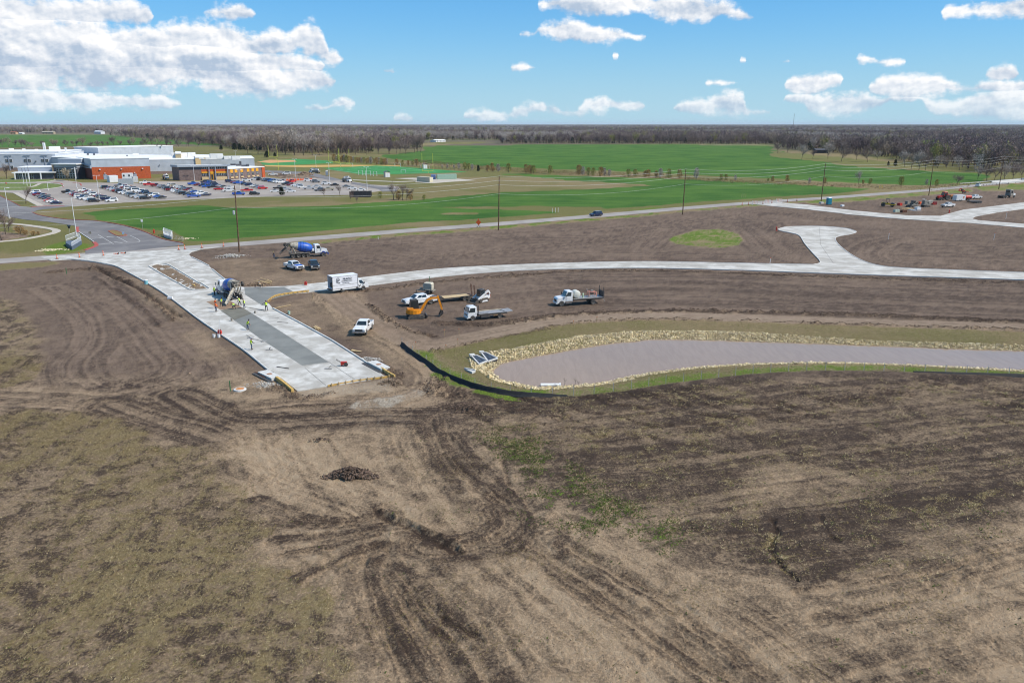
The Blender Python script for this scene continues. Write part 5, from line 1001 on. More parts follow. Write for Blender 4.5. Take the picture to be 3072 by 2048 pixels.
# ---- conventional flatbed with white tank
def tank_truck():
 t=empty('flatbed_truck', label='white conventional flatbed truck carrying a white tank and pink machine', cat='flatbed truck')
 h=House(1.5, 2.95, 1.02, 1.7, 1.5, 2.5, .92, 2.65); mb=MB(); h.solid(mb, .06); mb.box((2.2, 0, 1.25), (1.4, 2.04, .9)); mb.build('cab', M_WHITE, t); panel('windshield', h.quad('front', .05, .95, .08, .9), M_GLASS, t)
 for f, u0, u1 in (('right', .2, .88), ('left', .12, .8)): panel('side_window', h.quad(f, u0, u1, .12, .85), M_GLASS, t)
 hd=MB(); ol=[(4.45, .6), (4.5, 1.3), (4.3, 1.55), (2.9, 1.75), (2.9, .65), (3.05, .6)]+arch(3.6, .55, .5)[::-1]+[(4.2, .55)]; hd.prism(ol, -1.0, 1.0, .05, .14); hd.build('hood', M_WHITE, t)
 MB().box((4.5, 0, 1.05), (.05, .95, .5)).build('grille', M_BLACK, t); MB().box((4.52, 0, .6), (.2, 2.1, .26)).build('front_bumper', M_WHITE, t)
 for s0 in (-1, 1): MB().box((2.85, s0*1.2, 2.0), (.1, .2, .5)).build('mirror', M_BLACK, t); MB().box((4.42, s0*.85, 1.05), (.08, .3, .22)).build('headlight', M_LAMP, t); MB().box((2.3, s0*1.05, .55), (1.2, .3, .08)).box((2.3, s0*1.05, .85), (1.2, .2, .06)).build('step', M_CHROME, t); MB().box((2.2, s0*1.03, 1.35), (.95, .04, .75)).build('door', M_WHITE, t)
 MB().box((-1.4, 0, .9), (6.3, .85, .25)).build('frame', M_DARKM, t); MB().box((-1.6, 0, 1.2), (5.8, 2.4, .12)).build('deck', M_ALU, t); MB().box((-1.6, -1.21, 1.16), (5.8, .05, .2)).box((-1.6, 1.21, 1.16), (5.8, .05, .2)).build('side_rail', M_DARKM, t)
 tk=MB(); tk.lathe([(-.95, .25), (-.85, .6), (-.6, .72), (.6, .72), (.85, .6), (.95, .25)], 18, RY); o=tk.build('tank', mat('tank_plastic', S(224, 222, 208), .5, var=.06), t, True); o.location=(.55, 0, 1.95)
 lg = MB()
 for y in (-1.05, 1.05): lg.bar((-4.5, y, 1.1), (-4.55, y, 3.1), .1)
 lg.build('lift_post', M_DARKM, t); gt=MB(); gt.box((-4.62, 0, 1.75), (.07, 2.2, 1.1)); gt.build('lift_gate', M_DARKM, t); MB().bar((-4.4, 1.1, 1.1), (-4.75, 1.15, .5), .06).bar((-4.2, -1.1, 1.0), (-4.75, -1.15, .5), .06).build('lift_link', M_ALU, t)
 for x, w in ((3.6, .28), (-2.5, .5)):
  for y in (-.95, .95): wheel(t, x, y, .5, w)
 return t, 3.6, -2.5
tt, a, b_ = tank_truck(); place(tt, (1689.6, 918.6), (1773.8, 913), a, b_, .95)
def on_deck(t, x, y, z): return t.matrix_basis @ Vector((x, y, z))
bpy.context.view_layer.update()
M_PINK = mat('faded_red', S(222, 150, 132), .6, var=.15)
def ride_on_machine(parent_truck):
 o=empty('power_trowel', on_deck(parent_truck, -2.6, 0, 1.26), parent_truck.rotation_euler.z, 'pink ride on power trowel standing on the flatbed deck', 'power trowel')
 f = MB()
 for x in (-.75, .75):
  for y in (-.5, .5): f.bar((x, y, .12), (x * .9, y * .8, .95), .14)
 for y in (-.45, .45): f.bar((-.7, y, .95), (.7, y, .95), .12)
 f.build('frame', M_PINK, o)
 for x in (-.5, .5):
  r_ = MB()
  for k in range(5): a=2*math.pi*k/5; r_.bar((x, 0, .08), (x+.45*math.cos(a), .45*math.sin(a), .05), .15, .02)
  r_.build('rotor_blade', M_ALU, o)
 MB().box((0, 0, .75), (.5, .5, .5)).build('engine', M_DARKM, o); MB().box((0, .1, 1.15), (.4, .4, .3)).build('seat', M_GREYD, o); MB().tube([(.8, .3, .9), (.95, .3, 1.45), (1.2, .3, 1.5)], .04).build('control_lever', M_ALU, o)
ride_on_machine(tt)
gc=empty('gas_cylinder', on_deck(tt, -.75, .4, 1.26), 0, 'pale green upright cylinder strapped behind the white tank', 'cylinder'); MB().lathe([(0, .16), (.7, .16), (.82, .08), (.9, .05)], 10, Matrix.Rotation(R(-90), 3, 'Y')).build('bottle', mat('pale_green', S(196, 214, 180), .5), gc); MB().box((0, 0, .93), (.1, .1, .08)).build('valve', M_DARKM, gc)
# ---- water tote trailer
def tote_trailer():
 t=empty('water_tank_trailer', label='small trailer carrying a dusty white caged water tank', cat='trailer')
 f=MB(); f.box((0, 0, .6), (2.2, 1.4, .12)).bar((1.1, .5, .58), (2.4, 0, .5), .09).bar((1.1, -.5, .58), (2.4, 0, .5), .09).box((1.4, 0, .8), (.4, .5, .35)); f.build('frame', M_GREYD, t)
 tk=MB(); tk.prism([(-.75, .7), (.75, .7), (.8, 1.0), (.8, 1.75), (.6, 1.95), (-.6, 1.95), (-.8, 1.75), (-.8, 1.0)], -.65, .65, .06, .1); tk.build('tank', mat('dusty_tank', S(206, 198, 178), .7, var=.12), t)
 cg = MB()
 for k in range(6):
  for y in (-.68, .68): cg.bar((-.8 + k * .32, y, .68), (-.8 + k * .32, y, 1.8), .03)
 for z0 in (.8, 1.15, 1.5, 1.8):
  for y in (-.68, .68): cg.bar((-.82, y, z0), (.82, y, z0), .03)
 cg.build('cage', M_ALU, t)
 for y in (-.85, .85): MB().box((-.1, y, .8), (.9, .28, .05)).build('fender', M_GREYD, t); wheel(t, -.1, y, .36, .22)
 MB().box((2.3, 0, .3), (.08, .08, .6)).build('jack', M_DARKM, t); return t
wt_ = tote_trailer(); place(wt_, (1256, 881.5), (1282.6, 882.8), 1.6, -.1, .85, scale=1.1)
# ------------------------------------------------------------------ trees
rng = np.random.default_rng(11)
def bark(name, c): return mat(name, c, .95, var=.25, scale=.6, spec=.1)
M_BARK=bark('bark', S(108, 94, 84)); M_TW=[bark('twigs_grey_brown', S(146, 128, 120)), bark('twigs_violet_grey', S(118, 101, 103)), bark('twigs_tan', S(172, 154, 136)), bark('twigs_pale', S(190, 178, 168)), bark('buds_rust', S(176, 142, 92)), bark('buds_olive', S(158, 156, 86)), bark('buds_lime', S(160, 172, 84))]
M_EVER = bark('cedar_green', S(54, 66, 42)); M_BLOSSOM = bark('blossom', S(196, 182, 158))
def tube_np(a, b2, r0, r1, n=4):
 a, b2=np.array(a, float), np.array(b2, float); d=b2-a; d /= max(np.linalg.norm(d), 1e-6)
 u=np.cross(d, (0, 0, 1.0) if abs(d[2])<.95 else (1.0, 0, 0)); u /= np.linalg.norm(u); w=np.cross(d, u); th=np.arange(n)*2*np.pi/n
 ring = np.cos(th)[:, None] * u + np.sin(th)[:, None] * w
 V=np.concatenate([a+ring*r0, b2+ring*r1]); F=[(k, (k+1) % n, n+(k+1) % n) for k in range(n)]+[(k, n+(k+1) % n, n+k) for k in range(n)]
 return V, np.array(F)
class TM:
 def __init__(s): s.V = []; s.F = []; s.n = 0
 def add(s, V, F): s.V.append(V); s.F.append(np.asarray(F) + s.n); s.n += len(V)
 def arrays(s): return np.concatenate(s.V), np.concatenate(s.F)
def skeleton(g, H, spread, lean=.0, levels=3, first=.22, split=(3, 5)):
 segs = []; tips = []
 def grow(p, d, L, r, lv):
  k = 2 if lv == 0 else 2; q = p
  for i in range(k):
   d=d+g.normal(0, .10, 3); d[2] += .05; d /= np.linalg.norm(d); e=q+d*L/k; segs.append((q, e, r*(1-.3*i/k), r*(1-.3*(i+1)/k))); q=e
  tips.append((q, d, lv))
  if lv < levels:
   for j in range(g.integers(*split)):
    a=g.uniform(0, 2*np.pi); t=g.uniform(.35, .8)*spread; nd=d+t*np.array([np.cos(a), np.sin(a), g.uniform(-.1, .5)]); nd /= np.linalg.norm(nd)
    b0=p+(q-p)*g.uniform(.55, 1.0); grow(b0, nd, L*g.uniform(.7, 1.05), r*.58, lv+1)
 grow(np.zeros(3), np.array([lean, 0, 1.0]), H * .15, H * .014 + .05, 0)
 zmax = max(s[1][2] for s in segs); k = H * .93 / zmax
 return [(a*k, b2*k, r0, r1) for a, b2, r0, r1 in segs], [(p*k, d, lv) for p, d, lv in tips]
def twigs(g, segs, n, L, w, H):
 A=np.array([s[0] for s in segs[2:]]); B=np.array([s[1] for s in segs[2:]]); ln=np.linalg.norm(B-A, axis=1); i=g.choice(len(A), n, p=ln/ln.sum()); D=(B-A)/ln[:, None]
 c=A[i]+(B-A)[i]*g.uniform(.2, 1.1, n)[:, None]+g.normal(0, L*.5, (n, 3)); d=D[i]*.7+g.normal(0, .55, (n, 3)); d[:, 2] += .3; d /= np.linalg.norm(d, axis=1)[:, None]
 c[:, 2]=np.maximum(c[:, 2], H*g.uniform(.06, .2, n)); s=np.cross(d, g.normal(0, 1, (n, 3))); s /= np.maximum(np.linalg.norm(s, axis=1), 1e-6)[:, None]
 ll = L * g.uniform(.5, 1.2, n)[:, None]; ww = w * g.uniform(.6, 1.4, n)[:, None]
 V=np.stack([c-s*ww/2, c+s*ww/2, c+d*ll], 1).reshape(-1, 3); return V, np.arange(3*n).reshape(-1, 3)
def tree_proto(seed, H, spread, ntw, twm, tw_L=1.3, tw_w=.16, levels=3, lean=0, split=(3, 5)):
 g=np.random.default_rng(seed); segs, tips=skeleton(g, H, spread, lean, levels, split=split); T=TM()
 for a, b2, r0, r1 in segs: T.add(*tube_np(a, b2, r0, r1, 4))
 tm=np_mesh('trunk', *T.arrays(), M_BARK); V, F=twigs(g, segs, ntw, tw_L, tw_w, H); cm=np_mesh('crown', V, F, twm); return tm, cm
def cone_proto(seed, H, W, n, m):
 g=np.random.default_rng(seed); T=TM(); T.add(*tube_np((0, 0, 0), (0, 0, H*.9), H*.03+.03, .02)); tm=np_mesh('trunk', *T.arrays(), M_BARK)
 t=g.uniform(.04, 1, n)**.8; a=g.uniform(0, 2*np.pi, n); prof=(np.sin(np.clip(1.15-t, 0, 1)*1.75) if m is M_EVER else np.sqrt(np.clip(1-((t-.5)/.54)**2, 0, 1))*1.1)*W/2*(.8+.35*np.sin(a*3+seed+t*4)); rr_=np.sqrt(g.uniform(.15, 1, n))*prof
 c=np.stack([rr_*np.cos(a), rr_*np.sin(a), t*H], 1); d=np.stack([np.cos(a)*.6, np.sin(a)*.6, np.full(n, .8)], 1)+g.normal(0, .35, (n, 3)); d /= np.linalg.norm(d, axis=1)[:, None]
 s=np.cross(d, g.normal(0, 1, (n, 3))); s /= np.linalg.norm(s, axis=1)[:, None]; L=H*.13*g.uniform(.6, 1.3, n)[:, None]
 V=np.stack([c-s*L*.22, c+s*L*.22, c+d*L], 1).reshape(-1, 3); return tm, np_mesh('crown', V, np.arange(3*n).reshape(-1, 3), m)
PROT = {}
for i, (k, m) in enumerate([('grey', M_TW[0]), ('violet', M_TW[1]), ('tan', M_TW[2]), ('pale', M_TW[3])]): PROT[k]=[tree_proto(20+i*5+j, 16, 1.35, 1700, m, 1.5, .13) for j in range(3)]
PROT['rust']=[cone_proto(60+j, 5.0, 3.6, 430, M_TW[4]) for j in range(3)]; PROT['olive']=[cone_proto(64+j, 5.0, 3.6, 430, M_TW[5]) for j in range(3)]; PROT['cedar']=[cone_proto(70+j, 5.0, 3.2, 900, M_EVER) for j in range(2)]
PROT['palebush']=[cone_proto(75+j, 5.0, 3.0, 420, M_TW[3]) for j in range(2)]; PROT['lime']=[tree_proto(80, 16, .95, 1500, M_TW[6], 1.6, .2)]; PROT['blossom']=[tree_proto(83, 6, .8, 1500, M_BLOSSOM, .6, .12)]
PROT['bare']=[tree_proto(85+j, 7, .75, 700, M_TW[0], .7, .05, split=(3, 5)) for j in range(2)]; PROT['broad']=[tree_proto(90+j, 16, 1.8, 2000, M_TW[0], 1.5, .13) for j in range(2)]
BASEH = {'rust': 5, 'olive': 5, 'cedar': 5, 'palebush': 5, 'blossom': 6, 'bare': 7}
_tc = 0
def tree(kind, p, h, label, group, name='bare_tree', cat='tree', w=1.0):
 global _tc; _tc += 1
 t, c=PROT[kind][_tc % len(PROT[kind])]; k=h/BASEH.get(kind, 16); o=empty(name, (p[0], p[1], -.05), random.uniform(0, 6.28), label, cat, group); o.scale=(k*w, k*w, k)
 link('trunk', t, o); link('crown', c, o); return o
# trees that stand apart in front of the woods on the right
for kind, f, x, y, ytop in [('pale', r5, 320, 392, 245), ('grey', r5, 100, 335, 232), ('violet', r5, 190, 330, 240), ('broad', r5, 680, 412, 225), ('pale', r5, 560, 385, 215), ('broad', r5, 920, 415, 262), ('pale', r5, 1010, 400, 300), ('grey', r5, 420, 385, 300), ('pale', r5, 1260, 460, 300), ('tan', r5, 1320, 480, 310), ('pale', r5, 1390, 490, 300), ('grey', r5, 1450, 492, 330), ('pale', r5, 1560, 470, 340), ('tan', r5, 1640, 470, 350), ('pale', r5, 1760, 492, 350), ('grey', r5, 1840, 485, 360),
  ('pale', r5, 1930, 575, 430), ('grey', r5, 2010, 590, 420), ('tan', r5, 2080, 592, 420), ('pale', r5, 2170, 588, 410), ('grey', r5, 2250, 585, 400), ('tan', r5, 2330, 580, 400), ('pale', r5, 2420, 580, 395), ('grey', r5, 2520, 575, 400), ('violet', r5, 1150, 380, 300), ('grey', r5, 820, 395, 300), ('tan', r5, 1900, 420, 300), ('violet', r5, 2150, 400, 290), ('grey', r5, 2300, 430, 290)]:
 b0=G(*f(x, y)); lab={'pale': 'pale grey leafless tree standing in front of the wood beside the green field', 'grey': 'grey brown leafless tree standing in front of the wood beside the green field', 'violet': 'dark violet grey leafless tree at the corner of the green field', 'tan': 'tan leafless tree in the roadside clump near the bridge', 'broad': 'broad spreading leafless tree standing alone on the olive meadow'}[kind]
 tree(kind, b0, zat(b0, f(x, ytop)[1]), lab, 'leafless trees in front of the wood')
for x, y, yt in ((1470, 420, 205), (1530, 425, 275)): b0=G(*r5(x, y)); tree('lime', b0, zat(b0, r5(x, yt)[1]), 'yellow green tree in first leaf among the leafless trees', 'trees in first leaf', w=.8)
b0=G(*r5(840, 622)); tree('pale', b0, zat(b0, r5(840, 480)[1]), 'slender pale bare sapling in the green field beside the creek', None, w=.6)
b0=G(*r5(1740, 625)); tree('broad', b0, zat(b0, r5(1740, 520)[1]), 'low spreading bare tree beside the road near the guardrail', None)
# hedgerow behind the school
for k in range(34):
 x=-120+k*66+random.uniform(-30, 30); b0=G(*r1(x, 326-.006*x+random.uniform(-10, 6))); tree(('violet', 'grey', 'violet', 'tan')[k % 4], b0, random.uniform(8, 15), 'dark leafless tree in the hedgerow behind the school', 'hedgerow trees behind the school', w=random.uniform(.75, 1.25))
# tall cottonwoods at the edge of the wood behind the playing fields
for x, y, yt, kind in [(1010, 325, 150, 'tan'), (1100, 330, 140, 'grey'), (1180, 335, 120, 'tan'), (1260, 330, 100, 'pale'), (1340, 335, 110, 'tan'), (1420, 338, 95, 'pale'), (1500, 340, 150, 'pale'), (1580, 342, 160, 'pale'), (1640, 340, 175, 'tan'), (1720, 338, 165, 'pale'), (1790, 335, 120, 'tan'), (1880, 332, 130, 'grey'), (1960, 335, 190, 'grey'), (2060, 338, 185, 'violet'), (2160, 335, 180, 'grey'), (2260, 330, 190, 'violet'), (2352, 325, 180, 'grey')]:
 b0=G(*r2(x, y)); tree(kind, b0, zat(b0, r2(x, yt)[1]), {'tan': 'tall tan leafless tree at the wood edge behind the playing field', 'pale': 'tall pale leafless tree at the wood edge behind the playing field', 'grey': 'tall grey leafless tree at the wood edge behind the playing field', 'violet': 'tall violet grey leafless tree at the wood edge behind the playing field'}[kind], 'tall trees behind the playing field', w=.95)
for x, y, yt in [(490, 330, 205), (560, 328, 200), (640, 330, 215), (740, 318, 140), (770, 316, 150), (715, 320, 190), (60, 335, 180), (130, 330, 200), (330, 320, 190), (400, 322, 190)]:
 b0=G(*r3(x, y)); tree('grey', b0, zat(b0, r3(x, yt)[1]), 'leafless tree on the wooded corner of the large green field', 'trees on the field corner', w=.9)
for x, y, yt in [(775, 295, 255), (895, 295, 238), (940, 297, 240), (990, 298, 232), (1040, 298, 245), (1110, 300, 240), (1180, 362, 305), (1250, 355, 320)]:
 b0=G(*r2(x, y)); tree('cedar', b0, zat(b0, r2(x, yt)[1]), 'dark evergreen cedar standing beyond the school', 'cedars beyond the school', 'cedar_tree', w=1.25)
# shrubs along the creek
SH=[(r3, 560, 432, 375, 'rust'), (r3, 610, 434, 385, 'olive'), (r3, 660, 432, 388, 'rust'), (r3, 700, 434, 390, 'olive'), (r3, 735, 436, 375, 'rust'), (r3, 960, 455, 425, 'palebush'), (r3, 1005, 458, 418, 'palebush'), (r3, 1065, 460, 425, 'palebush'), (r3, 1108, 464, 410, 'palebush'), (r3, 1160, 470, 405, 'olive'), (r3, 1195, 470, 412, 'olive'), (r3, 1225, 474, 420, 'palebush'), (r3, 1278, 484, 430, 'cedar'), (r3, 1360, 484, 428, 'rust'), (r3, 1400, 486, 412, 'rust'), (r3, 1455, 486, 420, 'palebush'), (r3, 1545, 492, 415, 'olive'), (r3, 1700, 502, 425, 'rust'), (r3, 1735, 504, 430, 'rust'), (r3, 1765, 504, 432, 'olive'), (r3, 1912, 506, 432, 'olive'), (r3, 2165, 518, 430, 'rust'), (r3, 2200, 518, 445, 'palebush'), (r3, 2250, 520, 450, 'olive'), (r3, 2290, 522, 452, 'olive'),
 (r4, 345, 602, 510, 'rust'), (r4, 380, 600, 520, 'palebush'), (r4, 430, 602, 535, 'palebush'), (r4, 620, 608, 530, 'olive'), (r4, 690, 608, 530, 'olive'), (r4, 790, 612, 545, 'rust'), (r4, 822, 614, 535, 'rust'), (r4, 900, 618, 548, 'rust'), (r4, 945, 618, 525, 'palebush'), (r4, 1030, 622, 530, 'olive'), (r4, 1135, 626, 535, 'rust'), (r4, 1305, 628, 522, 'palebush'), (r4, 1555, 642, 580, 'olive'), (r4, 1605, 642, 580, 'olive'), (r4, 1700, 648, 590, 'palebush'), (r4, 2030, 656, 620, 'olive'), (r4, 2075, 656, 600, 'rust'), (r4, 2220, 658, 590, 'rust'), (r5, 390, 612, 560, 'palebush'), (r5, 530, 612, 560, 'rust'), (r5, 880, 618, 580, 'rust'), (r5, 945, 622, 565, 'olive'), (r5, 1228, 634, 550, 'olive'), (r5, 1460, 625, 575, 'palebush'), (r5, 1550, 640, 575, 'olive'), (r5, 1110, 450, 410, 'cedar'), (r5, 1175, 455, 395, 'cedar')]
for k in range(26): SH.append((r3, 10+k*18.5+random.uniform(-6, 6), 395+k*1.1+random.uniform(-5, 8), 335+k*1.6+random.uniform(-8, 14), ('rust', 'palebush', 'olive', 'rust')[k % 4]))
for f, x, y, yt, kind in SH:
 b0=G(*f(x, y)); tree(kind, b0, zat(b0, f(x, yt)[1]), {'rust': 'rust brown budding shrub in the line along the creek', 'olive': 'olive green budding shrub in the line along the creek', 'palebush': 'pale grey leafless shrub in the line along the creek', 'cedar': 'small dark evergreen shrub by the green field'}[kind], 'shrubs along the creek', 'shrub', 'shrub', w=.85)
# planted trees round the school lot
for kind, f, x, y, yt, lab in [('bare', r2, 1683, 708, 610, 'small bare tree on the grass edge of the parking lot'), ('bare', r2, 1825, 702, 590, 'small bare tree on the grass edge of the parking lot'), ('cedar', r2, 1310, 695, 618, 'young evergreen pine at the edge of the parking lot'), ('bare', r1, 272, 910, 715, 'slender bare tree in the grass island beside the first row of cars'), ('blossom', r1, 715, 672, 530, 'pale blossoming tree in front of the school entrance'), ('bare', r1, 68, 650, 470, 'small bare tree on the lawn before the grey metal hall'), ('bare', r1, 300, 560, 450, 'small bare tree behind the low school roof')]:
 b0=G(*f(x, y)); tree(kind, b0, zat(b0, f(x, yt)[1]), lab, 'bare trees round the school lot' if kind=='bare' and f is r2 else None, 'planted_tree')
for x, y, yt in [(20, 1290, 890), (60, 1230, 1000), (-30, 1250, 930), (95, 1200, 1050)]: b0=G(*r1(x, y)); tree('bare', b0, zat(b0, r1(x, yt)[1]), 'leafless brown shrubby tree beside the small park pond', 'shrubby trees by the park pond', 'shrubby_tree')
for f, x, y, yt in [(r1, 215, 1225, 1140), (r1, 270, 1235, 1185), (r1, 350, 1245, 1195), (r1, 400, 1235, 1200), (r1, 180, 1195, 1145)]: b0=G(*f(x, y)); tree('rust', b0, zat(b0, f(x, yt)[1]), 'low tawny shrub on the bank of the park pond', 'shrubs on the park pond bank', 'shrub', 'shrub', w=1.5)
for x, y, yt, k in [(530, 735, 560, 'bare'), (610, 735, 580, 'bare'), (650, 738, 600, 'bare'), (680, 736, 660, 'rust'), (575, 735, 660, 'rust'), (415, 720, 665, 'olive'), (150, 745, 665, 'bare'), (210, 765, 700, 'bare'), (800, 735, 690, 'olive')]: b0=G(*r3(x, y)); tree(k, b0, zat(b0, r3(x, yt)[1]), 'leafless scrub growing at the end of the parking lot' if k=='bare' else 'low budding bush at the end of the parking lot', 'scrub at the end of the lot', 'scrub_tree')
# ------------------------------------------------------------------ the woods: thousands of leafless trees as one mass
def woods():
 col = bpy.data.collections.new('wood_tree_kinds'); protos = []
 spec=[(M_TW[0], 1.3), (M_TW[1], 1.3), (M_TW[0], 1.4), (M_TW[2], 1.35), (M_TW[1], 1.5), (M_TW[3], 1.2), (M_EVER, .7), (M_TW[5], .7)]
 for i, (m, sp) in enumerate(spec):
  g = np.random.default_rng(200 + i)
  if m is M_EVER:
   t, c=cone_proto(300, 12, 7, 300, M_EVER); V=np.zeros((c.vertices.__len__(), 3), np.float32); c.vertices.foreach_get('co', V.ravel()); me=c
  else:
   segs, tips = skeleton(g, 17, sp, 0, 2, split=(3, 5)); T = TM()
   for a, b2, r0, r1_ in segs: T.add(*tube_np(a, b2, r0 * 1.5, r1_ * 1.5, 3))
   V1, F1 = T.arrays(); V2, F2 = twigs(g, segs, 460, 2.0, .30, 17); n1 = len(F1)
   me=np_mesh('wood_tree', np.concatenate([V1, V2]), np.concatenate([F1, F2+len(V1)]), [M_BARK, m], np.concatenate([np.zeros(n1, int), np.ones(len(F2), int)]))
  o = bpy.data.objects.new('wood_tree_%02d' % i, me); col.objects.link(o)
 fx=[-900, 0, 300, 370, 560, 640, 700, 760, 800, 860, 1000, 1110, 1140, 1255, 1275, 1285, 1700, 2320, 2345, 2450, 2600, 2700, 2780, 2900, 2940, 3072, 4000]; fy=[404, 404, 404, 411, 424, 436, 446, 450, 455, 459, 462, 459, 449, 449, 438, 431.5, 431.5, 433.5, 444, 456, 464, 480, 500, 503, 532, 540, 560]
 P = []; Y = 560.0
 while Y < 15000:
  s=9.5*max(1, Y/1300)**.92; dep=s*1.0; n=int(Y*2.0/s); xs=(np.arange(n)-n/2)*s+rng.uniform(-.45, .45, n)*s; ys=Y+rng.uniform(-.5, .5, n)*dep; P.append(np.stack([xs, ys], 1)); Y += dep
 P = np.concatenate(P); X, Y = P[:, 0], P[:, 1]
 dz=Y*_cp+CAMH*_sp; v=Y*_sp-CAMH*_cp; px=CX+FPX*X/dz; py=CY-FPX*v/dz
 keep = py < np.interp(px, fx, fy)
 gap=fbm(X*.55, Y, .0032, 3, 400); keep &= ~((Y>1750) & (gap>.58)); gap2=fbm(X*.18, Y, .0016, 2, 410); keep &= ~((Y>1650) & (gap2>.57))
 clear=((px>1190) & (px<1500) & (py>421) & (py<441)) | ((px>2300) & (px<2345) & (py>436)) | ((px>0) & (px<300) & (py>399)); keep &= ~clear
 keep &= (np.abs(px - CX) < 2300) & ~((px > 1120) & (px < 1270) & (py > 447))
 X, Y, px = X[keep], Y[keep], px[keep]; n = len(X)
 me=bpy.data.meshes.new('woodland'); me.vertices.add(n); me.vertices.foreach_set('co', np.stack([X, Y, np.full(n, -.2)], 1).astype(np.float32).ravel())
 patch=fbm(X, Y, .006, 2, 420); idx=np.where(rng.uniform(0, 1, n)<.035, 6, np.where(rng.uniform(0, 1, n)<.06, 7, np.clip(((patch-.25)*2*6+rng.normal(0, .9, n)).astype(int), 0, 5)))
 for nm, ty, arr in (('kind_index', 'INT', idx.astype(np.int32)), ('turn', 'FLOAT', rng.uniform(0, 6.28, n).astype(np.float32)), ('size', 'FLOAT', (rng.uniform(.7, 1.2, n)*np.where((px>1250) & (px<2330), .95, 1.0)).astype(np.float32))):
  a = me.attributes.new(nm, ty, 'POINT'); a.data.foreach_set('value', arr)
 o=link('woodland', me); tag(o, 'broad mass of grey leafless woodland reaching to the horizon', 'woodland', kind='stuff')
 ng=bpy.data.node_groups.new('woodland_scatter', 'GeometryNodeTree'); ng.interface.new_socket('Geometry', in_out='INPUT', socket_type='NodeSocketGeometry'); ng.interface.new_socket('Geometry', in_out='OUTPUT', socket_type='NodeSocketGeometry'); N=ng.nodes; L=ng.links
 gi, go=N.new('NodeGroupInput'), N.new('NodeGroupOutput'); ip=N.new('GeometryNodeInstanceOnPoints'); ci=N.new('GeometryNodeCollectionInfo'); ci.inputs['Collection'].default_value=col; ci.inputs['Separate Children'].default_value=True; ci.inputs['Reset Children'].default_value=True
 def na(nm, ty): a=N.new('GeometryNodeInputNamedAttribute'); a.data_type=ty; a.inputs['Name'].default_value=nm; return a.outputs['Attribute']
 cx=N.new('ShaderNodeCombineXYZ'); L.new(na('turn', 'FLOAT'), cx.inputs['Z']); L.new(gi.outputs[0], ip.inputs['Points']); L.new(ci.outputs[0], ip.inputs['Instance']); ip.inputs['Pick Instance'].default_value=True
 L.new(na('kind_index', 'INT'), ip.inputs['Instance Index']); L.new(cx.outputs[0], ip.inputs['Rotation']); L.new(na('size', 'FLOAT'), ip.inputs['Scale']); L.new(ip.outputs[0], go.inputs[0])
 md = o.modifiers.new('scatter', 'NODES'); md.node_group = ng; print('woodland trees', n)
woods()
# ------------------------------------------------------------------ school and other buildings
M_METAL=mat('metal_wall', S(198, 204, 212), .5, var=.05, scale=.3); M_METALD=mat('metal_wall_mid_grey', S(168, 176, 188), .5, var=.05); M_ROOF=mat('white_roof', (.74, .73, .71), .7, var=.06, scale=.1); M_OBRICK=mat('orange_brick', S(206, 98, 52), .85, var=.14, scale=1.2, dirt=S(184, 84, 44)); M_DBRICK=mat('dark_brick', S(120, 58, 50), .85, var=.12); M_BRBRICK=mat('brown_brick', S(132, 112, 106), .85, var=.12, scale=1.2)  # M_METALD is the darker grey metal of bands, doors and columns
M_TANB=mat('tan_block', S(224, 196, 148), .8, var=.08); M_YPAN=mat('amber_panel', S(240, 170, 40), .6, var=.06); M_FASC=mat('ribbed_fascia', S(176, 184, 192), .5, var=.1, scale=4); M_TRIM=mat('white_trim', (.7, .7, .7), .5, var=.03); M_DGREY=mat('dark_grey_panel', S(92, 92, 98), .6); M_LITEBAND=mat('brick_base_band', S(150, 128, 118), .85)
def wallbits(A, B, z):                               # frame along a wall: (s metres, height, proud) -> point
 A, B=Vector((A[0], A[1], 0)), Vector((B[0], B[1], 0)); L=(B-A).length; u=(B-A)/L; n=Vector((u.y, -u.x, 0))
 return lambda s, h, d=0.0: A + u * s * L + n * d + Vector((0, 0, h))
def wpanel(W, s0, s1, z0, z1, m, parent, name, d=.12, back=.1): mb=MB(); f=[W(s0, z0, d), W(s1, z0, d), W(s1, z1, d), W(s0, z1, d), W(s0, z0, -back), W(s1, z0, -back), W(s1, z1, -back), W(s0, z1, -back)]; mb.add(f, [(0, 1, 2, 3), (7, 6, 5, 4), (0, 4, 5, 1), (1, 5, 6, 2), (2, 6, 7, 3), (3, 7, 4, 0)]); return mb.build(name, m, parent)
def wwindow(W, s0, s1, z0, z1, parent, nx=2, nz=2, d=.1, L=1):
 w = wpanel(W, s0, s1, z0, z1, M_TRIM, parent, 'window', d, .1); k = .12
 for i in range(nx):
  for j in range(nz): a, b2=s0+(s1-s0)*(i+k/2+.02)/nx, s0+(s1-s0)*(i+1-k/2-.02)/nx; c, e=z0+(z1-z0)*(j+k/2)/nz, z0+(z1-z0)*(j+1-k/2)/nz; wpanel(W, a, b2, c, e, M_GLASS, w, 'pane', d+.04, 0)
 return w
def V2(p): return Vector((p[0], p[1]))
def footprint(A, B, depth): A, B=V2(A), V2(B); u=(B-A).normalized(); n=Vector((-u.y, u.x))*depth; return [A, B, B+n, A+n]
def block(parent, poly, layers, roof=M_ROOF, over=.25, rt=.35):   # layers: (z0, z1, material)
 for z0, z1, m in layers: MB().slab([tuple(p) for p in poly], z0-(.3 if z0==0 else 0), z1).build('wall', m, parent)
 c = sum((V2(p) for p in poly), Vector((0, 0))) / len(poly); zt = layers[-1][1]
 if roof: MB().slab([tuple(V2(p)+(V2(p)-c).normalized()*over) for p in poly], zt+.003, zt+rt).build('roof', roof, parent)
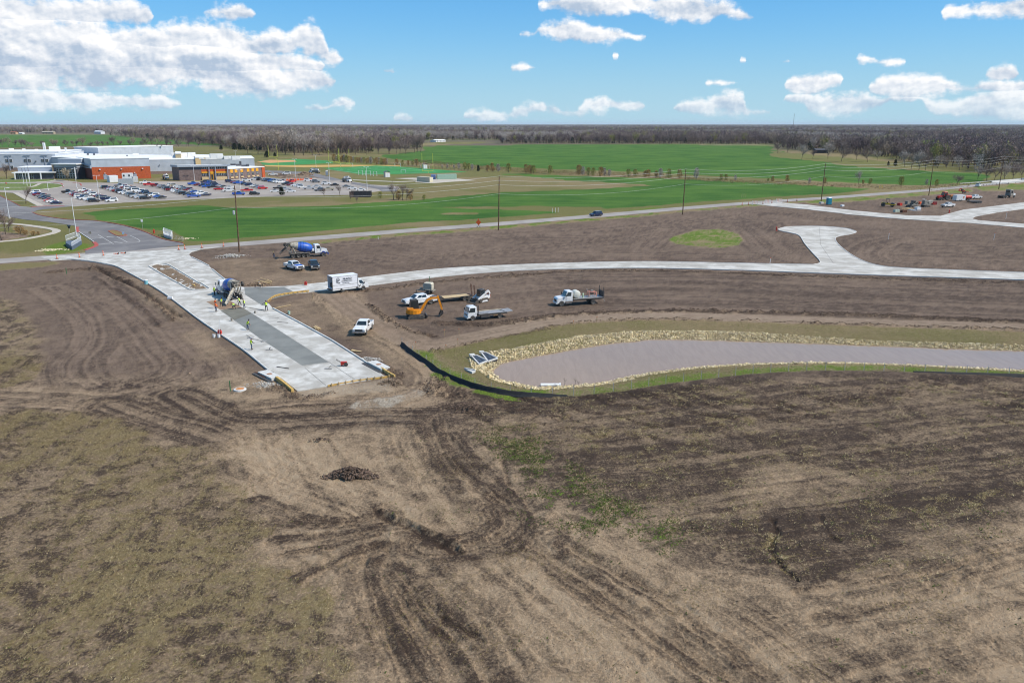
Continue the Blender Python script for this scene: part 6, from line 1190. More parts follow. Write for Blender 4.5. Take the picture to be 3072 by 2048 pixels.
def hvac(parent, p, d, m=None, rz=R(25)): o=MB().box((0, 0, d[2]/2), d).box((d[0]*.2, -d[1]*.51, d[2]*.45), (d[0]*.4, .1, d[2]*.6)).build('rooftop_unit', m or M_ROOF, parent); o.location=p; o.rotation_euler=(0, 0, rz); return o
# orange-brick hall with entrance
FL, FR=G(279.8, 539.4), G(454, 535); LR=G(228.7, 472, 11.8); RR=FR+(Vector((LR.x, LR.y, 0))-FL)
sch=empty('school_building', (0, 0, 0), label='school hall of orange brick below grey metal with a glazed entrance', cat='building')
poly=[V2(FL), V2(FR), V2(RR), V2(LR)]; block(sch, poly, [(0, 7.2, M_OBRICK), (7.2, 11.75, M_METAL)])
Wf = wallbits(FL, FR, 0); Wl = wallbits(LR, FL, 0)
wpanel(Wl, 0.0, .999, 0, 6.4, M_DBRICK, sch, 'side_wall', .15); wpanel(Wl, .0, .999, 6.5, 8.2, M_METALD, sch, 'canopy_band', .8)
for s0 in (.135, .5, .865): o=wpanel(Wf, s0-.012, s0+.012, 5.6, 6.1, M_TRIM, sch, 'wall_light', .6)
for s0 in (.21, .72): o=wpanel(Wf, s0-.01, s0+.01, 3.4, 3.8, M_TRIM, sch, 'wall_light', .5); wpanel(Wf, s0-.03, s0+.03, 0, 2.9, M_METALD, sch, 'door', .1)
nm = MB()
for k in range(14): p=Wl(.52+k*.028, 7.0, .85); q=Wl(.52+k*.028+.016, 7.9, .85); nm.add([Wl(.52+k*.028, 7.0, .83), Wl(.536+k*.028, 7.0, .83), Wl(.536+k*.028, 7.8, .83), Wl(.52+k*.028, 7.8, .83), Wl(.52+k*.028, 7.0, .9), Wl(.536+k*.028, 7.0, .9), Wl(.536+k*.028, 7.8, .9), Wl(.52+k*.028, 7.8, .9)], [(0, 1, 2, 3), (7, 6, 5, 4), (0, 4, 5, 1), (1, 5, 6, 2), (2, 6, 7, 3), (3, 7, 4, 0)])
nm.build('sign_letters', M_BLACK, sch)
EA, EB=G(*r1(580, 650)), G(*r1(818, 652)); ep=footprint(EA, EB, 22); block(sch, ep, [(0, 6.6, M_DGREY), (6.6, 8.4, M_METALD)], over=1.6, rt=.5)
block(sch, [p+(ep[3]-ep[0])*.22 for p in footprint(EA, EB, 20)], [(8.9, 11.4, M_METALD)])
We = wallbits(EA, EB, 0)
for i in range(7): wwindow(We, .1 + i * .115, .1 + i * .115 + .1, .2, 6.0, sch, 1, 4)
wpanel(We, -.06, .0, 0, 8.6, mat('buff_pier', S(200, 168, 134), .8), sch, 'pier', .6); wpanel(We, 1.02, 1.05, 0, 7.0, M_TRIM, sch, 'column', 3.0, -2.6)
LA, LB=G(*r1(170, 658)), G(*r1(565, 652)); lp=footprint(LA, LB, 18); block(sch, lp, [(0, 3.7, M_DGREY)], over=2.0, rt=.5); block(sch, [p+(lp[3]-lp[0])*.3 for p in footprint(LA, LB, 16)], [(4.2, 6.6, M_METALD)])
Wlw = wallbits(LA, LB, 0)
for i in range(4): wwindow(Wlw, .04 + i * .11, .04 + i * .11 + .095, .3, 3.4, sch, 2, 3)
for s0 in (.0, .36, .68): wpanel(Wlw, s0-.01, s0+.02, -.1, 3.9, M_TRIM, sch, 'column', 2.0, -1.5)
core=[V2(G(*r1(x, y), 9.4)) for x, y in [(540, 425), (800, 432), (1500, 445), (1840, 430), (1900, 408), (1050, 395), (900, 372), (620, 378)]]; block(sch, core, [(0, 9.35, M_METAL)])
gymA, gymB=G(301, 500), G(524, 490); gp=footprint(gymA, gymB, 34); block(sch, gp, [(0, 14.0, M_METAL)], over=.4)
pl=[V2(G(*r1(925, 365), 10.5)), V2(G(*r1(1055, 375), 10.5))]; pp=footprint((*pl[0], 0), (*pl[1], 0), 5); block(sch, pp, [(9.6, 12.6, M_DGREY)])
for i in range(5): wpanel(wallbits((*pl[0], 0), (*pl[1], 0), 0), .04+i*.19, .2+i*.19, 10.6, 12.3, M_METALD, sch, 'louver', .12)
for x, y, z, d in [(920, 400, 9.75, (1.2, 4.5, 1.0)), (985, 402, 9.75, (1.2, 4.5, 1.0)), (1330, 418, 9.75, (1.2, 4.5, 1.0)), (850, 395, 9.75, (2, 2, .8)), (1640, 305, 14.4, (1.2, 1.2, .7)), (1690, 306, 14.4, (1.0, 1.0, .8)), (1420, 405, 9.75, (4, 3, 1.4))]: hvac(sch, G(*r1(x, y), z), d, M_DGREY if d[0]<1.3 else None)
# grey metal hall
ml=empty('metal_hall', (0, 0, 0), label='long pale grey metal hall with paired windows beside the school', cat='building'); MA, MBp=G(-420, 516), G(172, 511.5); mp=footprint(MA, MBp, 55); block(ml, mp, [(0, 2.2, M_LITEBAND), (2.2, 11.3, M_METAL)]); block(ml, [p+(mp[3]-mp[0])*.12 for p in footprint(MA, MBp, 44)], [(11.4, 12.6, M_METAL)])
Wm = wallbits(MA, MBp, 0); xs = lambda px: (px + 420) / 592.0
for xc in (-235, -180, -125, -70, -18, 28.5, 85, 138):
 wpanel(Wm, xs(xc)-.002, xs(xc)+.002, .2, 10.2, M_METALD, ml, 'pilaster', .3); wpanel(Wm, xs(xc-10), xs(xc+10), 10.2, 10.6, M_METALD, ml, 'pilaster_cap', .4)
 for dx in (-8, 8):
  for z0 in (6.0, 1.6): wwindow(Wm, xs(xc+dx*.8-4.2), xs(xc+dx*.8+4.2), z0, z0+1.9, ml, 2, 2, .2)
for xx in (0, 110): wpanel(Wm, xs(xx)-.003, xs(xx)+.003, 6.2, 6.7, M_DGREY, ml, 'wall_light', .6)
for x, y, d in [(575, 355, (7, 5, 3)), (460, 345, (.8, .8, 5)), (475, 345, (.8, .8, 5)), (690, 370, (1.2, 1.2, 3)), (120, 350, (3, 3, 1.2)), (250, 350, (2, 2, 1.0)), (380, 352, (2, 2, .8))]: hvac(ml, G(*r1(x, y), 12.9), d)
# long white-roofed wing
lw=empty('school_wing', (0, 0, 0), label='long pale metal school wing with white roof and rooftop units', cat='building'); A0=G(440, 523); B0=max((A0+Vector((math.cos(R(20)), math.sin(R(20)), 0))*k for k in range(40, 140)), key=lambda q: -abs(PX(q)[0]-768)); lwp=footprint(A0, B0, 46); block(lw, lwp, [(0, 1.8, M_LITEBAND), (1.8, 9.0, M_METAL)])
block(lw, [V2(G(*r2(x, y), 10)) for x, y in [(545, 365), (690, 362), (690, 340), (545, 338)]], [(0, 10.0, M_TANB)]); block(lw, [V2(G(*r2(x, y), 12)) for x, y in [(370, 330), (420, 330), (420, 312), (370, 310)]], [(0, 12, M_TANB)])
for x, y, d in [(430, 352, (14, 5, 2.6)), (515, 358, (5, 5, 3.2)), (735, 375, (8, 6, 3.4)), (840, 375, (6, 5, 1.8)), (905, 380, (5, 4, 2.2)), (600, 375, (3, 2, 1)), (660, 378, (3, 2, 1))]: hvac(lw, G(*r2(x, y), 9.35), d)
Ww = wallbits(A0, B0, 0)
for s0 in (.12, .58): wpanel(Ww, s0, s0 + .006, 5.5, 6, M_DGREY, lw, 'wall_light', .6)
# brown addition under construction
br=empty('brick_addition', (0, 0, 0), label='brown brick school addition with ribbed fascia and amber panels', cat='building'); BA, BB=G(*r2(410, 566)), G(*r2(842, 556)); BLr=G(*r2(335, 425), 8.7); bp=[V2(BA), V2(BB), V2(BB)+V2(BLr)-V2(BA), V2(BLr)]; block(br, bp, [(0, 8.0, M_BRBRICK)], over=.3, rt=.5)
Wb=wallbits(BA, BB, 0); wpanel(Wb, -.02, 1.05, 7.75, 8.75, M_FASC, br, 'fascia', .9); wpanel(wallbits(BLr, BA, 0), -.02, 1.0, 7.6, 8.75, M_FASC, br, 'fascia', .6)
wpanel(Wb, .0, .45, 6.3, 7.7, M_DGREY, br, 'upper_band', .12)
for s0, s1, n in ((.455, .6, 4), (.625, .735, 3), (.755, .975, 6)): wwindow(Wb, s0, s1, 6.3, 7.7, br, n, 1)
wpanel(Wb, .45, .98, 4.85, 6.2, M_OBRICK, br, 'brick_panel', .1)
for s0, s1, n in ((.46, .59, 4), (.755, .965, 6)): wwindow(Wb, s0, s1, 2.5, 3.9, br, n, 2); wpanel(Wb, s0-.005, s1+.003, 3.95, 4.85, M_YPAN, br, 'amber_panel', .2); wpanel(Wb, s0-.005, s1+.01, .1, 1.9, M_TANB, br, 'block_wall', .6)
wpanel(Wb, .63, .7, 3.7, 4.9, M_YPAN, br, 'amber_panel', .2); d_=wpanel(Wb, .635, .695, .1, 3.6, M_YPAN, br, 'door', .15); wpanel(Wb, .645, .685, .3, 3.2, M_GLASS, d_, 'pane', .2, 0)
for s0 in (.605, .735, .985): wpanel(Wb, s0, s0+.014, 0, 8.3, M_METALD, br, 'column', .9, -.5)
NA, NB_=BB, G(*r2(1158, 533)); npoly=footprint(NA, NB_, 22); block(br, npoly, [(0, 6.0, M_BRBRICK)], over=.4, rt=.5); Wn=wallbits(NA, NB_, 0)
for k, xc in enumerate((1400, 1490, 1610, 1745, 1845, 1940)):
 s0=(xc-1330)/765; wpanel(Wn, s0-.035, s0+.035, 3.9, 5.7, M_YPAN, br, 'amber_panel', .12); wwindow(Wn, s0-.03, s0+.03, 2.0, 3.7, br, 2, 2); wpanel(Wn, s0-.035, s0+.035, .8, 1.5, M_TANB, br, 'block_wall', .4)
wpanel(Wn, .93, 1.01, 0, 6.05, M_OBRICK, br, 'end_pier', .4)
for x, y, d in [(945, 425, (1.2, 1.2, 2.2)), (930, 435, (3, 2, 1.2)), (985, 440, (4, 2, 1)), (880, 430, (3, 2, 1)), (1010, 440, (1.5, 1.5, 1.5))]: hvac(br, G(*r2(x, y), 6.5), d, M_DGREY)
# sheds, containers, site office
def shed(px, f, w, d, h, wall, roof, label, rz=None):
 p=G(*f(*px)); o=empty('storage_shed', (p.x, p.y, 0), R(25) if rz is None else rz, label, 'shed'); MB().box((0, d/2, h/2), (w, d, h)).build('wall', wall, o); MB().prism([(-w/2-.2, h), (0, h+w*.25), (w/2+.2, h), (w/2+.2, h+.12), (0, h+w*.25+.14), (-w/2-.2, h+.12)], -.3, d+.3).build('roof', roof, o)
 for x in (-.5, .5): MB().box((x*w*.42, -.03, h*.42), (w*.38, .06, h*.8)).build('door', M_TRIM, o)
 return o
shed((480, 535), r3, 3.2, 3.0, 3.0, mat('shed_cream', S(226, 214, 194), .8), mat('shed_roof_grey', S(110, 110, 116), .8), 'cream storage shed with dark roof beside the football turf')
shed((812, 460), r3, 3.2, 3.0, 3.2, mat('shed_pinkish', S(214, 200, 188), .8), mat('shed_roof_brown', S(140, 122, 112), .8), 'pinkish storage shed behind the far goalposts')
def container(f, a, b2, h, w, m, label, side=1):
 A, B=G(*f(*a)), G(*f(*b2)); L=(B-A).length; o=empty('shipping_container', (A.x, A.y, 0), math.atan2(B.y-A.y, B.x-A.x), label, 'container'); mb=MB(); mb.box((L/2, w/2, h/2), (L, w, h)); mb.build('body', m, o); rb=MB(); n=int(L/.45)
 for k in range(n): rb.box((.2+k*(L-.4)/max(n-1, 1), -.03, h/2), (.16, .07, h-.3))
 rb.build('corrugation', m, o); MB().box((L+.02, w/2, h/2), (.06, w*.9, h*.9)).build('door', m, o); MB().box((L/2, w/2, h+.03), (L+.05, w+.05, .06)).build('roof', m, o); return o
container(r3, (737, 572), (850, 580), 2.7, 2.6, mat('beige_steel', S(222, 212, 186), .6), 'beige shipping container on the concrete pad'); container(r3, (862, 553), (900, 553), 2.6, 2.4, mat('blue_steel', S(130, 150, 196), .6), 'blue shipping container behind the beige one'); container(r3, (918, 555), (1088, 552), 2.9, 2.6, mat('pale_green_steel', S(178, 206, 182), .6), 'long pale green shipping container on the concrete pad')
container(r1, (1240, 712), (1395, 708), 2.9, 2.5, mat('grey_rust_steel', S(176, 182, 184), .6), 'grey open top waste container at the head of the parking lot'); container(r1, (1150, 688), (1240, 684), 3.6, 5, M_TRIM, 'plain white site container against the orange brick wall')
so_=empty('site_office', G(*r1(1285, 668)), R(20), 'white site office cabin with windows on stilts', 'cabin'); MB().box((2.6, 1.5, 2.6), (5.6, 3, 3.0)).build('wall', M_TRIM, so_); MB().box((2.6, 1.5, .55), (5.2, 2.6, 1.1)).build('base', M_DGREY, so_)
for x in (.8, 3.6): w_=MB().box((x, -.03, 2.8), (1.1, .08, 1.3)).build('window', M_TRIM, so_); MB().box((x, -.08, 2.8), (.9, .04, 1.1)).build('pane', M_GLASS, w_)
container(r1, (1395, 690), (1447, 688), 3.2, 3, mat('white_tank_steel', S(206, 206, 204), .6), 'short white storage tank box beside the waste container')
# turf field with white lines and its furniture
def poly_struct(name, f, pts, z, m): return tri_slab(name, [(p.x, p.y) for p in [G(*f(*q)) for q in pts]], -.2, z, m)
M_TURF=mat('artificial_turf', S(60, 140, 66), .9, var=.12, scale=.08); tf=poly_struct('sports_field', r3, [(-90, 455), (380, 432), (560, 440), (1180, 488), (1000, 497), (560, 508), (250, 512), (40, 478)], .06, M_TURF)
tf2=poly_struct('practice_field', r2, [(1110, 388), (1440, 374), (1760, 392), (1760, 410), (1530, 420), (1300, 432), (1140, 425)], .05, M_TURF); dm=poly_struct('ball_diamond', r2, [(1090, 400), (1200, 382), (1420, 384), (1440, 398), (1200, 410)], .07, mat('infield_clay', S(214, 160, 104), .9)); db=poly_struct('running_strip', r2, [(1160, 428), (1500, 430), (1800, 425), (2352, 430), (2352, 440), (1800, 442), (1500, 448), (1160, 440)], .055, mat('tan_strip', S(206, 164, 92), .9))
for a, b2, w in [((-60, 468), (350, 512), .5), ((600, 455), (910, 484), .5), ((0, 462), (560, 440), .3), ((250, 508), (900, 492), .3)]: strip([V2(G(*r3(*a))), V2(G(*r3(*b2)))], -w/2, w/2, .06, .075).build('field_line', M_PAINT, tf)
for k in range(8): a=(60+k*62, 470-k*2.5); strip([V2(G(*r3(*a))), V2(G(*r3(a[0]+26, a[1]+.5)))], -.3, .3, .06, .075).build('yard_mark', M_PAINT, tf)
pad=poly_struct('concrete_pad', r3, [(540, 545), (740, 560), (720, 580), (880, 588), (1050, 575), (1260, 562), (1100, 548), (700, 540)], .05, M_SIDEWALK); wk=poly_struct('path', r3, [(170, 556), (560, 572), (740, 566), (740, 572), (560, 578), (170, 562)], .045, M_SIDEWALK); la=poly_struct('service_lane', r3, [(170, 578), (440, 620), (560, 632), (560, 660), (430, 662), (400, 640), (150, 592)], .045, M_ASPH); la2=poly_struct('service_lane', r2, [(1160, 475), (1560, 490), (1850, 560), (1750, 565), (1500, 510), (1160, 490)], .045, M_ASPH)
M_GOALY = mat('goal_yellow', S(226, 226, 96), .5)
def goalpost(f, base, xL, xR, ybar, ytop, label):
 b0=G(*f(*base)); o=empty('goalpost', (b0.x, b0.y, 0), 0, label, 'goalpost', 'football goalposts'); zb=zat(b0, f(0, ybar)[1]); zt=zat(b0, f(0, ytop)[1]); a=(G(*f(xL, base[1]))-b0).x; c=(G(*f(xR, base[1]))-b0).x; m=(a+c)/2
 MB().tube([(0, 1.0, 0), (0, 1.0, zb*.7), (m, 0, zb)], .14).build('post', M_GOALY, o); MB().tube([(a, 0, zb), (c, 0, zb)], .12).build('crossbar', M_GOALY, o)
 for x in (a, c): MB().tube([(x, 0, zb-.05), (x, 0, zt)], .10).build('upright', M_GOALY, o)
goalpost(r2, (1277, 470), 1203, 1280, 352, 250, 'yellow football goalpost near the school addition'); goalpost(r2, (1824, 447), 1727, 1815, 398, 275, 'yellow football goalpost between the two turf fields'); goalpost(r2, (1915, 447), 1820, 1907, 410, 285, 'yellow football goalpost beside the middle one'); goalpost(r3, (835, 500), 785, 880, 478, 322, 'yellow football goalpost at the far end of the turf')
def soccer_goal(f, x0, x1, yb, yt, label='white soccer goal standing beside the turf field'):
 A, B=G(*f(x0, yb)), G(*f(x1, yb)); h=zat(A, f(0, yt)[1]); o=empty('soccer_goal', (A.x, A.y, 0), math.atan2(B.y-A.y, B.x-A.x), label, 'soccer goal', 'soccer goals'); L=(B-A).length
 MB().tube([(0, 0, 0), (0, 0, h), (L, 0, h), (L, 0, 0)], .09).build('frame', M_TRIM, o)
 for x in (0, L): MB().tube([(x, 0, h), (x, .8, h), (x, 2.0, 0), (x, 0, .05)], .06).build('side_bar', M_TRIM, o)
for a in [(r3, 222, 258, 515, 475), (r3, 283, 328, 520, 480), (r3, 352, 383, 525, 485), (r3, 597, 637, 495, 470), (r3, 543, 592, 445, 412), (r3, 768, 845, 458, 430), (r2, 1825, 1935, 443, 412)]: soccer_goal(*a)
# site clutter by the addition
def lightpole(f, base, top, label, double=True, group='parking lot light poles'):
 b0=G(*f(*base)); h=zat(b0, f(*top)[1]); o=empty('light_pole', (b0.x, b0.y, 0), R(20), label, 'light pole', group); MB().tube([(0, 0, 0), (0, 0, h)], [.10, .07]).build('pole', M_TRIM, o); MB().lathe([(0, .28), (.7, .28)], 10, Matrix.Rotation(R(-90), 3, 'Y')).build('base', M_KERB, o)
 for s0 in ((-1, 1) if double else (1,)): MB().bar((0, 0, h-.05), (s0*.7, 0, h), .07).box((s0*1.0, 0, h), (.8, .35, .16)).build('lamp_head', M_TRIM, o)
for a, b2 in [((805, 752), (785, 547)), ((1040, 868), (1010, 615))]: lightpole(r1, a, b2, 'white double headed light pole in the school parking lot')
for a, b2 in [((541, 566), (527, 432)), ((948, 662), (937, 470)), ((1733, 590), (1722, 405)), ((1432, 532), (1427, 375)), ((1612, 445), (1605, 340)), ((2063, 642), (2050, 445)), ((905, 372), (903, 302))]: lightpole(r2, a, b2, 'white double headed light pole in the school parking lot')
lightpole(r1, (802, 1252), (765, 848), 'tall white light pole at the mouth of the school drive', False, None); lightpole(r1, (100, 1066), (55, 745), 'white light pole beside the park trees and school drive', False, None); lightpole(r1, (505, 772), (495, 690), 'short white pole on the lawn edge by the school loop', False, None)
for x, y, yt in ((250, 708, 532), (285, 725, 527), (318, 728, 522)): b0=G(*r1(x, y)); o=empty('flagpole', (b0.x, b0.y, 0), 0, 'white flagpole on the lawn before the low school wing', 'flagpole', 'flagpoles'); h=zat(b0, r1(0, yt)[1]); MB().tube([(0, 0, 0), (0, 0, h)], [.12, .07]).build('pole', M_TRIM, o); MB().lathe([(h-.12, .02), (h, .12), (h+.12, .02)], 8, Matrix.Rotation(R(-90), 3, 'Y')).build('finial', M_DGREY, o); fl_=MB(); fl_.prism([(0, h-2.4), (.25, h-2.5), (.22, h-.4), (0, h-.3)], -.06, .06); fl_.build('flag', mat('limp_flag', S(90, 70, 84), .9), o)
sc_=empty('fenced_enclosure', G(*r2(1908, 712)), R(4), 'black screened enclosure at the end of the parking lot', 'enclosure'); Wd=(G(*r2(2080, 716))-G(*r2(1908, 712))).length; M_MESHB=mat('black_screen', (.03, .03, .035), .8)
for k in range(5): MB().box((Wd*(k+.5)/5, 0, 1.3), (Wd/5-.1, .06, 2.5)).build('screen_panel', M_MESHB if k != 0 else mat('rust_screen', S(84, 62, 56), .8), sc_)
for k in range(6): MB().tube([(Wd*k/5, .05, 0), (Wd*k/5, .05, 2.75)], .06).build('post', M_DARKM, sc_)
for k in range(5): MB().box((Wd*(k+.5)/5, 5, 1.3), (Wd/5-.1, .06, 2.5)).build('screen_panel', M_MESHB, sc_)
ob=empty('orange_barrier', G(*r2(1360, 566)), R(22), 'orange plastic safety barrier between lot and building works', 'barrier')
for k in range(10): MB().box((k*1.5, 0, .55), (1.42, .3, 1.1), top=.7).build('barrier_section', M_ORED, ob)
# fence of the turf field
fn=empty('field_fence', (0, 0, 0), label='low black wire fence along the far side of the turf field', cat='fence'); fl0=smooth_line([G(*r3(*p)) for p in [(380, 420), (560, 430), (760, 445), (900, 458), (1100, 475), (1260, 484)]], 6)
for p in fl0[::1]: MB().tube([(p[0], p[1], 0), (p[0], p[1], 1.5)], .05, 5).build('post', M_BLACK, fn)
for z0 in (.1, .75, 1.45): MB().tube([(p[0], p[1], z0) for p in fl0], .03, 4).build('rail', M_BLACK, fn)
# far farm buildings
def barn(f, a, b2, yt, wall, roof, label, depth=12):
 A, B=G(*f(*a)), G(*f(*b2)); h=zat(A, f(0, yt)[1]); L=(B-A).length; o=empty('farm_building', (A.x, A.y, 0), math.atan2(B.y-A.y, B.x-A.x), label, 'building'); MB().box((L/2, depth/2, h*.35), (L, depth, h*.7)).build('wall', wall, o)
 mb=MB(); mb.add([(-.5, -.8, h*.68), (L+.5, -.8, h*.68), (L+.5, depth/2, h), (-.5, depth/2, h), (-.5, depth+.8, h*.68), (L+.5, depth+.8, h*.68)], [(0, 1, 2, 3), (3, 2, 5, 4), (0, 3, 4), (1, 5, 2), (0, 4, 5, 1)]); mb.build('roof', roof, o)
 for k in range(max(2, int(L/8))): MB().box((L*(k+.5)/max(2, int(L/8)), -.05, h*.3), (2.2, .2, h*.3)).build('window', M_GLASS, o)
barn(r1, (985, 178), (1055, 182), 145, M_TRIM, M_ROOF, 'white farmhouse at the edge of the far wood'); barn(r1, (110, 183), (165, 183), 155, mat('tan_wall', S(210, 170, 130), .8), mat('red_brown_roof', S(150, 92, 66), .8), 'farmhouse with red brown roof across the left green field'); barn(r1, (200, 183), (235, 183), 165, M_TRIM, M_ROOF, 'small white farm shed beside the red brown roofed house'); barn(r1, (440, 183), (560, 183), 152, mat('dull_tan_wall', S(178, 160, 130), .8), mat('tan_roof', S(176, 166, 150), .8), 'long tan farm building across the left green field')
barn(r3, (258, 200), (372, 200), 172, mat('pale_wall', S(190, 190, 192), .8), M_ROOF, 'pale roofed house among the trees behind the playing field'); barn(r3, (1065, 145), (1160, 145), 128, M_TRIM, M_ROOF, 'long white roofed barn in front of the far wood'); barn(r3, (905, 225), (990, 222), 203, M_TRIM, M_ROOF, 'white outbuilding between trees above the large green field'); barn(r3, (2030, 97), (2090, 97), 82, M_TRIM, M_ROOF, 'distant white house on the horizon woods')
barn(r5, (1880, 375), (1975, 378), 315, mat('dark_blue_grey_wall', S(70, 74, 86), .8), mat('blue_grey_roof', S(120, 136, 158), .7), 'farm shed with blue grey roof near the bridge trees', 16); barn(r5, (1975, 378), (2115, 378), 325, mat('brown_wall', S(146, 128, 112), .8), mat('rust_roof', S(178, 140, 118), .7), 'farm shed with rusty roof near the bridge trees', 14); barn(r5, (450, 335), (560, 335), 292, mat('dark_shed', S(60, 56, 58), .9), mat('dark_roof', S(80, 78, 82), .8), 'dark shed under the trees beyond the large field', 10); barn(r5, (1190, 330), (1275, 332), 292, M_TRIM, mat('grey_roof', S(160, 160, 164), .8), 'grey roofed house hidden among the leafless trees', 10)  # shed with the blue grey roof has a plain dark blue-grey wall
tw=empty('radio_mast', G(2378, 399), 0, 'slender radio mast rising above the horizon', 'mast'); hh=zat(tw.location, r5(0, -22)[1])
for k in range(3): a=k*2.094; MB().tube([(1.0*math.cos(a), 1.0*math.sin(a), 0), (.3*math.cos(a), .3*math.sin(a), hh)], .16, 4).build('leg', M_DARKM, tw)
for k in range(14): z0=hh*(k+.5)/14; MB().bar((-.6, -.4, z0), (.6, .4, z0+hh/20), .12).build('brace', M_DARKM, tw)
MB().box((0, 0, hh), (1.2, 1.2, 1.6)).build('antenna', M_DARKM, tw)
# ------------------------------------------------------------------ cars in the school lot
PAINTS={'white': M_WHITE, 'silver': paint('silver', 190, 192, 196), 'black': paint('black', 44, 42, 46), 'navy': paint('navy', 34, 44, 78), 'grey': paint('grey', 112, 116, 122), 'red': paint('red', 206, 36, 40), 'maroon': paint('maroon', 122, 32, 42), 'blue': paint('blue', 30, 84, 176), 'tan': paint('tan', 190, 178, 156)}
KINDS={k: car_kind(k) for k in ('sedan', 'hatchback', 'suv', 'van', 'pickup')}; _used=set()
def put_car(kind, col, p, rz, label=None, group='cars in the school parking lot', name='parked_car'):
 t = KINDS[kind]
 if kind in _used: t = copy_tree(t)
 _used.add(kind); t.name=name; t.location=(p[0], p[1], p[2] if len(p)>2 else .01); t.rotation_euler=(0, 0, rz)
 tag(t, label or '%s %s parked in a row of the school parking lot' % (col, {'sedan': 'sedan', 'hatchback': 'hatchback', 'suv': 'sport utility car', 'van': 'passenger van', 'pickup': 'pickup truck'}[kind]), {'pickup': 'pickup', 'van': 'van'}.get(kind, 'car'))
 if group: t['group'] = group
 elif 'group' in t: del t['group']
 for ch in t.children:
  if ch.name.startswith('body'): ch.material_slots[0].link='OBJECT'; ch.material_slots[0].material=PAINTS[col]
 return t
rc=random.Random(5); CW={'suv': 'SUV'}; ORD=['first', 'second', 'third', 'fourth', 'fifth', 'sixth', 'seventh', 'eighth', 'ninth', 'tenth', 'eleventh', 'twelfth', 'thirteenth', 'last']; _row=[0]
def car_row(f, a, b2, n, fix={}):
 A, B=G(*f(*a)), G(*f(*b2)); d=(B-A).normalized(); h=math.atan2(d.y, d.x)+R(90); n_=Vector((-d.y, d.x, 0)); L=[]
 for i in range(n):
  k=rc.choice(('sedan', 'sedan', 'suv', 'suv', 'hatchback', 'pickup')); c=rc.choice(('white', 'white', 'white', 'silver', 'silver', 'black', 'navy', 'navy', 'grey', 'blue', 'black', 'maroon', 'tan')); L.append(fix.get(i, (k, c)))
 nm=['%s %s' % (c, CW.get(k, k)) for k, c in L]; row=ORD[_row[0]]+' row from the school loop'; _row[0] += 1
 for i, (k, c) in enumerate(L):
  lab='%s between %s and %s, %s' % (nm[i], nm[i-1], nm[i+1], row) if 0<i<n-1 else '%s at the %s end beside %s, %s' % (nm[i], 'far' if i==0 else 'near', nm[1 if i==0 else n-2], row)
  put_car(k, c, A+(B-A)*(i/(n-1))+d*rc.uniform(-.15, .15)+n_*rc.uniform(-.35, .35), h+(math.pi if rc.random()<.5 else 0)+rc.uniform(-.03, .03), lab)
car_row(r1, (375, 805), (580, 915), 9, {8: ('sedan', 'navy'), 7: ('sedan', 'white'), 6: ('sedan', 'red'), 0: ('suv', 'white'), 1: ('sedan', 'blue')})
car_row(r1, (715, 800), (975, 895), 9, {0: ('pickup', 'black'), 2: ('sedan', 'red'), 8: ('suv', 'black')}); car_row(r1, (880, 785), (1165, 890), 10, {0: ('pickup', 'white'), 9: ('suv', 'white')})
car_row(r1, (1085, 745), (1510, 868), 14, {13: ('suv', 'black'), 12: ('sedan', 'silver')}); car_row(r1, (1260, 735), (1690, 858), 14, {2: ('pickup', 'maroon'), 6: ('van', 'white'), 13: ('sedan', 'black')})
car_row(r2, (245, 625), (535, 712), 12, {11: ('pickup', 'blue'), 10: ('sedan', 'navy')}); car_row(r2, (340, 612), (635, 698), 12, {11: ('sedan', 'navy'), 10: ('pickup', 'white')})
put_car('pickup', 'red', G(*r2(140, 608)), R(20), 'bright red pickup parked at the head of the lot by the waste container', None); put_car('pickup', 'maroon', G(*r2(205, 618)), R(25)); put_car('pickup', 'white', G(*r2(105, 592)), R(25))
car_row(r2, (530, 602), (695, 632), 5, {1: ('sedan', 'maroon'), 2: ('suv', 'navy')}); put_car('sedan', 'red', G(*r2(753, 647)), R(15), 'bright red sedan at the end of a parking row beside a white pickup', None); put_car('pickup', 'white', G(*r2(845, 662)), R(15)); put_car('pickup', 'white', G(*r2(850, 640)), R(195)); car_row(r2, (635, 585), (800, 628), 6); put_car('pickup', 'red', G(*r2(1003, 662)), R(190), 'bright red pickup beside a blue pickup at the near edge of the lot', None); put_car('pickup', 'blue', G(*r2(930, 692)), R(15), 'bright blue pickup at the grass edge of the lot', None); put_car('suv', 'black', G(*r2(1070, 690)), R(15))
car_row(r2, (850, 580), (970, 600), 4, {0: ('suv', 'navy'), 2: ('pickup', 'blue')}); car_row(r2, (985, 600), (1145, 640), 7, {6: ('suv', 'red')}); put_car('suv', 'white', G(*r2(1000, 572)), R(12)); put_car('suv', 'white', G(*r2(1070, 560)), R(190)); put_car('pickup', 'black', G(*r2(1112, 562)), R(90))
car_row(r2, (1165, 568), (1300, 588), 6, {}); car_row(r2, (1315, 580), (1400, 582), 2, {0: ('suv', 'maroon'), 1: ('pickup', 'red')}); car_row(r2, (1355, 602), (1490, 630), 5, {4: ('sedan', 'white'), 2: ('sedan', 'white')})
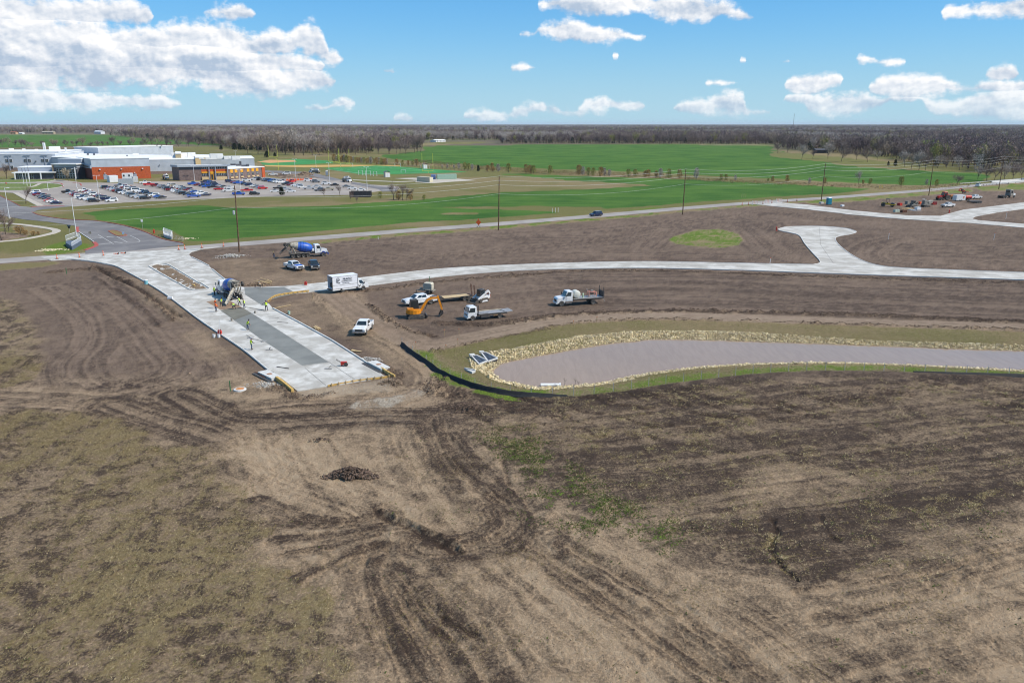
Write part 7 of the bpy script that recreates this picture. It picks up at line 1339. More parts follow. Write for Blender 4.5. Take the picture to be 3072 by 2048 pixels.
for k, c, x, y in [('sedan', 'white', 1250, 668), ('pickup', 'black', 1285, 640), ('pickup', 'silver', 1340, 650), ('sedan', 'white', 1388, 668), ('suv', 'white', 1540, 572), ('suv', 'grey', 1610, 582), ('suv', 'white', 1700, 600), ('sedan', 'black', 1775, 610), ('pickup', 'silver', 1550, 642), ('sedan', 'silver', 1620, 625), ('suv', 'grey', 1640, 658), ('pickup', 'tan', 1720, 650), ('sedan', 'white', 1930, 642), ('sedan', 'grey', 1880, 625), ('sedan', 'white', 2005, 655), ('van', 'white', 1350, 512), ('pickup', 'white', 1232, 520)]: put_car(k, c, G(*r2(x, y)), R(rc.choice((12, 192))))
d0=Vector((ROAD_C[30][0]-ROAD_C[28][0], ROAD_C[30][1]-ROAD_C[28][1])); ra=math.atan2(d0.y, d0.x)
put_car('suv', 'navy', (*G(1788, 648.5).xy, .02), ra+math.pi, 'dark blue car driving along the country road', None, 'moving_car'); put_car('suv', 'white', (*G(2935, 560).xy, .02), ra+R(12), 'white car driving towards the bridge', None, 'moving_car')
PAINTS['blue2'] = M_BLUE2
bpy.context.view_layer.update()
# more mixers and machines by the school
def far_truck(f, px, rz, label):
 p=G(*f(*px)); t=empty('utility_truck', (p.x, p.y, .05), rz, label, 'truck'); h=House(1.6, 3.1, 1.05, 1.5, 1.6, 2.8, .95, 2.7); mb=MB(); h.solid(mb, .06); mb.box((2.3, 0, 1.1), (1.5, 2.1, .9)); mb.prism([(3.0, .7), (4.2, .7), (4.2, 1.4), (3.0, 1.7)], -.85, .85); mb.build('cab', M_WHITE, t); panel('windshield', h.quad('front', .06, .94, .1, .9), M_GLASS, t)
 for q in ('left', 'right'): panel('side_window', h.quad(q, .15, .85, .15, .85), M_GLASS, t)
 MB().box((-.8, 0, .85), (6.4, .9, .25)).build('frame', M_DARKM, t); bd=MB(); bd.box((-1.3, 0, 1.5), (4.8, 2.3, 1.0)); bd.build('body', M_GREYD, t); bm=MB(); bm.bar((-2.6, 0, 2.2), (1.9, .2, 3.2), .5, .5).bar((1.9, .4, 3.3), (-3.3, .5, 2.9), .35, .35).box((-2.4, 0, 2.3), (1.0, 1.2, .9)); bm.build('boom', M_WHITE, t)
 for x in (3.4, -1.6, -2.9):
  for y in (-.95, .95): wheel(t, x, y, .5, .32)
far_truck(r1, (1735, 655), R(-55), 'white utility truck parked beside the brown addition'); far_truck(r2, (1600, 500), R(160), 'grey white boom truck on the dirt behind the light poles'); far_truck(r2, (1885, 578), R(-50), 'white boom truck on the service lane facing the lot')
# ------------------------------------------------------------------ utility poles and wires
M_POLE=mat('utility_pole_wood', S(112, 84, 64), .9, var=.25, scale=2); M_WIRE=mat('bare_wire', S(206, 206, 200), .45, metal=.3); M_INS=mat('insulator', S(180, 176, 170), .4)
poles=[((718, 756), 557), ((1495.5, 691), 528.6), ((2047.6, 644), 507.7), ((2463, 607), 491), ((2786, 587), 479.5), ((2996, 568), 469)]
PB=[Vector((*G(*p).xy, 0)) for p, _ in poles]; PH=[zat(PB[i], poles[i][1]) for i in range(6)]
st_=(PB[0]-PB[1]); PB=[PB[0]+st_*1.02]+PB+[PB[-1]+(PB[-1]-PB[-2])]; PH=[PH[0]]+PH+[PH[-1]]
tops = []
labs=['', 'wooden utility pole with a small transformer beside the entrance', 'wooden utility pole beside the country road near the orange sign', 'wooden utility pole beside the road opposite the grass oval', 'wooden utility pole beside the teal portable toilet', 'wooden utility pole behind the red tractor', 'wooden utility pole beside the bridge guardrail', '']
for i in range(8):
 b0, h=PB[i], PH[i]; ln=Vector((.018*h, 0, 0)); cr=[Vector((b0.x, b0.y, 0))+ln*k+Vector((0, 0, h*k)) for k in (0, .5, 1)]; att=[]
 for k, off in ((1.0, .0), (.925, .35), (.84, -.35), (.68, .2)): q=b0+ln*k+Vector((0, 0, h*k)); att.append(q+Vector((.5, -.84, 0))*off)
 tops.append(att)
 if i in (0, 7): continue
 o=empty('utility_pole', (b0.x, b0.y, 0), 0, labs[i], 'utility pole', 'utility poles along the road'); MB().tube([c-Vector((b0.x, b0.y, 0))-Vector((0, 0, .2 if j==0 else 0)) for j, c in enumerate(cr)], [.2, .17, .13], 10).build('pole', M_POLE, o)
 for q in att[:3]: r_=q-Vector((b0.x, b0.y, 0)); c0=Vector((ln.x*r_.z/h, 0, r_.z)); MB().bar(c0, r_+Vector((0, 0, -.05))+Vector((.01, 0, 0)), .08).lathe([(-.02, .06), (.15, .1), (.3, .05)], 8, Matrix.Translation(r_).to_3x3() @ Matrix.Rotation(R(-90), 3, 'Y') if False else None) if False else MB().bar(c0, r_+Vector((.05, 0, -.05)), .09).box(r_, (.16, .16, .3)).build('insulator', M_INS, o)
 if i==1: MB().lathe([(-.5, .25), (.4, .28), (.5, .2)], 12, Matrix.Rotation(R(-90), 3, 'Y')).build('transformer', mat('transformer_grey', S(190, 194, 198), .5), o).location=(-.5, -.1, h*.6)
for w in range(4):
 mb = MB()
 for i in range(7):
  A, B=tops[i][w], tops[i+1][w]; L=(B-A).length; sag=L*(.018 if w<3 else .022); pts=[A.lerp(B, k/14)-Vector((0, 0, 4*sag*(k/14)*(1-k/14))) for k in range(15)]; mb.tube(pts, .026 if w<3 else .018, 4, cap=False)
 tag(mb.build('power_line', M_WIRE), ['topmost bare wire strung along the road poles', 'second wire from the top strung along the road poles', 'third wire from the top strung along the road poles', 'lowest thin cable strung along the road poles'][w], 'power line', 'overhead wires')
# ------------------------------------------------------------------ traffic control
M_CONE=mat('safety_orange', S(244, 104, 44), .5, var=.05); M_REFL=mat('reflective_white', S(232, 230, 224), .5)
def channelizer():
 t=empty('traffic_drum'); MB().box((0, 0, .04), (.6, .6, .08)).build('base', M_BLACK, t); MB().lathe([(.06, .16), (1.1, .09)], 10, Matrix.Rotation(R(-90), 3, 'Y')).build('tube', M_CONE, t); MB().box((0, 0, 1.16), (.12, .05, .14)).build('handle', M_CONE, t)
 for z0 in (.42, .78): MB().lathe([(z0, .155-z0*.06+.012), (z0+.13, .155-z0*.07+.008)], 10, Matrix.Rotation(R(-90), 3, 'Y')).build('reflective_band', M_REFL, t)
 t.scale = (1.0,) * 3; return t
ch0 = channelizer(); first = True
for x, y in [r6(672, 695), r6(935, 678), r6(1216, 655), r6(2103, 588), r6(2175, 582), r7(332, 202), r7(535, 188)]:
 p=G(x, y); o=ch0 if first else copy_tree(ch0); first=False; o.location=(p.x, p.y, .05 if y>700 else .02); o.rotation_euler=(0, 0, random.uniform(0, 3)); tag(o, 'upright orange and white traffic channelizer along the edge of the new pavement', 'channelizer', 'traffic channelizers at the junction'); o.name='traffic_channelizer'
for x, y, rz in [(1395, 640, .2), (1480, 632, .15)]: p=G(*r6(x, y)); o=copy_tree(ch0); o.location=(p.x, p.y, .2); o.rotation_euler=(0, R(86), rz+math.pi); o.name='fallen_channelizer'; tag(o, 'orange traffic channelizer lying flat at the pavement edge', 'channelizer', 'fallen traffic channelizers')
def barricade(px, f, lab):
 p=G(*f(*px)); o=empty('barricade', (p.x, p.y, .02), R(8), lab, 'barricade', 'road barricades')
 for k in range(3):
  b_ = MB().box((0, 0, .55 + k * .45), (2.6, .05, .24)).build('rail', M_REFL, o)
  for j in range(4): mb=MB(); x0=-1.1+j*.62; mb.add([(x0, -.032, .44+k*.45), (x0+.24, -.032, .44+k*.45), (x0+.44, -.032, .66+k*.45), (x0+.2, -.032, .66+k*.45), (x0, -.02, .44+k*.45), (x0+.24, -.02, .44+k*.45), (x0+.44, -.02, .66+k*.45), (x0+.2, -.02, .66+k*.45)], [(0, 1, 2, 3), (7, 6, 5, 4), (0, 4, 5, 1), (1, 5, 6, 2), (2, 6, 7, 3), (3, 7, 4, 0)]); mb.build('stripe', M_CONE, b_)
 for x in (-1.1, 1.1): MB().box((x, 0, .8), (.08, .08, 1.6)).box((x, 0, .05), (.1, 1.2, .1)).build('leg', M_TRIM, o)
for x, y in [(1897, 888), (2025, 878), (2140, 868)]: barricade((x, y), r4, 'striped orange and white barricade closing the new road mouth')
for x, y in [(1768, 895), (1832, 890), (1977, 880), (2068, 872), (2225, 860), (2320, 850)]: p=G(*r4(x, y)); o=copy_tree(ch0); o.location=(p.x, p.y, .03); o.name='traffic_channelizer'; tag(o, 'orange traffic channelizer standing between the far barricades', 'channelizer', 'channelizers by the barricades')
def road_sign():
 p=G(*r3(1281, 980)); o=empty('road_work_sign', (p.x, p.y, .02), R(-6), 'orange diamond road work sign on a folding stand', 'road sign'); mb=MB(); mb.add([(0, -.03, .75), (.85, -.03, 1.7), (0, -.03, 2.65), (-.85, -.03, 1.7), (0, .03, .75), (.85, .03, 1.7), (0, .03, 2.65), (-.85, .03, 1.7)], [(0, 1, 2, 3), (7, 6, 5, 4), (0, 4, 5, 1), (1, 5, 6, 2), (2, 6, 7, 3), (3, 7, 4, 0)]); mb.build('sign_panel', M_CONE, o)
 for x, y in ((-.7, -.6), (.7, -.6), (-.6, .6), (.6, .6)): MB().bar((0, 0, .8), (x, y, 0), .05).build('leg', M_DARKM, o)
 fl=MB(); fl.prism([(-.35, 2.6), (.1, 3.0), (.12, 2.75), (-.1, 2.5)], -.01, .01); fl.build('flag', M_CONE, o)
road_sign()
def signpost(f, px, h, label, shape='square', m=None, back=None):
 p=G(*f(*px)); o=empty('street_sign', (p.x, p.y, 0), R(10), label, 'sign'); MB().tube([(0, 0, 0), (0, 0, h)], .04, 6).build('post', M_INS, o); mb=MB()
 if shape=='oct': mb.prism([(.42*math.cos(a), h-.3+.42*math.sin(a)) for a in [math.pi/8+k*math.pi/4 for k in range(8)]], -.05, -.02)
 else: mb.box((0, -.04, h - .35), (.6, .04, .75))
 mb.build('sign_panel', m or M_INS, o); return o
signpost(r6, (1070, 475), 2.5, 'grey back of an octagonal stop sign at the school drive', 'oct', M_GREYD); signpost(r6, (1680, 350), 3.2, 'small white sign on a thin post beside the wheat', 'square', M_TRIM); signpost(r6, (1452, 415), 1.0, 'small pale blue sign on the traffic island', 'square', mat('pale_blue_sign', S(160, 190, 220), .5)); sg_=signpost(r6, (822, 392), 2.2, 'dark solar powered flasher on a post in the park grass', 'square', M_BLACK); MB().box((0, 0, 2.25), (1.0, .6, .06), rot=Matrix.Rotation(R(30), 3, 'X')).build('solar_panel', M_GLASS, sg_)
def hydrant(f, px, lab):
 p=G(*f(*px)); o=empty('fire_hydrant', (p.x, p.y, 0), 0, lab, 'hydrant'); MB().lathe([(0, .2), (.06, .2), (.07, .13), (.6, .13), (.62, .17), (.7, .15), (.82, .05)], 12, Matrix.Rotation(R(-90), 3, 'Y')).build('barrel', M_REDP, o)
 for y in (-.18, .18): MB().box((0, y, .5), (.14, .14, .14)).build('nozzle', M_REDP, o)
 MB().box((0, 0, .86), (.07, .07, .08)).build('cap_nut', M_REDP, o); o.scale = (1.5,) * 3
hydrant(r6, (1812, 392), 'red fire hydrant beside the curving school drive'); hydrant(r5, (88, 1042), 'red fire hydrant at the tip of the turnaround'); hydrant(r5, (1667, 880), 'red fire hydrant beside the eastern road fork'); hydrant(r1, (65, 708), 'red fire hydrant on the school lawn')
# culvert headwalls with white railings
def headwall(pts, lab, rail_pts, wall_m):
 o=empty('culvert_headwall', (0, 0, 0), label=lab, cat='culvert'); P=[G(*r6(*p)) for p in pts]; MB().slab([(p.x, p.y) for p in P], -.4, .95).build('wall', wall_m, o); Rp=[G(*r6(*p)) for p in rail_pts]
 for a, b2 in zip(Rp, Rp[1:]):
  n = max(2, int((b2 - a).length / .5))
  for k in range(n+1): q=a.lerp(b2, k/n); MB().tube([(q.x, q.y, .3), (q.x, q.y, 1.9)], .035, 5).build('baluster', M_TRIM, o)
  for z0 in (.75, 1.9): MB().tube([(a.x, a.y, z0), (b2.x, b2.y, z0)], .06, 6).build('handrail', M_TRIM, o)
headwall([(775, 540), (850, 588), (880, 572), (965, 520), (955, 500), (790, 520)], 'concrete culvert headwall with white railing beside rocks at the drive', [(850, 585), (963, 515), (940, 470), (900, 455), (780, 500)], mat('dark_concrete', S(96, 108, 124), .8))
headwall([(1925, 432), (2020, 466), (2032, 455), (1940, 422)], 'white railed culvert headwall where the drive meets the wheat field', [(1925, 435), (2022, 468), (2032, 440), (1930, 400), (1925, 435)], M_KERB)
def chain_fence(pts, lab):
 o=empty('chain_link_fence', (0, 0, 0), label=lab, cat='fence'); P=[G(*r6(*p)) for p in pts]; L=smooth_line(P, 3)
 for q in L: MB().tube([(q[0], q[1], 0), (q[0], q[1], 1.2)], .04, 5).build('post', M_INS, o)
 for z0 in (.1, .6, 1.2): MB().tube([(q[0], q[1], z0) for q in L], .03, 5).build('rail', M_INS, o)
chain_fence([(2032, 458), (2080, 470), (2130, 482), (2158, 480)], 'short grey fence continuing from the white railed culvert')
# ------------------------------------------------------------------ bridge with guardrails
bo=empty('road_bridge', (0, 0, 0), label='concrete road bridge with guardrails on dark piers', cat='bridge'); bl=smooth_line([G(*p) for p in [(3000, 549.5), (3072, 543), (3200, 531), (3400, 514)]], 5); strip(clean(bl), -4.6, 4.6, -.3, .14).build('deck', M_KERB, bo)
for dd_ in (-4.4, 4.4):
 L = offset_line(bl, dd_); strip(clean(L), -.15, .15, .1, .85).build('parapet', M_KERB, bo)
for s0 in (1, 4, 8): q=bl[s0]; MB().box((q[0], q[1], -.8), (1.0, 8, 1.4), rz=ra).build('pier', M_DARKM, bo)
def guardrail(pts, lab):
 o=empty('guardrail', (0, 0, 0), label=lab, cat='guardrail'); L=smooth_line([G(*p) for p in pts], 8); strip(clean(L), -.06, .06, .5, .82).build('rail', mat('galvanised', S(196, 196, 192), .5), o)
 for q in L[::2]: MB().box((q[0], q[1], .38), (.14, .14, .76)).build('post', M_DARKM, o)
guardrail([r5(1765, 622), r5(1900, 612), r5(2100, 595), r5(2352, 573), (3200, 521)], 'far guardrail leading along the road to the bridge'); guardrail([r5(1980, 632), r5(2100, 622), r5(2352, 602), (3200, 536)], 'near guardrail along the road shoulder before the bridge')
for f, x, y, lab, c in [(r3, 1958, 845, 'row of short white posts standing in the wheat', 'white'), (r4, 1785, 815, 'row of short tan posts standing in the field beside the barricades', 'tan'), (r5, 1043, 660, 'row of short yellow posts in the grass by the creek', 'yellow')]:
 p = G(*f(x, y)); o = empty('marker_posts', (p.x, p.y, 0), ra, lab, 'marker post')
 for k in range(3): MB().tube([(k*1.3-1.3, 0, 0), (k*1.3-1.3, 0, 1.7)], .07, 6).build('post', {'white': M_TRIM, 'tan': M_WOOD, 'yellow': M_YEL}[c], o)
# ------------------------------------------------------------------ eastern yard machines
def porta(px, f, m, lab):
 p=G(*f(*px)); o=empty('portable_toilet', (p.x, p.y, 0), R(12), lab, 'toilet'); MB().box((0, 0, 1.1), (1.25, 1.25, 2.2)).build('cabin', m, o); MB().box((0, 0, 2.28), (1.3, 1.3, .18), top=.7).build('roof', M_TRIM, o); d=MB().box((.05, -.64, 1.08), (.85, .05, 1.85)).build('door', m, o); MB().box((.35, -.68, 1.1), (.12, .04, .12)).build('latch', M_BLACK, d); MB().box((0, 0, .06), (1.35, 1.35, .12)).build('skid', M_BLACK, o); o.scale=(1.25,)*3
porta((567, 805), r5, mat('teal_plastic', S(36, 140, 160), .5), 'teal portable toilet beside the road and utility pole'); porta((1708, 520), r2, mat('grey_plastic', S(150, 160, 172), .5), 'grey portable toilet at the edge of the turf')
def tractor(f, px, rz, m, lab, s=1.0):
 p=G(*f(*px)); o=empty('farm_tractor', (p.x, p.y, 0), rz, lab, 'tractor'); MB().prism([(.3, .9), (2.3, .8), (2.35, 1.45), (.3, 1.7)], -.4, .4).build('hood', m, o); MB().box((-.4, 0, .95), (1.6, .9, .5)).build('chassis', M_DARKM, o); h=House(-1.1, .35, .75, 1.3, -1.0, .25, .7, 2.7); mb=MB(); h.solid(mb, .1); mb.build('cab', m, o)
 for q in ('front', 'left', 'right', 'rear'): panel('window', h.quad(q, .08, .92, .18, .9), M_GLASS, o)
 for y in (-.95, .95): wheel(o, -.8, y, .9, .5); wheel(o, 1.7, y*.9, .6, .4); MB().box((-.8, y, 1.9), (1.2, .5, .08)).build('fender', m, o)
 MB().tube([(1.3, .3, 1.5), (1.3, .3, 2.4)], .06).build('exhaust', M_DARKM, o); o.scale=(s,)*3
tractor(r5, (1612, 762), R(195), M_REDP, 'red farm tractor with dark cab in the eastern yard', 1.25)
def scraper():
 p=G(*r5(1690, 755)); o=empty('tanker_spreader', (p.x, p.y, 0), R(15), 'rusty orange towed implement behind the red tractor', 'implement'); MB().prism([(-1.6, .8), (1.4, .6), (1.6, 1.4), (1.2, 1.9), (-1.4, 1.8)], -.9, .9).build('hopper', mat('rusty_orange', S(188, 120, 66), .8), o); MB().bar((1.5, 0, .7), (3.2, 0, .6), .18).build('drawbar', M_DARKM, o)
 for y in (-1.05, 1.05): wheel(o, -.7, y, .7, .45)
scraper()
def tank_cart():
 p=G(*r5(1835, 765)); o=empty('tank_trailer', (p.x, p.y, 0), R(10), 'red tank trailer half hidden behind the white enclosed trailer', 'trailer'); tk=MB().lathe([(-1.6, .3), (-1.4, .75), (1.4, .75), (1.6, .3)], 16).build('tank', M_REDP, o, True); tk.location=(0, 0, 1.4); MB().box((0, 0, .6), (3.4, .9, .14)).bar((1.6, 0, .6), (2.8, 0, .5), .12).build('frame', M_DARKM, o)
 for y in (-.8, .8): wheel(o, 0, y, .5, .35)
tank_cart()
p=G(*r5(1790, 700)); o=empty('boom_implement', (p.x, p.y, 0), R(190), 'red folding boom implement standing behind the white trailer', 'implement'); MB().bar((-3, 0, .8), (2, 0, 1.1), .35).build('frame', M_REDP, o); MB().bar((-1, 0, 1), (1.5, .2, 2.4), .25).bar((1.5, .2, 2.4), (2.6, .2, 1.2), .22).build('boom', M_REDP, o); MB().box((.4, 0, 1.6), (.8, .8, .8)).build('seat', M_DARKM, o)
for y in (-.8, .8): wheel(o, -.8, y, .5, .3)
def enclosed_trailer():
 p=G(*r5(1755, 772)); t=empty('enclosed_trailer', (p.x, p.y, 0), R(14), 'white enclosed cargo trailer with an orange shield emblem', 'trailer'); MB().box((0, 0, 1.45), (4.6, 2.2, 2.1)).build('body', M_WHITE, t); MB().box((0, 0, 2.53), (4.65, 2.25, .06)).build('roof', M_TRIM, t); MB().bar((2.3, 0, .45), (3.6, 0, .45), .12).build('drawbar', M_DARKM, t); MB().box((-2.33, 0, 1.4), (.06, 1.9, 1.9)).build('rear_door', M_WHITE, t)
 mb=MB(); mb.add([(1.0, -1.125, 2.1), (1.7, -1.125, 2.1), (1.6, -1.125, 1.4), (1.35, -1.125, 1.0), (1.1, -1.125, 1.4)]+[(1.0, -1.1, 2.1), (1.7, -1.1, 2.1), (1.6, -1.1, 1.4), (1.35, -1.1, 1.0), (1.1, -1.1, 1.4)], [(0, 1, 2, 3, 4), (9, 8, 7, 6, 5)]+[(k, (k+1) % 5, 5+(k+1) % 5, 5+k) for k in range(5)]); mb.build('emblem', mat('emblem_orange', S(220, 130, 60), .6), t); mb=MB(); mb.add([(1.2, -1.132, 1.95), (1.5, -1.132, 1.95), (1.35, -1.132, 1.3), (1.2, -1.12, 1.95), (1.5, -1.12, 1.95), (1.35, -1.12, 1.3)], [(0, 1, 2), (5, 4, 3), (0, 3, 4, 1), (1, 4, 5, 2), (2, 5, 3, 0)]); mb.build('emblem_core', M_RUST, t)
 for y in (-1.0, 1.0):
  for x in (-.5, .4): wheel(t, x, y, .36, .22)
enclosed_trailer()
q1, a, b_=pickup('white pickup parked near the rubbish heap in the eastern yard', M_WHITE); q1.location=(*G(*r5(1655, 828)).xy, 0); q1.rotation_euler=(0, 0, R(205)); q2, a, b_=pickup('white pickup parked behind the black flat trailer', M_WHITE); q2.location=(*G(*r5(1905, 752)).xy, 0); q2.rotation_euler=(0, 0, R(20))
def flat_trailer():
 p=G(*r5(1895, 790)); t=empty('flat_trailer', (p.x, p.y, 0), R(12), 'black flat trailer with white wheels in the eastern yard', 'trailer'); MB().box((0, 0, .85), (5.4, 2.3, .2)).build('deck', M_DARKM, t); MB().box((-.1, -1.1, .6), (5.0, .12, .5)).box((-.1, 1.1, .6), (5.0, .12, .5)).build('side_rail', M_BLACK, t); MB().bar((-2.7, 0, .8), (-4.2, 0, .7), .14).build('drawbar', M_DARKM, t)
 for y in (-1.2, 1.2):
  for x in (.6, 1.5, 2.3): wheel(t, x, y, .42, .26, m=M_TRIM)
flat_trailer()
def semi():
 p=G(*r5(2190, 742)); t=empty('semi_tractor', (p.x, p.y, 0), R(22), 'grey and white semi tractor unit without trailer', 'truck'); h=House(.6, 2.2, 1.15, 1.5, .6, 1.9, 1.1, 3.0); mb=MB(); h.solid(mb, .15); mb.box((1.4, 0, 1.2), (1.6, 2.3, .7)); mb.build('cab', M_GREYD, t); MB().prism([(2.1, .8), (3.6, .8), (3.6, 1.6), (2.1, 2.0)], -.95, .95, .04, .1).build('hood', M_WHITE, t); panel('windshield', h.quad('front', .05, .95, .2, .88), M_GLASS, t); panel('rear_window', h.quad('rear', .15, .85, .3, .85), M_GLASS, t)
 for q in ('left', 'right'): panel('side_window', h.quad(q, .15, .85, .2, .85), M_GLASS, t)
 MB().box((-1.2, 0, .85), (5.0, .9, .25)).build('frame', M_DARKM, t); MB().box((-2.2, 0, 1.1), (.9, .9, .15)).build('fifth_wheel', M_DARKM, t)
 for x in (2.9, -1.7, -2.9):
  for y in (-.95, .95): wheel(t, x, y, .5, .3 if x > 0 else .5)
 for y in (-1.15, 1.15): MB().tube([(.5, y*.8, 1.2), (.5, y*.8, 3.3)], .08).build('exhaust', M_CHROME, t)
 t.scale = (1.15,) * 3
semi()
def roller():
 p=G(*r5(1098, 822)); t=empty('soil_compactor', (p.x, p.y, 0), R(-25), 'yellow soil compactor with open cab in the eastern yard', 'compactor'); MB().prism([(-1.9, .7), (-.3, .7), (-.3, 1.3), (-1.8, 1.5)], -.6, .6).build('engine_hood', M_YEL, t); MB().box((.2, 0, .95), (1.2, 1.2, .5)).build('chassis', M_YEL, t); f=MB()
 for x in (-.35, .65):
  for y in (-.6, .6): f.box((x, y, 1.9), (.08, .08, 1.4))
 f.build('cab_post', M_BLACK, t); MB().box((.15, 0, 2.65), (1.3, 1.5, .12)).build('cab_roof', M_BLACK, t); d=MB().lathe([(-.85, .72), (.85, .72)], 20, RY).build('drum', M_DARKM, t, True); d.location=(1.7, 0, .72); MB().box((1.7, -.95, .75), (1.9, .12, .3)).box((1.7, .95, .75), (1.9, .12, .3)).box((2.6, 0, .8), (.15, 1.9, .35)).build('drum_frame', M_YEL, t)
 for y in (-.75, .75): wheel(t, -1.2, y, .7, .45)
 MB().box((.1, 0, 1.35), (.5, .5, .5)).build('seat', M_BLACK, t); t.scale = (1.15,) * 3
roller()
t2=track_loader('grey and white track loader behind rubbish in the eastern yard', M_GREYD, M_DGREY); t2.location=(*G(*r5(1335, 828)).xy, 0); t2.rotation_euler=(0, 0, R(200)); t2.scale=(1.25,)*3
def batch_machine():
 p=G(*r5(1450, 825)); t=empty('paving_machine', (p.x, p.y, 0), R(10), 'dusty grey concrete paving machine with hoppers in the eastern yard', 'paver'); MB().box((0, 0, 1.0), (3.2, 1.8, .5)).build('chassis', M_GREYD, t); MB().box((-.3, 0, 1.9), (1.6, 1.6, 1.3)).build('engine_box', M_GREYD, t); MB().prism([(.7, 1.2), (2.3, 1.6), (2.5, 2.6), (.6, 2.2)], -.9, .9).build('hopper', M_CEM, t); MB().bar((2.2, 0, 1.8), (4.2, .2, .8), .7, .2).build('conveyor', M_REDP, t); MB().tube([(-.2, .3, 2.5), (-.2, .3, 3.4)], .1).build('exhaust', M_DARKM, t); MB().box((-.9, 0, 3.0), (.9, 1.3, .1)).build('sunshade', M_REFL, t)
 for y in (-.95, .95): mb=MB(); track_frame(mb, 2.8, .3, .4, y, False); mb.build('track', M_TRACK, t)
batch_machine()
for f, x, y, d, m, lab in [(r5, 1215, 812, (1.9, 1.2, 1.0), M_REDP, 'red steel box lying in the eastern yard'), (r5, 1185, 872, (2.2, 1.0, 1.0), mat('sage_box', S(196, 206, 190), .6), 'pale green crate beside the eastern concrete strip'), (r5, 1250, 875, (2.2, 1.1, .9), M_RUST, 'rust brown crate beside the pale green crate'), (r5, 1380, 850, (1.9, 1.3, 1.0), M_TRIM, 'white crate among scattered lumber in the eastern yard'), (r5, 1285, 800, (1.6, 1.2, 1.3), M_GREYD, 'dusty grey crate beside the track loader'), (r5, 1395, 800, (1.2, 1.0, 1.0), M_ORED, 'orange red crate between the machines'), (r5, 1530, 805, (2.0, 1.0, 1.2), mat('dark_red_steel', S(130, 40, 44), .7), 'dark red steel skip behind the paving machine'), (r5, 690, 820, (1.6, .9, .6), M_TRIM, 'white roll of fabric beside the eastern strip'), (r5, 500, 795, (1.4, 1.2, .7), M_KERB, 'pale concrete block at the foot of the utility pole')]:
 p=G(*f(x, y)); o=empty('site_crate', (p.x, p.y, 0), R(rc.uniform(0, 40)), lab, 'crate'); MB().box((0, 0, d[2]/2), d).build('body', m, o); mb=MB()
 for s0 in (-.38, 0, .38): mb.box((d[0] * s0, 0, d[2] / 2), (.1, d[1] + .06, d[2] + .04))
 mb.build('batten', m, o)
def lumber(px, f, n, L, lab, m=None, z=0.0, spread=1.2, rz0=None):
 p=G(*f(*px)); o=empty('lumber_pile', (p.x, p.y, z), 0, lab, 'lumber'); r_=random.Random(int(px[0]*7+px[1])); a0=r_.uniform(0, 3) if rz0 is None else rz0
 for k in range(n): MB().box((r_.uniform(-spread, spread)*.5, r_.uniform(-spread, spread), .05+.05*k*.5), (L*r_.uniform(.6, 1.1), .16, .06), rz=a0+r_.uniform(-.3, .3)).build('plank', m or M_WOOD, o)
lumber((1290, 845), r5, 14, 4, 'scattered lumber lying in front of the machines in the eastern yard', spread=3.0); lumber((1350, 858), r5, 10, 3, 'scattered white boards by the white crate in the eastern yard', M_TRIM, spread=2.2)
lumber((1410, 955), r7, 6, 2.2, 'small pile of boards on the earth beside the kerb', spread=.5, rz0=-.9); lumber((1785, 1172), r7, 5, 1.6, 'small pile of pale stakes near the end of the kerb', spread=.35, rz0=-.5); lumber((255, 560), r7, 3, 2.4, 'boards lying on the bare median island', M_YWOOD, .15, .3, -.9); lumber((885, 1400), r7, 6, 2.6, 'dark weathered boards beside the western storm inlet', M_RUST, 0, .5, -.95); lumber((935, 515), r7, 8, 5, 'long thin boards lying on the earth behind the wet concrete', None, 0, 1.6, -.8)
o=empty('loose_plank', G(*r7(1090, 755)), 0, 'single pale plank lying on the earth beside the kerb end', 'plank'); MB().box((0, 0, .1), (3.4, .22, .06), rz=R(48)).build('board', M_WOOD, o)
# ------------------------------------------------------------------ formwork, inlets, tools
def form_board(pts, lab, m=M_YWOOD, h=.28, w=.06, stakes=True, z=.0):
 P=smooth_line([G(*p) for p in pts], 6) if len(pts)>2 else [tuple(G(*p).xy) for p in pts]; P=clean(P); o=empty('form_board', (0, 0, 0), label=lab, cat='formwork'); acc=0; seg=[]; i0=0
 for i in range(len(P) - 1):
  acc += (Vector(P[i + 1]) - Vector(P[i])).length
  if acc>2.2 or i==len(P)-2: strip(P[i0:i+2], -w/2, w/2, -.05+z, h+z).build('board', m, o); i0=i+1; acc=0
 if stakes:
  tot=sum((Vector(b2)-Vector(a)).length for a, b2 in zip(P, P[1:])); n=int(tot/.9); L=offset_line(P, -.12)
  for k in range(n):
   t = (k + .5) / n * tot; a = 0
   for i in range(len(P) - 1):
    l = (Vector(L[i + 1]) - Vector(L[i])).length
    if a+l >= t: q=Vector(L[i]).lerp(Vector(L[i+1]), (t-a)/max(l, 1e-6)); MB().box((q.x, q.y, .15+z), (.12, .12, .45)).build('stake', M_WOOD, o); break
    a += l
 return o
form_board([(803, 907), (816, 896), (832, 889), (860, 884), (892, 879.5), (927, 876)], 'curved yellow formwork board round the wet concrete corner', h=.42); form_board([r7(1515, 1502), r7(1780, 1455), r7(2060, 1418), r7(2120, 1408)], 'low yellow formwork board along the end of the new pavement', h=.2); form_board([r7(1035, 1440), r7(1110, 1495), r7(1185, 1560)], 'yellow stacked form boards beside the western pavement corner', h=.5, w=.3); form_board([r7(2020, 1345), r7(2090, 1390), r7(2145, 1420)], 'yellow form boards beside the eastern storm inlet', h=.4, w=.2)
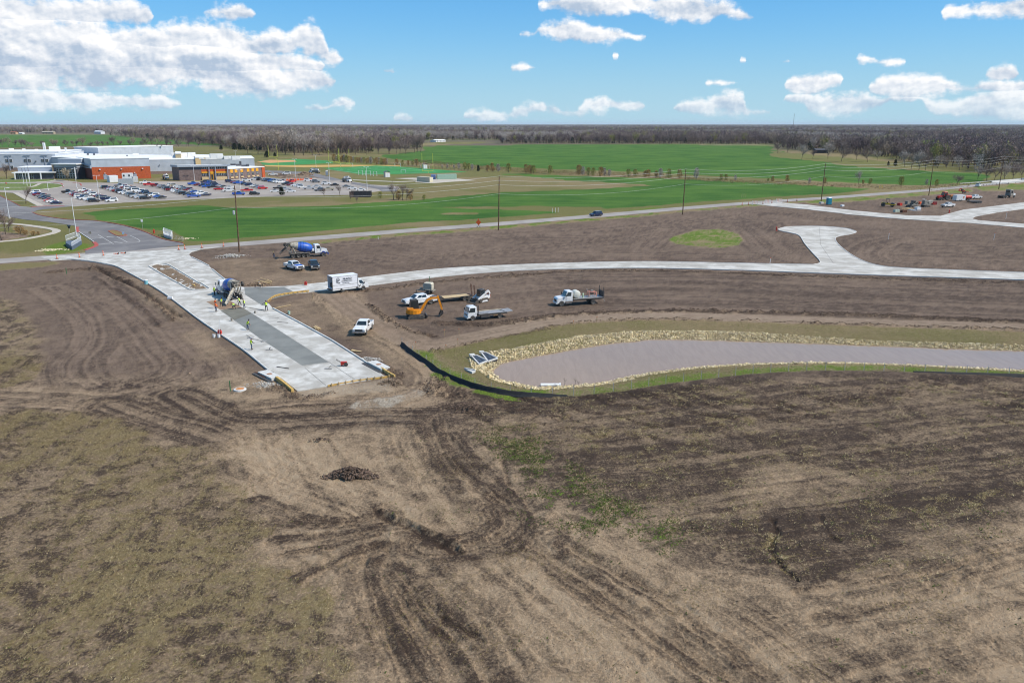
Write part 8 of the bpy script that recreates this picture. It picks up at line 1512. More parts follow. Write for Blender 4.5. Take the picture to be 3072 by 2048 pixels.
def inlet(a, b2, lab, wdt=1.4):
 A, B=G(*r7(*a)), G(*r7(*b2)); d=(B-A); L=d.length; o=empty('storm_inlet', (A.x, A.y, 0), math.atan2(d.y, d.x), lab, 'storm inlet'); MB().box((L/2, 0, .12), (L, wdt, .5)).build('top_slab', M_KERB, o); MB().lathe([(.37, .36), (.39, .36), (.4, .3)], 16, Matrix.Rotation(R(-90), 3, 'Y')).build('manhole_cover', mat('rust_cover', S(176, 128, 96), .8), o).location=(L*.5, 0, 0); MB().box((L/2, -wdt/2-.3, .02), (L*1.3, .5, .2)).build('gutter_slot', M_DARKM, o)
inlet((905, 1378), (1035, 1440), 'pale concrete storm inlet with rusty cover at the western pavement corner'); inlet((1930, 1285), (2060, 1352), 'pale concrete storm inlet with rusty cover at the eastern pavement edge')
def rubble(px, f, n, rad, m, lab, sz=(.08, .3), flat=.35, name='rubble_heap', z=0.0, cat='rubble', hgt=.5):
 p=G(*f(*px)); g=np.random.default_rng(int(px[0]*31+px[1])); T=TM(); oc=np.array([(1, 0, 0), (-1, 0, 0), (0, 1, 0), (0, -1, 0), (0, 0, 1), (0, 0, -1)], float); of=np.array([(0, 2, 4), (2, 1, 4), (1, 3, 4), (3, 0, 4), (2, 0, 5), (1, 2, 5), (3, 1, 5), (0, 3, 5)])
 for k in range(n):
  a=g.uniform(0, 6.28); r_=rad*g.uniform(0, 1)**.8*(1+.3*math.sin(2*a+n)+.22*math.sin(5*a+2*n)); s=g.uniform(*sz); V=oc*s*g.uniform(.5, 1.3, (6, 3)); R3=np.linalg.qr(g.normal(0, 1, (3, 3)))[0]; V=V @ R3.T; V[:, 2] *= .75
  hz=hgt*max(0, 1-(r_/rad)**1.3)*g.uniform(.2, 1); T.add(V+np.array([r_*math.cos(a)*1.25, r_*math.sin(a)*.9, hz]), of)
 o=link(name, np_mesh(name, *T.arrays(), m)); o.location=(p.x, p.y, z); return tag(o, lab, cat, kind='stuff')
M_CLOD=mat('dark_clods', S(112, 94, 82), .95, var=.3, scale=2, spec=.1); M_CLODL=mat('tan_clods', S(158, 136, 114), .95, var=.25, scale=2, spec=.1); M_RUB=mat('broken_concrete', S(206, 200, 190), .9, var=.15)
rubble((805, 1090), D_, 900, 1.6, M_CLOD, 'dark heap of broken clods on the tan earth', (.05, .17), name='dirt_heap', hgt=.85, cat='dirt heap'); rubble((1080, 938), D_, 600, 2.4, M_CLOD, 'dark churned clods beside the bend of the haul road', (.04, .13), name='dirt_heap', hgt=.4, cat='dirt heap'); rubble((735, 1010), D_, 90, .8, M_CLOD, 'small dark clump of clods on the pale earth', (.04, .12), name='dirt_heap', hgt=.25, cat='dirt heap')
rubble((600, 280), r7, 320, 3.2, M_RUB, 'pale heap of broken concrete beside the utility pole', (.06, .22), hgt=.7); rubble((1900, 1250), r7, 260, 1.3, M_RUB, 'grey gravel heap beside the eastern storm inlet', (.04, .13), hgt=.35); rubble((940, 1490), r7, 260, 1.8, M_RUB, 'broken concrete crumbs beside the western storm inlet', (.04, .13), hgt=.15); rubble((2110, 1470), r7, 300, 1.6, M_CLODL, 'heap of brown earth at the eastern pavement corner', (.05, .14), hgt=.5, name='dirt_heap', cat='dirt heap'); rubble((860, 545), r7, 400, 2.6, M_CLODL, 'brown spoil heap behind the pouring mixer truck', (.06, .2), hgt=.6, name='dirt_heap', cat='dirt heap')
rubble((600, 590), r6, 120, 2.6, mat('pale_rocks', S(220, 206, 168), .9, var=.15), 'cream rocks in the ditch beside the railed culvert', (.15, .4), hgt=.2, name='ditch_rocks', cat='rocks'); rubble((2190, 455), r6, 70, 2.0, MAT['pale_rocks'], 'cream rocks behind the white railed culvert', (.12, .3), hgt=.15, name='ditch_rocks', cat='rocks'); rubble((1515, 515), r2, 300, 5.0, M_CLODL, 'tan spoil heap on the building site by the school', (.3, .8), hgt=2.2, name='dirt_heap', cat='dirt heap')
def small(name, px, f, lab, cat, z=.05): p=G(*f(*px), z); return empty(name, (p.x, p.y, z), 0, lab, cat)
def bucket(px, f, m, lab, s=1.0, z=.0):
 o=small('bucket', px, f, lab, 'bucket', z); n=12; mb=MB(); mb.lathe([(0, .13), (.36, .16), (.36, .145), (.03, .12)], n, Matrix.Rotation(R(-90), 3, 'Y')); mb.build('pail', m, o); MB().tube([(-.16, 0, .34), (-.1, -.12, .42), (.1, -.12, .42), (.16, 0, .34)], .012, 5).build('handle', M_DARKM, o); o.scale=(s,)*3
bucket((447, 1042), r7, M_TRIM, 'white bucket on the earth, left of the red jug', 1.5); bucket((492, 1042), r7, M_TRIM, 'white bucket on the earth directly beside the red jug', 1.5); bucket((1152, 820), r7, mat('green_white_pail', S(190, 220, 200), .6), 'white and green bucket beside the kerb', 1.5); bucket((612, 885), r7, M_GREYD, 'grey bucket on the pavement at the edge of the wet lane', 1.1, .05); bucket((832, 815), r7, M_GREYD, 'grey bucket on the pavement near the poured corner', 1.1, .05)
def jug(px, f, lab, m, s=1.0): o=small('fuel_jug', px, f, lab, 'jug', 0); MB().prism([(-.2, 0), (.2, 0), (.22, .4), (.1, .55), (-.16, .5)], -.14, .14, .05, .04).build('body', m, o); MB().tube([(.08, 0, .5), (.16, 0, .62)], .04).build('cap', M_BLACK, o); MB().bar((-.12, 0, .58), (.06, 0, .58), .05).build('handle', m, o); o.scale=(s,)*3
jug((500, 1018), r7, 'red fuel jug standing at the pavement edge', M_REDP, 1.5); jug((1308, 550), r7, 'red fuel jug on the far kerb of the side road', M_REDP, 1.4)
o=small('measuring_staff', (492, 1030), r7, 'thin white measuring staff leaning beside the red jug', 'staff', 0); MB().tube([(0, 0, 0), (.5, 0, 3.4)], .025, 6).build('rod', M_TRIM, o); MB().tube([(0, 0, 0), (.03, 0, .2)], .04, 6).build('foot', M_DARKM, o)
def tool(a, b2, f, lab, r_=.03, head=True, z=.07, name='float_pole'):
 A, B=G(*f(*a), z), G(*f(*b2), z); o=empty(name, A, math.atan2(B.y-A.y, B.x-A.x), lab, 'tool'); L=(B-A).length; MB().tube([(0, 0, .04), (L, 0, .04)], r_, 6).build('handle', M_DARKM, o)
 if head: MB().box((L, 0, .04), (.22, 1.0, .06)).build('blade', M_ALU, o)
tool((755, 1045), (915, 1080), r7, 'long dark float handle lying on the pavement near a worker'); tool((752, 1020), (790, 1045), r7, 'short dark rake lying beside the long float handle'); tool((1035, 1318), (1150, 1334), r7, 'straight dark screed bar lying on the pavement', .05, False, name='screed_bar'); tool((735, 755), (935, 790), r7, 'long dark bull float pole held across the pavement', .03); tool((1040, 895), (1140, 905), r7, 'dark rod lying on the eastern lane of pavement', .03, False); tool((960, 865), (1060, 858), r7, 'thin dark rod lying beside the eastern joint', .025, False); tool((1545, 1310), (1520, 1335), r7, 'small upright hand tool at the near bay of pavement', .03); tool((975, 1135), (965, 1158), r7, 'grey hand edger standing on the western lane', .05)
o=small('concrete_saw', (1668, 1308), r7, 'red walk behind concrete saw on the near pavement', 'saw'); MB().box((0, 0, .4), (.8, .45, .4)).build('engine', M_REDP, o); MB().lathe([(-.03, .28), (.03, .28)], 16, RY).build('blade', M_DARKM, o).location=(.35, -.3, .3); MB().tube([(-.4, .15, .5), (-1.0, .15, .9)], .03).tube([(-.4, -.15, .5), (-1.0, -.15, .9)], .03).tube([(-1.0, -.15, .9), (-1.0, .15, .9)], .03).build('handlebar', M_DARKM, o)
for x in (-.3, .3):
 for y in (-.2, .2): wheel(o, x, y, .1, .06, rim=False)
o=small('air_compressor', (35, 684), r7, 'small white machine with wheels lying at the western kerb', 'compressor', 0); MB().box((0, 0, .35), (.9, .5, .4)).build('body', M_TRIM, o); MB().tube([(-.4, 0, .12), (.4, 0, .12)], .12, 8).build('tank', M_DARKM, o)
o=small('water_cooler', (1720, 990), r6, 'pale blue cooler on the earth at the western kerb', 'cooler', 0); MB().lathe([(0, .22), (.55, .24)], 12, Matrix.Rotation(R(-90), 3, 'Y')).build('body', mat('cooler_blue', S(130, 190, 200), .5), o); MB().lathe([(.55, .25), (.65, .2)], 12, Matrix.Rotation(R(-90), 3, 'Y')).build('lid', M_TRIM, o); o.scale=(1.5,)*3
def standpipe(px, f, m, lab, h=1.3, nm='marker_stake'): o=small(nm, px, f, lab, 'stake', 0); MB().tube([(0, 0, -.1), (0, 0, h)], .06, 8).build('shaft', m, o); MB().box((0, 0, h), (.14, .14, .06)).build('cap', m, o)
M_GRNP=mat('green_post', S(50, 120, 70), .6); standpipe((600, 1545), r7, M_GRNP, 'green marker post beside the round manhole'); standpipe((785, 868), r6, M_GRNP, 'green marker post on the graded western lot'); standpipe((557, 200), r8, M_GRNP, 'green marker post beside the side road'); standpipe((1378, 668), r7, M_WOOD, 'wooden stake behind the curved formwork', .9); standpipe((1990, 120), rr(780, 700, 6.27) if False else r7, M_TRIM, 'white stake by the road verge', .8)
o=small('manhole', (690, 1535), r7, 'round pale manhole ring with orange cover on the earth', 'manhole', 0); MB().lathe([(-.1, 1.0), (.16, .95), (.18, .7)], 20, Matrix.Rotation(R(-90), 3, 'Y')).build('ring', M_KERB, o); MB().lathe([(.15, .66), (.2, .64), (.21, .3)], 20, Matrix.Rotation(R(-90), 3, 'Y')).build('cover', mat('orange_cover', S(206, 140, 84), .8), o); o.scale=(.8, .8, 1)
# survey stakes along the pond path
for k, (x, y) in enumerate([(685, 668), (815, 660), (805, 755), (700, 808), (1822, 590), (2030, 552), (435, 780)]): p=G(*r8(x, y)); o=empty('survey_stake', (p.x, p.y, 0), 0, 'pale wooden survey stake beside the pond path', 'stake', 'survey stakes by the pond path'); MB().box((0, 0, .5), (.07, .04, 1.2)).build('lath', M_WOOD, o); MB().box((0, 0, 1.0), (.09, .06, .12)).build('ribbon', M_CONE, o)
for x, y, h in [(1768, 607, 1.5), (2075, 1125, 2), (2185, 935, 2.5), (2040, 550, 2)]: p=G(*r5(x, y)) if y>700 else G(*D_(x, y)); o=empty('survey_stake', (p.x, p.y, 0), 0, 'thin white stake standing in the graded earth', 'stake', 'white stakes in the graded earth'); MB().tube([(0, 0, -.1), (.1, 0, h)], .05, 6).build('lath', M_TRIM, o); MB().box((.1, 0, h), (.12, .12, .15)).build('tip', M_CONE, o)
# ------------------------------------------------------------------ silt fence, pond structures, riprap
M_FAB = mat('silt_fabric', (.012, .012, .013), .75, var=.3)
def silt_fence():
 o=empty('silt_fence', (0, 0, 0), label='black fabric silt fence bowing round the near bank of the pond', cat='fence'); L=clean(FENCE_L); n=len(L); cut=next(i for i, p in enumerate(L) if p[0]>6.0); g=np.random.default_rng(3)
 V = []; F = []
 for i in range(cut + 1):
  k=i/cut; h=(.6 if k<.75 else .6-(k-.75)/.25*.45)+g.uniform(-.06, .06); b=g.uniform(-.08, .08); a0=Vector(L[max(i-1, 0)]); a1=Vector(L[min(i+1, n-1)]); t=(a1-a0).normalized(); nn=Vector((-t.y, t.x))
  for z0, d in ((-.1, -.45), (.05, -.25), (h*.5, b-.05), (h, b*.5)): q=Vector(L[i])+nn*d; V.append((q.x, q.y, z0))
  for z0, d in ((h, b*.5+.03), (-.1, .05)): q=Vector(L[i])+nn*d; V.append((q.x, q.y, z0))
 for i in range(cut):
  for k in range(5): F.append((i*6+k, (i+1)*6+k, (i+1)*6+k+1, i*6+k+1))
 link('fabric', np_mesh('fabric', V, F, M_FAB, smooth=True), o)
 V = []; F = []
 for i in range(n - 14, n):
  t=(Vector(L[min(i+1, n-1)])-Vector(L[max(i-1, 0)])).normalized(); nn=Vector((-t.y, t.x)); h=.4*(i-n+14)/14+.12
  for z0, d in ((-.1, -.3), (.05, -.15), (h, 0), (h, .04), (-.1, .08)): q=Vector(L[i])+nn*d; V.append((q.x, q.y, z0))
 for i in range(13):
  for k in range(4): F.append((i*5+k, (i+1)*5+k, (i+1)*5+k+1, i*5+k+1))
 link('fabric', np_mesh('fabric', V, F, M_FAB, smooth=True), o)
 MBk = MB(); acc = 0; nxt = 0; M_ST = mat('steel_stake', S(190, 186, 178), .7)
 for i in range(n - 1):
  l = (Vector(L[i + 1]) - Vector(L[i])).length
  while nxt <= acc+l: q=Vector(L[i]).lerp(Vector(L[i+1]), (nxt-acc)/l); MB().box((q.x+.05, q.y+.12, .5), (.06, .05, 1.35)).build('stake', M_ST, o); nxt += 2.6
  acc += l
silt_fence()
def inlet_grate(pts, lab):
 P=[G(*r8(x, y), z0) for x, y, z0 in pts]; o=empty('flared_end_section', (0, 0, 0), label=lab, cat='drain grate'); c=sum(P, Vector())/len(P); mb=MB(); n=len(P); mb.add([p-Vector((0, 0, .06)) for p in P]+[Vector((p.x, p.y, -.8)) for p in P], [tuple(range(n)), tuple(range(2*n-1, n-1, -1))]+[(k, (k+1) % n, n+(k+1) % n, n+k) for k in range(n)]); mb.build('throat', mat('hollow_shade_paint', (.02, .022, .028), .9), o)  # throat is a closed block, its inner shade painted on as near-black
 fr = MB()
 for a, b2 in zip(P, P[1:] + P[:1]): fr.bar(a, b2, .16, .2)
 fr.build('frame', M_KERB, o)
 for k in range(1, 9): t=k/9; a, b2=P[0].lerp(P[3], t), P[1].lerp(P[2], t); MB().bar(a+Vector((0, 0, .03)), b2+Vector((0, 0, .03)), .07).build('bar', mat('bar_blue_grey', S(96, 116, 140), .5), o)
 for k in (1, 2): t=k/3; MB().bar(P[0].lerp(P[1], t)+Vector((0, 0, .02)), P[3].lerp(P[2], t)+Vector((0, 0, .02)), .09).build('bar', M_DARKM, o)
 hd = MB(); hd.bar(P[0], P[3] * .0 + P[0] + Vector((-.5, .3, .1)), .3) if False else None
 MB().bar(P[0]+Vector((-.3, .2, .05)), P[1]+Vector((-.3, .2, .05)), .5, .3).build('headpiece', M_KERB, o)
inlet_grate([(925, 845, .25), (968, 840, .25), (1068, 888, -.1), (990, 918, -.15)], 'western flared concrete drain grate on the pond bank'); inlet_grate([(1012, 818, .25), (1050, 815, .25), (1155, 865, -.05), (1070, 893, -.15)], 'eastern flared concrete drain grate on the pond bank')
P=[G(*r8(*p), -.05) for p in [(862, 965), (905, 962), (960, 985), (930, 997)]]; o=empty('drain_outlet', (0, 0, 0), label='small white concrete drain outlet on the grass bank', cat='drain'); MB().slab([(p.x, p.y) for p in P], -.5, .12).build('apron', M_KERB, o); MB().bar(P[0]+Vector((0, 0, .2)), P[2]+Vector((0, 0, .2)), .15, .2).build('wing_wall', M_KERB, o)
A, B=G(*r8(1535, 1108), ZW), G(*r8(1705, 1108), ZW); o=empty('floating_pipe', (A.x, A.y, ZW), math.atan2(B.y-A.y, B.x-A.x), 'white pipe lying in the shallow water at the near shore', 'pipe'); L_=(B-A).length; MB().tube([(0, 0, .1), (L_, 0, .1)], .24, 14).build('pipe', M_TRIM, o, True); MB().lathe([(L_-.1, .28), (L_+.1, .28)], 14).build('collar', M_TRIM, o).location=(0, 0, .1)
for k, (x, y, yt) in enumerate([(1420, 893, 780), (1560, 890, 775), (1300, 900, 860), (1600, 885, 820)]): f=rr(1380, 960, 4.523); p=G(*f(x, y), ZW); h=zat(p, f(x, yt)[1])-ZW; o=empty('reed_stalk', (p.x, p.y, ZW), 0, 'dark bare sapling stem rising at the near shore', 'stem', 'bare stems at the pond shore'); MB().tube([(0, 0, -.2), (.03, 0, h*.5), (-.02, 0, h)], [.03, .025, .01], 5).build('stem', M_BARK, o); MB().bar((0, 0, h*.5), (.25, 0, h*.75), .02).bar((0, 0, h*.6), (-.2, .05, h*.85), .02).build('twig', M_BARK, o)
def riprap():
 M_RK=[mat('limestone_cream', S(236, 217, 174), .9, var=.18, scale=1.5), mat('limestone_buff', S(212, 188, 140), .9, var=.2, scale=1.5), mat('limestone_grey', S(190, 172, 138), .9, var=.2, scale=1.5)]; g=np.random.default_rng(9); o=empty('riprap_bank', (0, 0, 0), label='band of cream limestone riprap lining the pond shore', cat='riprap')
 P=np.array(RIPRAP); lo, hi=P.min(0), P.max(0); n=160000; X, Y=g.uniform(lo[0], min(hi[0], 115), n), g.uniform(lo[1], hi[1], n); sd=sd_poly(X, Y, RIPRAP, 3.0); pw=sd_poly(X, Y, POND, 30.0); mud=sd_poly(X, Y, [G(*r8(*p), ZW) for p in [(1100, 958), (1150, 1000), (1260, 1040), (1380, 1065), (1530, 1095), (1535, 1122), (1440, 1122), (1320, 1102), (1220, 1074), (1125, 1012)]], 2.0); k=(sd<.05) & (pw>-.15) & (mud>0); X, Y, pw=X[k], Y[k], pw[k]
 keep = []; grid = {}
 for i in range(len(X)):
  c = (int(X[i] / .21), int(Y[i] / .21))
  if grid.get(c, 0) < 1: grid[c] = grid.get(c, 0) + 1; keep.append(i)
 X, Y, pw=X[keep], Y[keep], pw[keep]; z=ZW+np.clip(pw, 0, 2.6)/2.6*.55+np.clip((pw-2.6)/8, 0, 1)*.15; S_=np.exp(g.normal(math.log(.115), .36, len(X))); dist=np.hypot(X, Y); order=np.argsort(-(S_/dist)); print('rocks', len(X))
 oc=np.array([(1, 0, 0), (-1, 0, 0), (0, 1, 0), (0, -1, 0), (0, 0, 1), (0, 0, -1), (.7, .7, .5), (-.7, .6, -.4)], float)
 import bmesh
 def rock_mesh(seed, m):
  gg = np.random.default_rng(seed); bm = bmesh.new()
  for v in oc * gg.uniform(.65, 1.15, (8, 3)): bm.verts.new(v)
  bmesh.ops.convex_hull(bm, input=bm.verts); bmesh.ops.triangulate(bm, faces=bm.faces); me=bpy.data.meshes.new('rock'); bm.to_mesh(me); bm.free(); me.materials.append(m); return me
 RM = [rock_mesh(i, M_RK[i % 3]) for i in range(9)]; arr = []
 for m in RM:
  V=np.zeros(len(m.vertices)*3, np.float32); m.vertices.foreach_get('co', V); F=np.array([p.vertices[:] for p in m.polygons]); arr.append((V.reshape(-1, 3), F))
 Ts = [TM() for _ in range(3)]
 for c, i in enumerate(order):
  s = S_[i]; q = g.integers(0, 9); rot = g.uniform(0, 6.28); tl = g.uniform(-.5, .5, 2)
  if c<300: r_=link('rock', RM[q], o); r_.location=(X[i], Y[i], z[i]+s*.25); r_.rotation_euler=(tl[0], tl[1], rot); r_.scale=(s*1.15, s, s*.8)
  else: M3=np.array(Matrix.Rotation(rot, 3, 'Z') @ Matrix.Rotation(tl[0], 3, 'X') @ Matrix.Rotation(tl[1], 3, 'Y')); V, F=arr[q]; Ts[q % 3].add((V*np.array([s*1.15, s, s*.8])) @ M3.T+np.array([X[i], Y[i], z[i]+s*.25]), F)
 V = []; F = []; mi = []; nn = 0
 for j, T in enumerate(Ts): v, f=T.arrays(); V.append(v); F.append(f+nn); mi.append(np.full(len(f), j)); nn += len(v)
 b_=link('rock_bed', np_mesh('rock_bed', np.concatenate(V), np.concatenate(F), M_RK, np.concatenate(mi)), o); tag(b_, kind='stuff')
riprap()
# ------------------------------------------------------------------ people: one continuous skinned body each
M_SKIN=mat('skin', S(178, 128, 100), .6, var=.05); M_JEAN=mat('denim', S(66, 84, 112), .9, var=.15, scale=8); M_DARKC=mat('dark_cloth', S(54, 54, 60), .9, var=.15); M_LIME=mat('hi_vis_lime', S(206, 238, 50), .7, var=.05); M_HVO=mat('hi_vis_orange', S(250, 110, 36), .7, var=.05); M_BOOT=mat('boots', S(84, 66, 50), .9); M_HAIR=mat('dark_hair', (.03, .022, .018), .9); M_HATW=mat('white_hard_hat', (.7, .7, .68), .4); M_GREYC=mat('grey_shirt', S(150, 150, 152), .9, var=.1); M_KHAKI=mat('khaki_cloth', S(170, 150, 120), .9); M_TAPE=mat('reflective_tape', S(224, 224, 214), .4)
def person(px, f, rz, label, shirt, legs, vest=None, hat=None, lean=0.0, crouch=0.0, arms='tool', stride=.18, z=.05, H=1.76, sleeves=True):
 p = G(*f(*px), z); t = empty('person', (p.x, p.y, z), rz, label, 'person'); k = H / 1.76
 hip=Vector((0-.25*crouch, 0, .93-.48*crouch)); sl=math.sin(lean); cl=math.cos(lean)
 def up(h, y=0, fwd=0): return hip + Vector((sl * h + cl * fwd, y, cl * h - sl * fwd))
 ches, neck, head0, head1=up(.33), up(.54), up(.64, 0, .03), up(.78, 0, .03); J=[]; E=[]; Rd=[]; Reg=[]
 def v(co, r, reg): J.append(co * k); Rd.append(r * k); Reg.append(reg); return len(J) - 1
 def e(a, b2): E.append((a, b2))
 h0=v(hip, .16, 'legs'); w0=v(up(.16), .145, 'shirt'); c0=v(ches, .175, 'shirt'); n0=v(neck, .075, 'skin'); hd=v(head0, .10, 'skin'); ht=v(head1, .085, 'skin'); e(h0, w0); e(w0, c0); e(c0, n0); e(n0, hd); e(hd, ht)
 for s in (-1, 1):
  fx=stride*s; a=v(hip+Vector((0, s*.10, -.06)), .105, 'legs'); kn=v(Vector((hip.x*.4+fx*.6+.05+.38*crouch, s*.13, .48-.12*crouch)), .075, 'legs'); an=v(Vector((fx-.02, s*.13, .09)), .052, 'boot'); to=v(Vector((fx+.17, s*.15, .045)), .042, 'boot'); e(h0, a); e(a, kn); e(kn, an); e(an, to)
  sh = v(up(.47, s * .19), .075, 'shirt'); e(c0, sh)
  if arms == 'tool': el, wr = up(.22, s * .26, .14), up(.10, s * .16, .36)
  elif arms == 'down': el, wr = up(.20, s * .27, .0), up(-.06, s * .27, .06)
  elif arms == 'out': el, wr = up(.40, s * .42, .05), up(.30, s * .62, .12)
  elif arms == 'hips': el, wr = up(.22, s * .38, -.04), up(.06, s * .22, .08)
  else: el, wr = up(.24, s * .24, .2), Vector((hip.x + .5, s * .14, max(.25, hip.z - .35)))
  ei=v(el, .048, 'shirt' if sleeves else 'skin'); wi=v(wr, .034, 'shirt' if sleeves else 'skin'); d=(wr-el).normalized(); pa=v(wr+d*.06, .04, 'skin'); pb=v(wr+d*.11, .036, 'skin'); e(sh, ei); e(ei, wi); e(wi, pa); e(pa, pb)
  sd=d.cross(Vector((0, 0, 1))).normalized() if abs(d.z)<.95 else Vector((0, 1, 0)); nn=sd.cross(d)
  for q, (o_, L) in enumerate(((-.03, .075), (-.01, .085), (.01, .08), (.03, .06))): b0=wr+d*.10+sd*o_; f1=v(b0, .010, 'skin'); f2=v(b0+d*L*.55-nn*.012, .010, 'skin'); f3=v(b0+d*L-nn*.04, .008, 'skin'); e(f1, f2); e(f2, f3)
  b0=wr+d*.04+sd*(-s*.035); f1=v(b0, .011, 'skin'); f2=v(b0+d*.04+sd*(-s*.03), .010, 'skin'); f3=v(b0+d*.07+sd*(-s*.03)-nn*.02, .009, 'skin'); e(f1, f2); e(f2, f3)
 me=bpy.data.meshes.new('body'); me.from_pydata([tuple(q) for q in J], E, []); o=bpy.data.objects.new('body', me); COL.objects.link(o); md=o.modifiers.new('skin', 'SKIN'); sv=me.skin_vertices[0].data if me.skin_vertices else None
 if sv is None:
  import bmesh
  bm=bmesh.new(); bm.from_mesh(me); ly=bm.verts.layers.skin.verify(); bm.to_mesh(me); bm.free(); sv=me.skin_vertices[0].data
 roots = set(); seen = set(); adj = {}
 for a, b2 in E: adj.setdefault(a, []).append(b2); adj.setdefault(b2, []).append(a)
 for i in range(len(J)):
  if i not in seen:
   roots.add(i); st = [i]
   while st:
    q = st.pop()
    if q in seen: continue
    seen.add(q); st += adj.get(q, [])
 for i in range(len(J)): sv[i].radius = (Rd[i], Rd[i]); sv[i].use_root = i in roots
 o.modifiers.new('sub', 'SUBSURF').levels=1; dg=bpy.context.evaluated_depsgraph_get(); nm=bpy.data.meshes.new_from_object(o.evaluated_get(dg)); bpy.data.objects.remove(o); nm.name='body'
 nm.materials.clear(); mats=[shirt, legs, M_SKIN, M_BOOT]; [nm.materials.append(m) for m in mats]; ix={'shirt': 0, 'legs': 1, 'skin': 2, 'boot': 3}; JJ=np.array([tuple(q) for q in J]); Rr=np.array(Rd)
 C=np.array([tuple(pl.center) for pl in nm.polygons]); D=np.linalg.norm(C[:, None]-JJ[None], axis=2)-Rr[None]*.9; near=D.argmin(1); nm.polygons.foreach_set('material_index', [ix[Reg[i]] for i in near]); nm.polygons.foreach_set('use_smooth', [True]*len(nm.polygons))
 link('body', nm, t)
 def M4(c, z_dir): return Matrix.Rotation(lean, 3, 'Y')
 Rl = Matrix.Rotation(lean, 3, 'Y')
 if vest:
  mb = MB(); n = 14
  for h_, rx, ry in ((.02, .165, .20), (.16, .165, .205), (.33, .185, .235), (.46, .15, .215), (.53, .10, .13)):
   c=up(h_); mb.v += [tuple((c+Rl @ Vector((rx*math.cos(2*math.pi*q/n), ry*math.sin(2*math.pi*q/n), 0)))*k) for q in range(n)]
  for l in range(4):
   for q in range(n): mb.f.append((l*n+q, l*n+(q+1) % n, (l+1)*n+(q+1) % n, (l+1)*n+q)); mb.m.append(0)
  vo = mb.build('vest', vest, t, True); tb = MB(); c1, c2 = up(.12), up(.17)
  tb.v += [tuple((c+Rl @ Vector((.172*math.cos(2*math.pi*q/n), .212*math.sin(2*math.pi*q/n), 0)))*k) for c in (c1, c2) for q in range(n)]; tb.f += [(q, (q+1) % n, n+(q+1) % n, n+q) for q in range(n)]; tb.m += [0]*n; tb.build('reflective_band', M_TAPE, vo)
 hc=head1+Rl @ Vector((-.005, 0, .02)); mb=MB(); mb.lathe([(-.02, .118), (.03, .115), (.08, .09), (.11, .04)], 12, Rl @ Matrix.Rotation(R(-90), 3, 'Y')); ho=mb.build('hard_hat' if hat else 'hair', hat or M_HAIR, t, True); ho.location=hc*k
 if hat: MB().lathe([(-.025, .15), (-.01, .15)], 12, Rl @ Matrix.Rotation(R(-90), 3, 'Y')).build('brim', hat, ho)
 fc = MB(); hm = head0.lerp(head1, .35);
 for s in (-1, 1): fc.box((hm+Rl @ Vector((.098, s*.034, .035)))*k, (.02, .026, .016)).box((hm+Rl @ Vector((0, s*.105, .02)))*k, (.04, .02, .05))
 fc.box((hm+Rl @ Vector((.112, 0, .0)))*k, (.03, .026, .045)).box((hm+Rl @ Vector((.1, 0, -.045)))*k, (.015, .05, .012)); fc.build('face', mat('face_features', S(120, 78, 64), .6), t)
 return t
W = R
person((451, 645), r7, W(60), 'worker in lime jacket and white hard hat watching beside the mixer truck', M_LIME, M_DARKC, M_LIME, M_HATW, .05, 0, 'down', .06)
person((513, 752), r7, W(-30), 'worker in lime vest standing in the shade beside the open bay', M_GREYC, M_DARKC, M_LIME, None, .35, 0, 'tool', .12, .05); person((465, 800), r7, W(20), 'worker in orange shirt standing at the edge of the wet lane', M_HVO, M_JEAN, M_HVO, None, .08, 0, 'tool', .08); person((459, 770), r7, W(25), 'worker in orange shirt partly hidden behind another orange shirted worker', M_HVO, M_JEAN, M_HVO, None, .1, 0, 'down', .08)
person((640, 775), r7, W(160), 'worker in lime vest bent low over the fresh concrete', M_GREYC, M_DARKC, M_LIME, None, 1.25, .45, 'low', .2); person((690, 742), r7, W(200), 'worker in lime vest and white cap raking below the chute', M_GREYC, M_DARKC, M_LIME, M_HATW, .45, .05, 'tool', .25); person((733, 768), r7, W(190), 'worker in dark clothes and lime vest beside the chute', M_DARKC, M_JEAN, M_LIME, None, .15, 0, 'down', .1)
person((940, 788), r7, W(120), 'worker in lime vest with arms spread at the curved formwork', M_DARKC, M_DARKC, M_LIME, None, .05, 0, 'out', .2); person((762, 970), r7, W(10), 'worker in lime vest leaning over the grey wet lane', M_DARKC, M_JEAN, M_LIME, None, .35, 0, 'tool', .1); person((800, 1157), r7, W(40), 'worker in lime vest and grey cap walking on the western lane', M_DARKC, M_JEAN, M_LIME, mat('grey_hat', S(120, 126, 140), .5), .05, 0, 'tool', .12)
person((1013, 298), r7, W(170), 'worker in dark clothes washing the chute of the parked mixer', M_DARKC, M_JEAN, None, mat('dark_lime_hat', S(150, 170, 60), .5), .2, .1, 'tool', .2, 0); person((878, 572), r7, W(120), 'worker crouching at the far edge of the wet pour', M_KHAKI, M_DARKC, None, M_HATW, .9, .8, 'low', .15, .05)
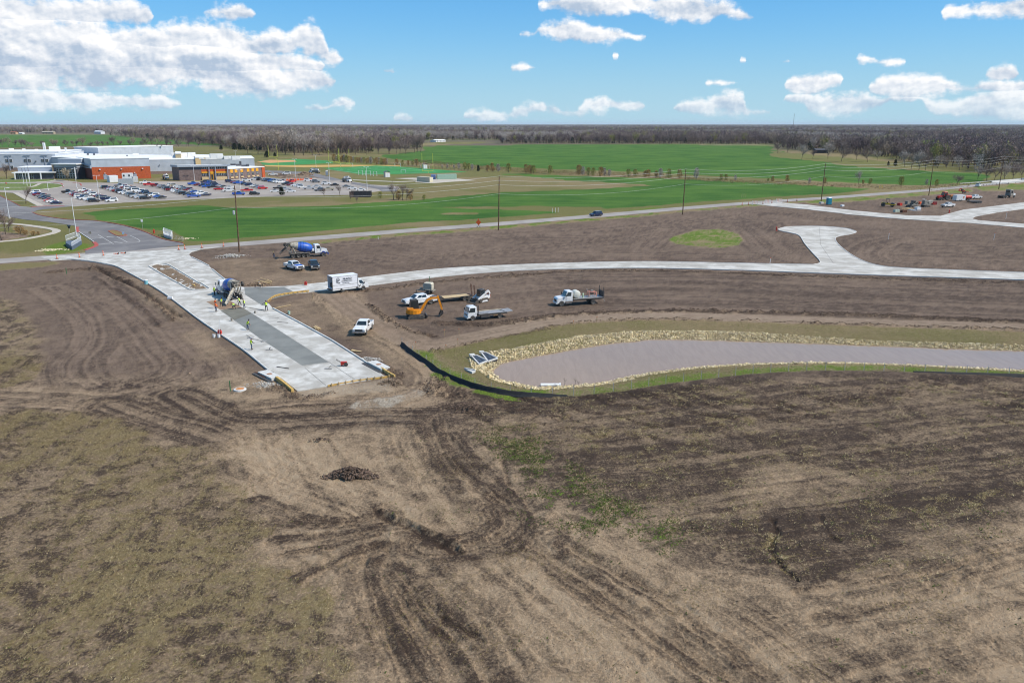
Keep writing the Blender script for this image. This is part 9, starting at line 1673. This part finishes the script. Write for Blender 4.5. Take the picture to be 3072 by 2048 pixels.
# ------------------------------------------------------------------ ground litter: dead grass, weeds, clods
def scatter_points(n, w, seed):
 g=np.random.default_rng(seed); pr=np.clip(w, 0, None).astype(np.float64); pr[:5*GD['shape'][1]]=0; ny, nx=GD['shape']; XX=GD['X'].reshape(ny, nx); YY=GD['Y'].reshape(ny, nx); A=np.abs(np.gradient(XX, axis=1)*np.gradient(YY, axis=0)).ravel(); pr *= A; s=pr.sum(); i=g.choice(len(pr), n, p=pr/s)
 X=GD['X'][i]+g.uniform(-.5, .5, n)*np.gradient(XX, axis=1).ravel()[i]; Y=GD['Y'][i]+g.uniform(-.5, .5, n)*np.gradient(YY, axis=0).ravel()[i]; return X, Y, GD['z'][i], g, i
inview=(np.abs(GD['X'])<GD['Y']*.70+6) & (GD['Y']>36) & (GD['pave']>.5) & (GD['pd']>1.0)
def blades(name, n, w, L, wd, mats, label, seed, up=.35, per=4, cat='grass', wind=(.9, -.2)):
 X, Y, z, g, i = scatter_points(n, w, seed); c = np.stack([X, Y, z], 1); V = [];
 a=g.normal(math.atan2(wind[1], wind[0]), 1.1, (n, per)); ll=L*g.uniform(.5, 1.3, (n, per)); d=np.stack([np.cos(a), np.sin(a), np.abs(g.normal(up, .25, (n, per)))], 2); d /= np.linalg.norm(d, axis=2)[..., None]
 s=np.stack([-np.sin(a), np.cos(a), np.zeros_like(a)], 2)*(wd*g.uniform(.6, 1.4, (n, per)))[..., None]; b0=c[:, None]+g.normal(0, L*.25, (n, per, 3))*np.array([1, 1, 0])-np.array([0, 0, .02])
 V=np.stack([b0-s/2, b0+s/2, b0+d*ll[..., None]], 2).reshape(-1, 3); m=n*per; mi=np.repeat(g.integers(0, len(mats), n), per)
 o=link(name, np_mesh(name, V, np.arange(3*m).reshape(-1, 3), mats, mi)); return tag(o, label, cat, kind='stuff')
M_ST1=mat('straw_pale', S(198, 178, 136), .9, var=.15, spec=.1); M_ST2=mat('straw_tan', S(152, 130, 92), .9, var=.2, spec=.1); M_ST3=mat('straw_olive', S(134, 120, 76), .9, var=.2, spec=.1); M_WEED=mat('weed_green', S(110, 122, 62), .9, var=.2, spec=.1); M_WEED2=mat('weed_dark_green', S(84, 98, 50), .9, var=.2, spec=.1)
near2 = inview & (GD['Y'] < 110)
nz = fbm(GD['X'], GD['Y'], .5, 3, 500)
blades('dead_grass', 52000, GD['gl']*np.clip(GD['dry'], .04, 1)*near2*(.3+nz), .20, .045, [M_ST1, M_ST2, M_ST2, M_ST3], 'thin dead grass lying over the dark earth on the left', 1)
blades('dead_tufts', 16000, GD['slope']*(.15+2*GD['dry'])*near2*sst(nz, .4, .7), .24, .05, [M_ST2, M_ST1, M_ST3], 'dead grass tufts scattered over the dark slope', 2)
blades('stubble', 9000, (GD['tan']+.15)*near2*sst(fbm(GD['X'], GD['Y'], .22, 3, 501), .5, .75), .14, .04, [M_ST2, M_ST3], 'short dead stubble in the bare tan earth', 3)
blades('green_weeds', 5000, (GD['weeds']*.4*sst(nz, .36, .66)+.02*(GD['tan']+GD['gl']+GD['slope'])*sst(nz, .66, .74))*near2, .17, .07, [M_WEED, M_WEED2], 'low green weeds sprouting on the dark earth', 4, .8, 5)
blades('bank_grass', 22000, GD['bank']*inview*(GD['Y']<170)*(.4+nz), .22, .05, [M_ST3, M_ST1, M_WEED, M_ST3], 'mown olive grass on the bank of the pond', 5, .5, 3)
def clods(name, n, w, sz, m, label, seed):
 X, Y, z, g, i=scatter_points(n, w, seed); oc=np.array([(1, 0, 0), (-1, 0, 0), (0, 1, 0), (0, -1, 0), (0, 0, 1), (0, 0, -.6)], float); of=np.array([(0, 2, 4), (2, 1, 4), (1, 3, 4), (3, 0, 4), (2, 0, 5), (1, 2, 5), (3, 1, 5), (0, 3, 5)]); s=np.exp(g.normal(math.log(sz), .45, n)); a=g.uniform(0, 6.28, n)
 V=oc[None]*g.uniform(.55, 1.25, (n, 6, 3))*s[:, None, None]; ca, sa=np.cos(a)[:, None], np.sin(a)[:, None]; x, y=V[..., 0]*ca-V[..., 1]*sa, V[..., 0]*sa+V[..., 1]*ca; V=np.stack([x, y, V[..., 2]*.8], 2)+np.stack([X, Y, z+s*.2], 1)[:, None]
 F=of[None]+(np.arange(n)*6)[:, None, None]; o=link(name, np_mesh(name, V.reshape(-1, 3), F.reshape(-1, 3), m)); return tag(o, label, 'clods', kind='stuff')
clods('churned_clods', 30000, GD['cl']*inview*(GD['Y']<260), .055, M_CLOD, 'dark clods churned up along the road and path margins', 6)
clods('earth_crumbs', 30000, ((1-GD['gl'])*sst(nz, .45, .75)+.1)*near2, .03, [M_CLODL], 'small earth crumbs strewn over the bare ground', 7)
cd=sd_poly(GD['X'], GD['Y'], [G(*q) for q in [(1240, 478), (1380, 493), (1600, 510), (1900, 522), (2200, 540), (2500, 552), (2760, 561), (2910, 549), (2930, 553), (2780, 572), (2560, 563), (2200, 548), (1900, 531), (1600, 520), (1380, 503), (1240, 490)]], 12.0)
blades('creek_brush', 6000, (1-sst(cd, 0, 5))*(.2+fbm(GD['X'], GD['Y'], .06, 3, 505)), 1.1, .12, [mat('brush_rust', S(150, 116, 86), .95), mat('brush_tan', S(176, 150, 116), .95), M_ST3], 'low rusty brush lining the creek between the fields', 8, .8, 4, 'brush')
# ------------------------------------------------------------------ haze: the air over the whole plain
def haze():
 m=bpy.data.materials.new('haze'); m.use_nodes=True; N=m.node_tree.nodes; N.remove(N['Principled BSDF']); v=N.new('ShaderNodeVolumePrincipled'); v.inputs['Color'].default_value=(.82, .91, 1.0, 1); v.inputs['Density'].default_value=3.0e-5; v.inputs['Anisotropy'].default_value=0.0
 m.node_tree.links.new(v.outputs[0], N['Material Output'].inputs['Volume'])
 zt=max(hh+6, 60); MB().box((0, 18000, (zt-4)/2), (150000, 38000+2000, zt+4)).build('haze', m); tag(bpy.data.objects['haze'], 'thin bluish haze filling the air over the plain', 'haze', kind='stuff')
haze()
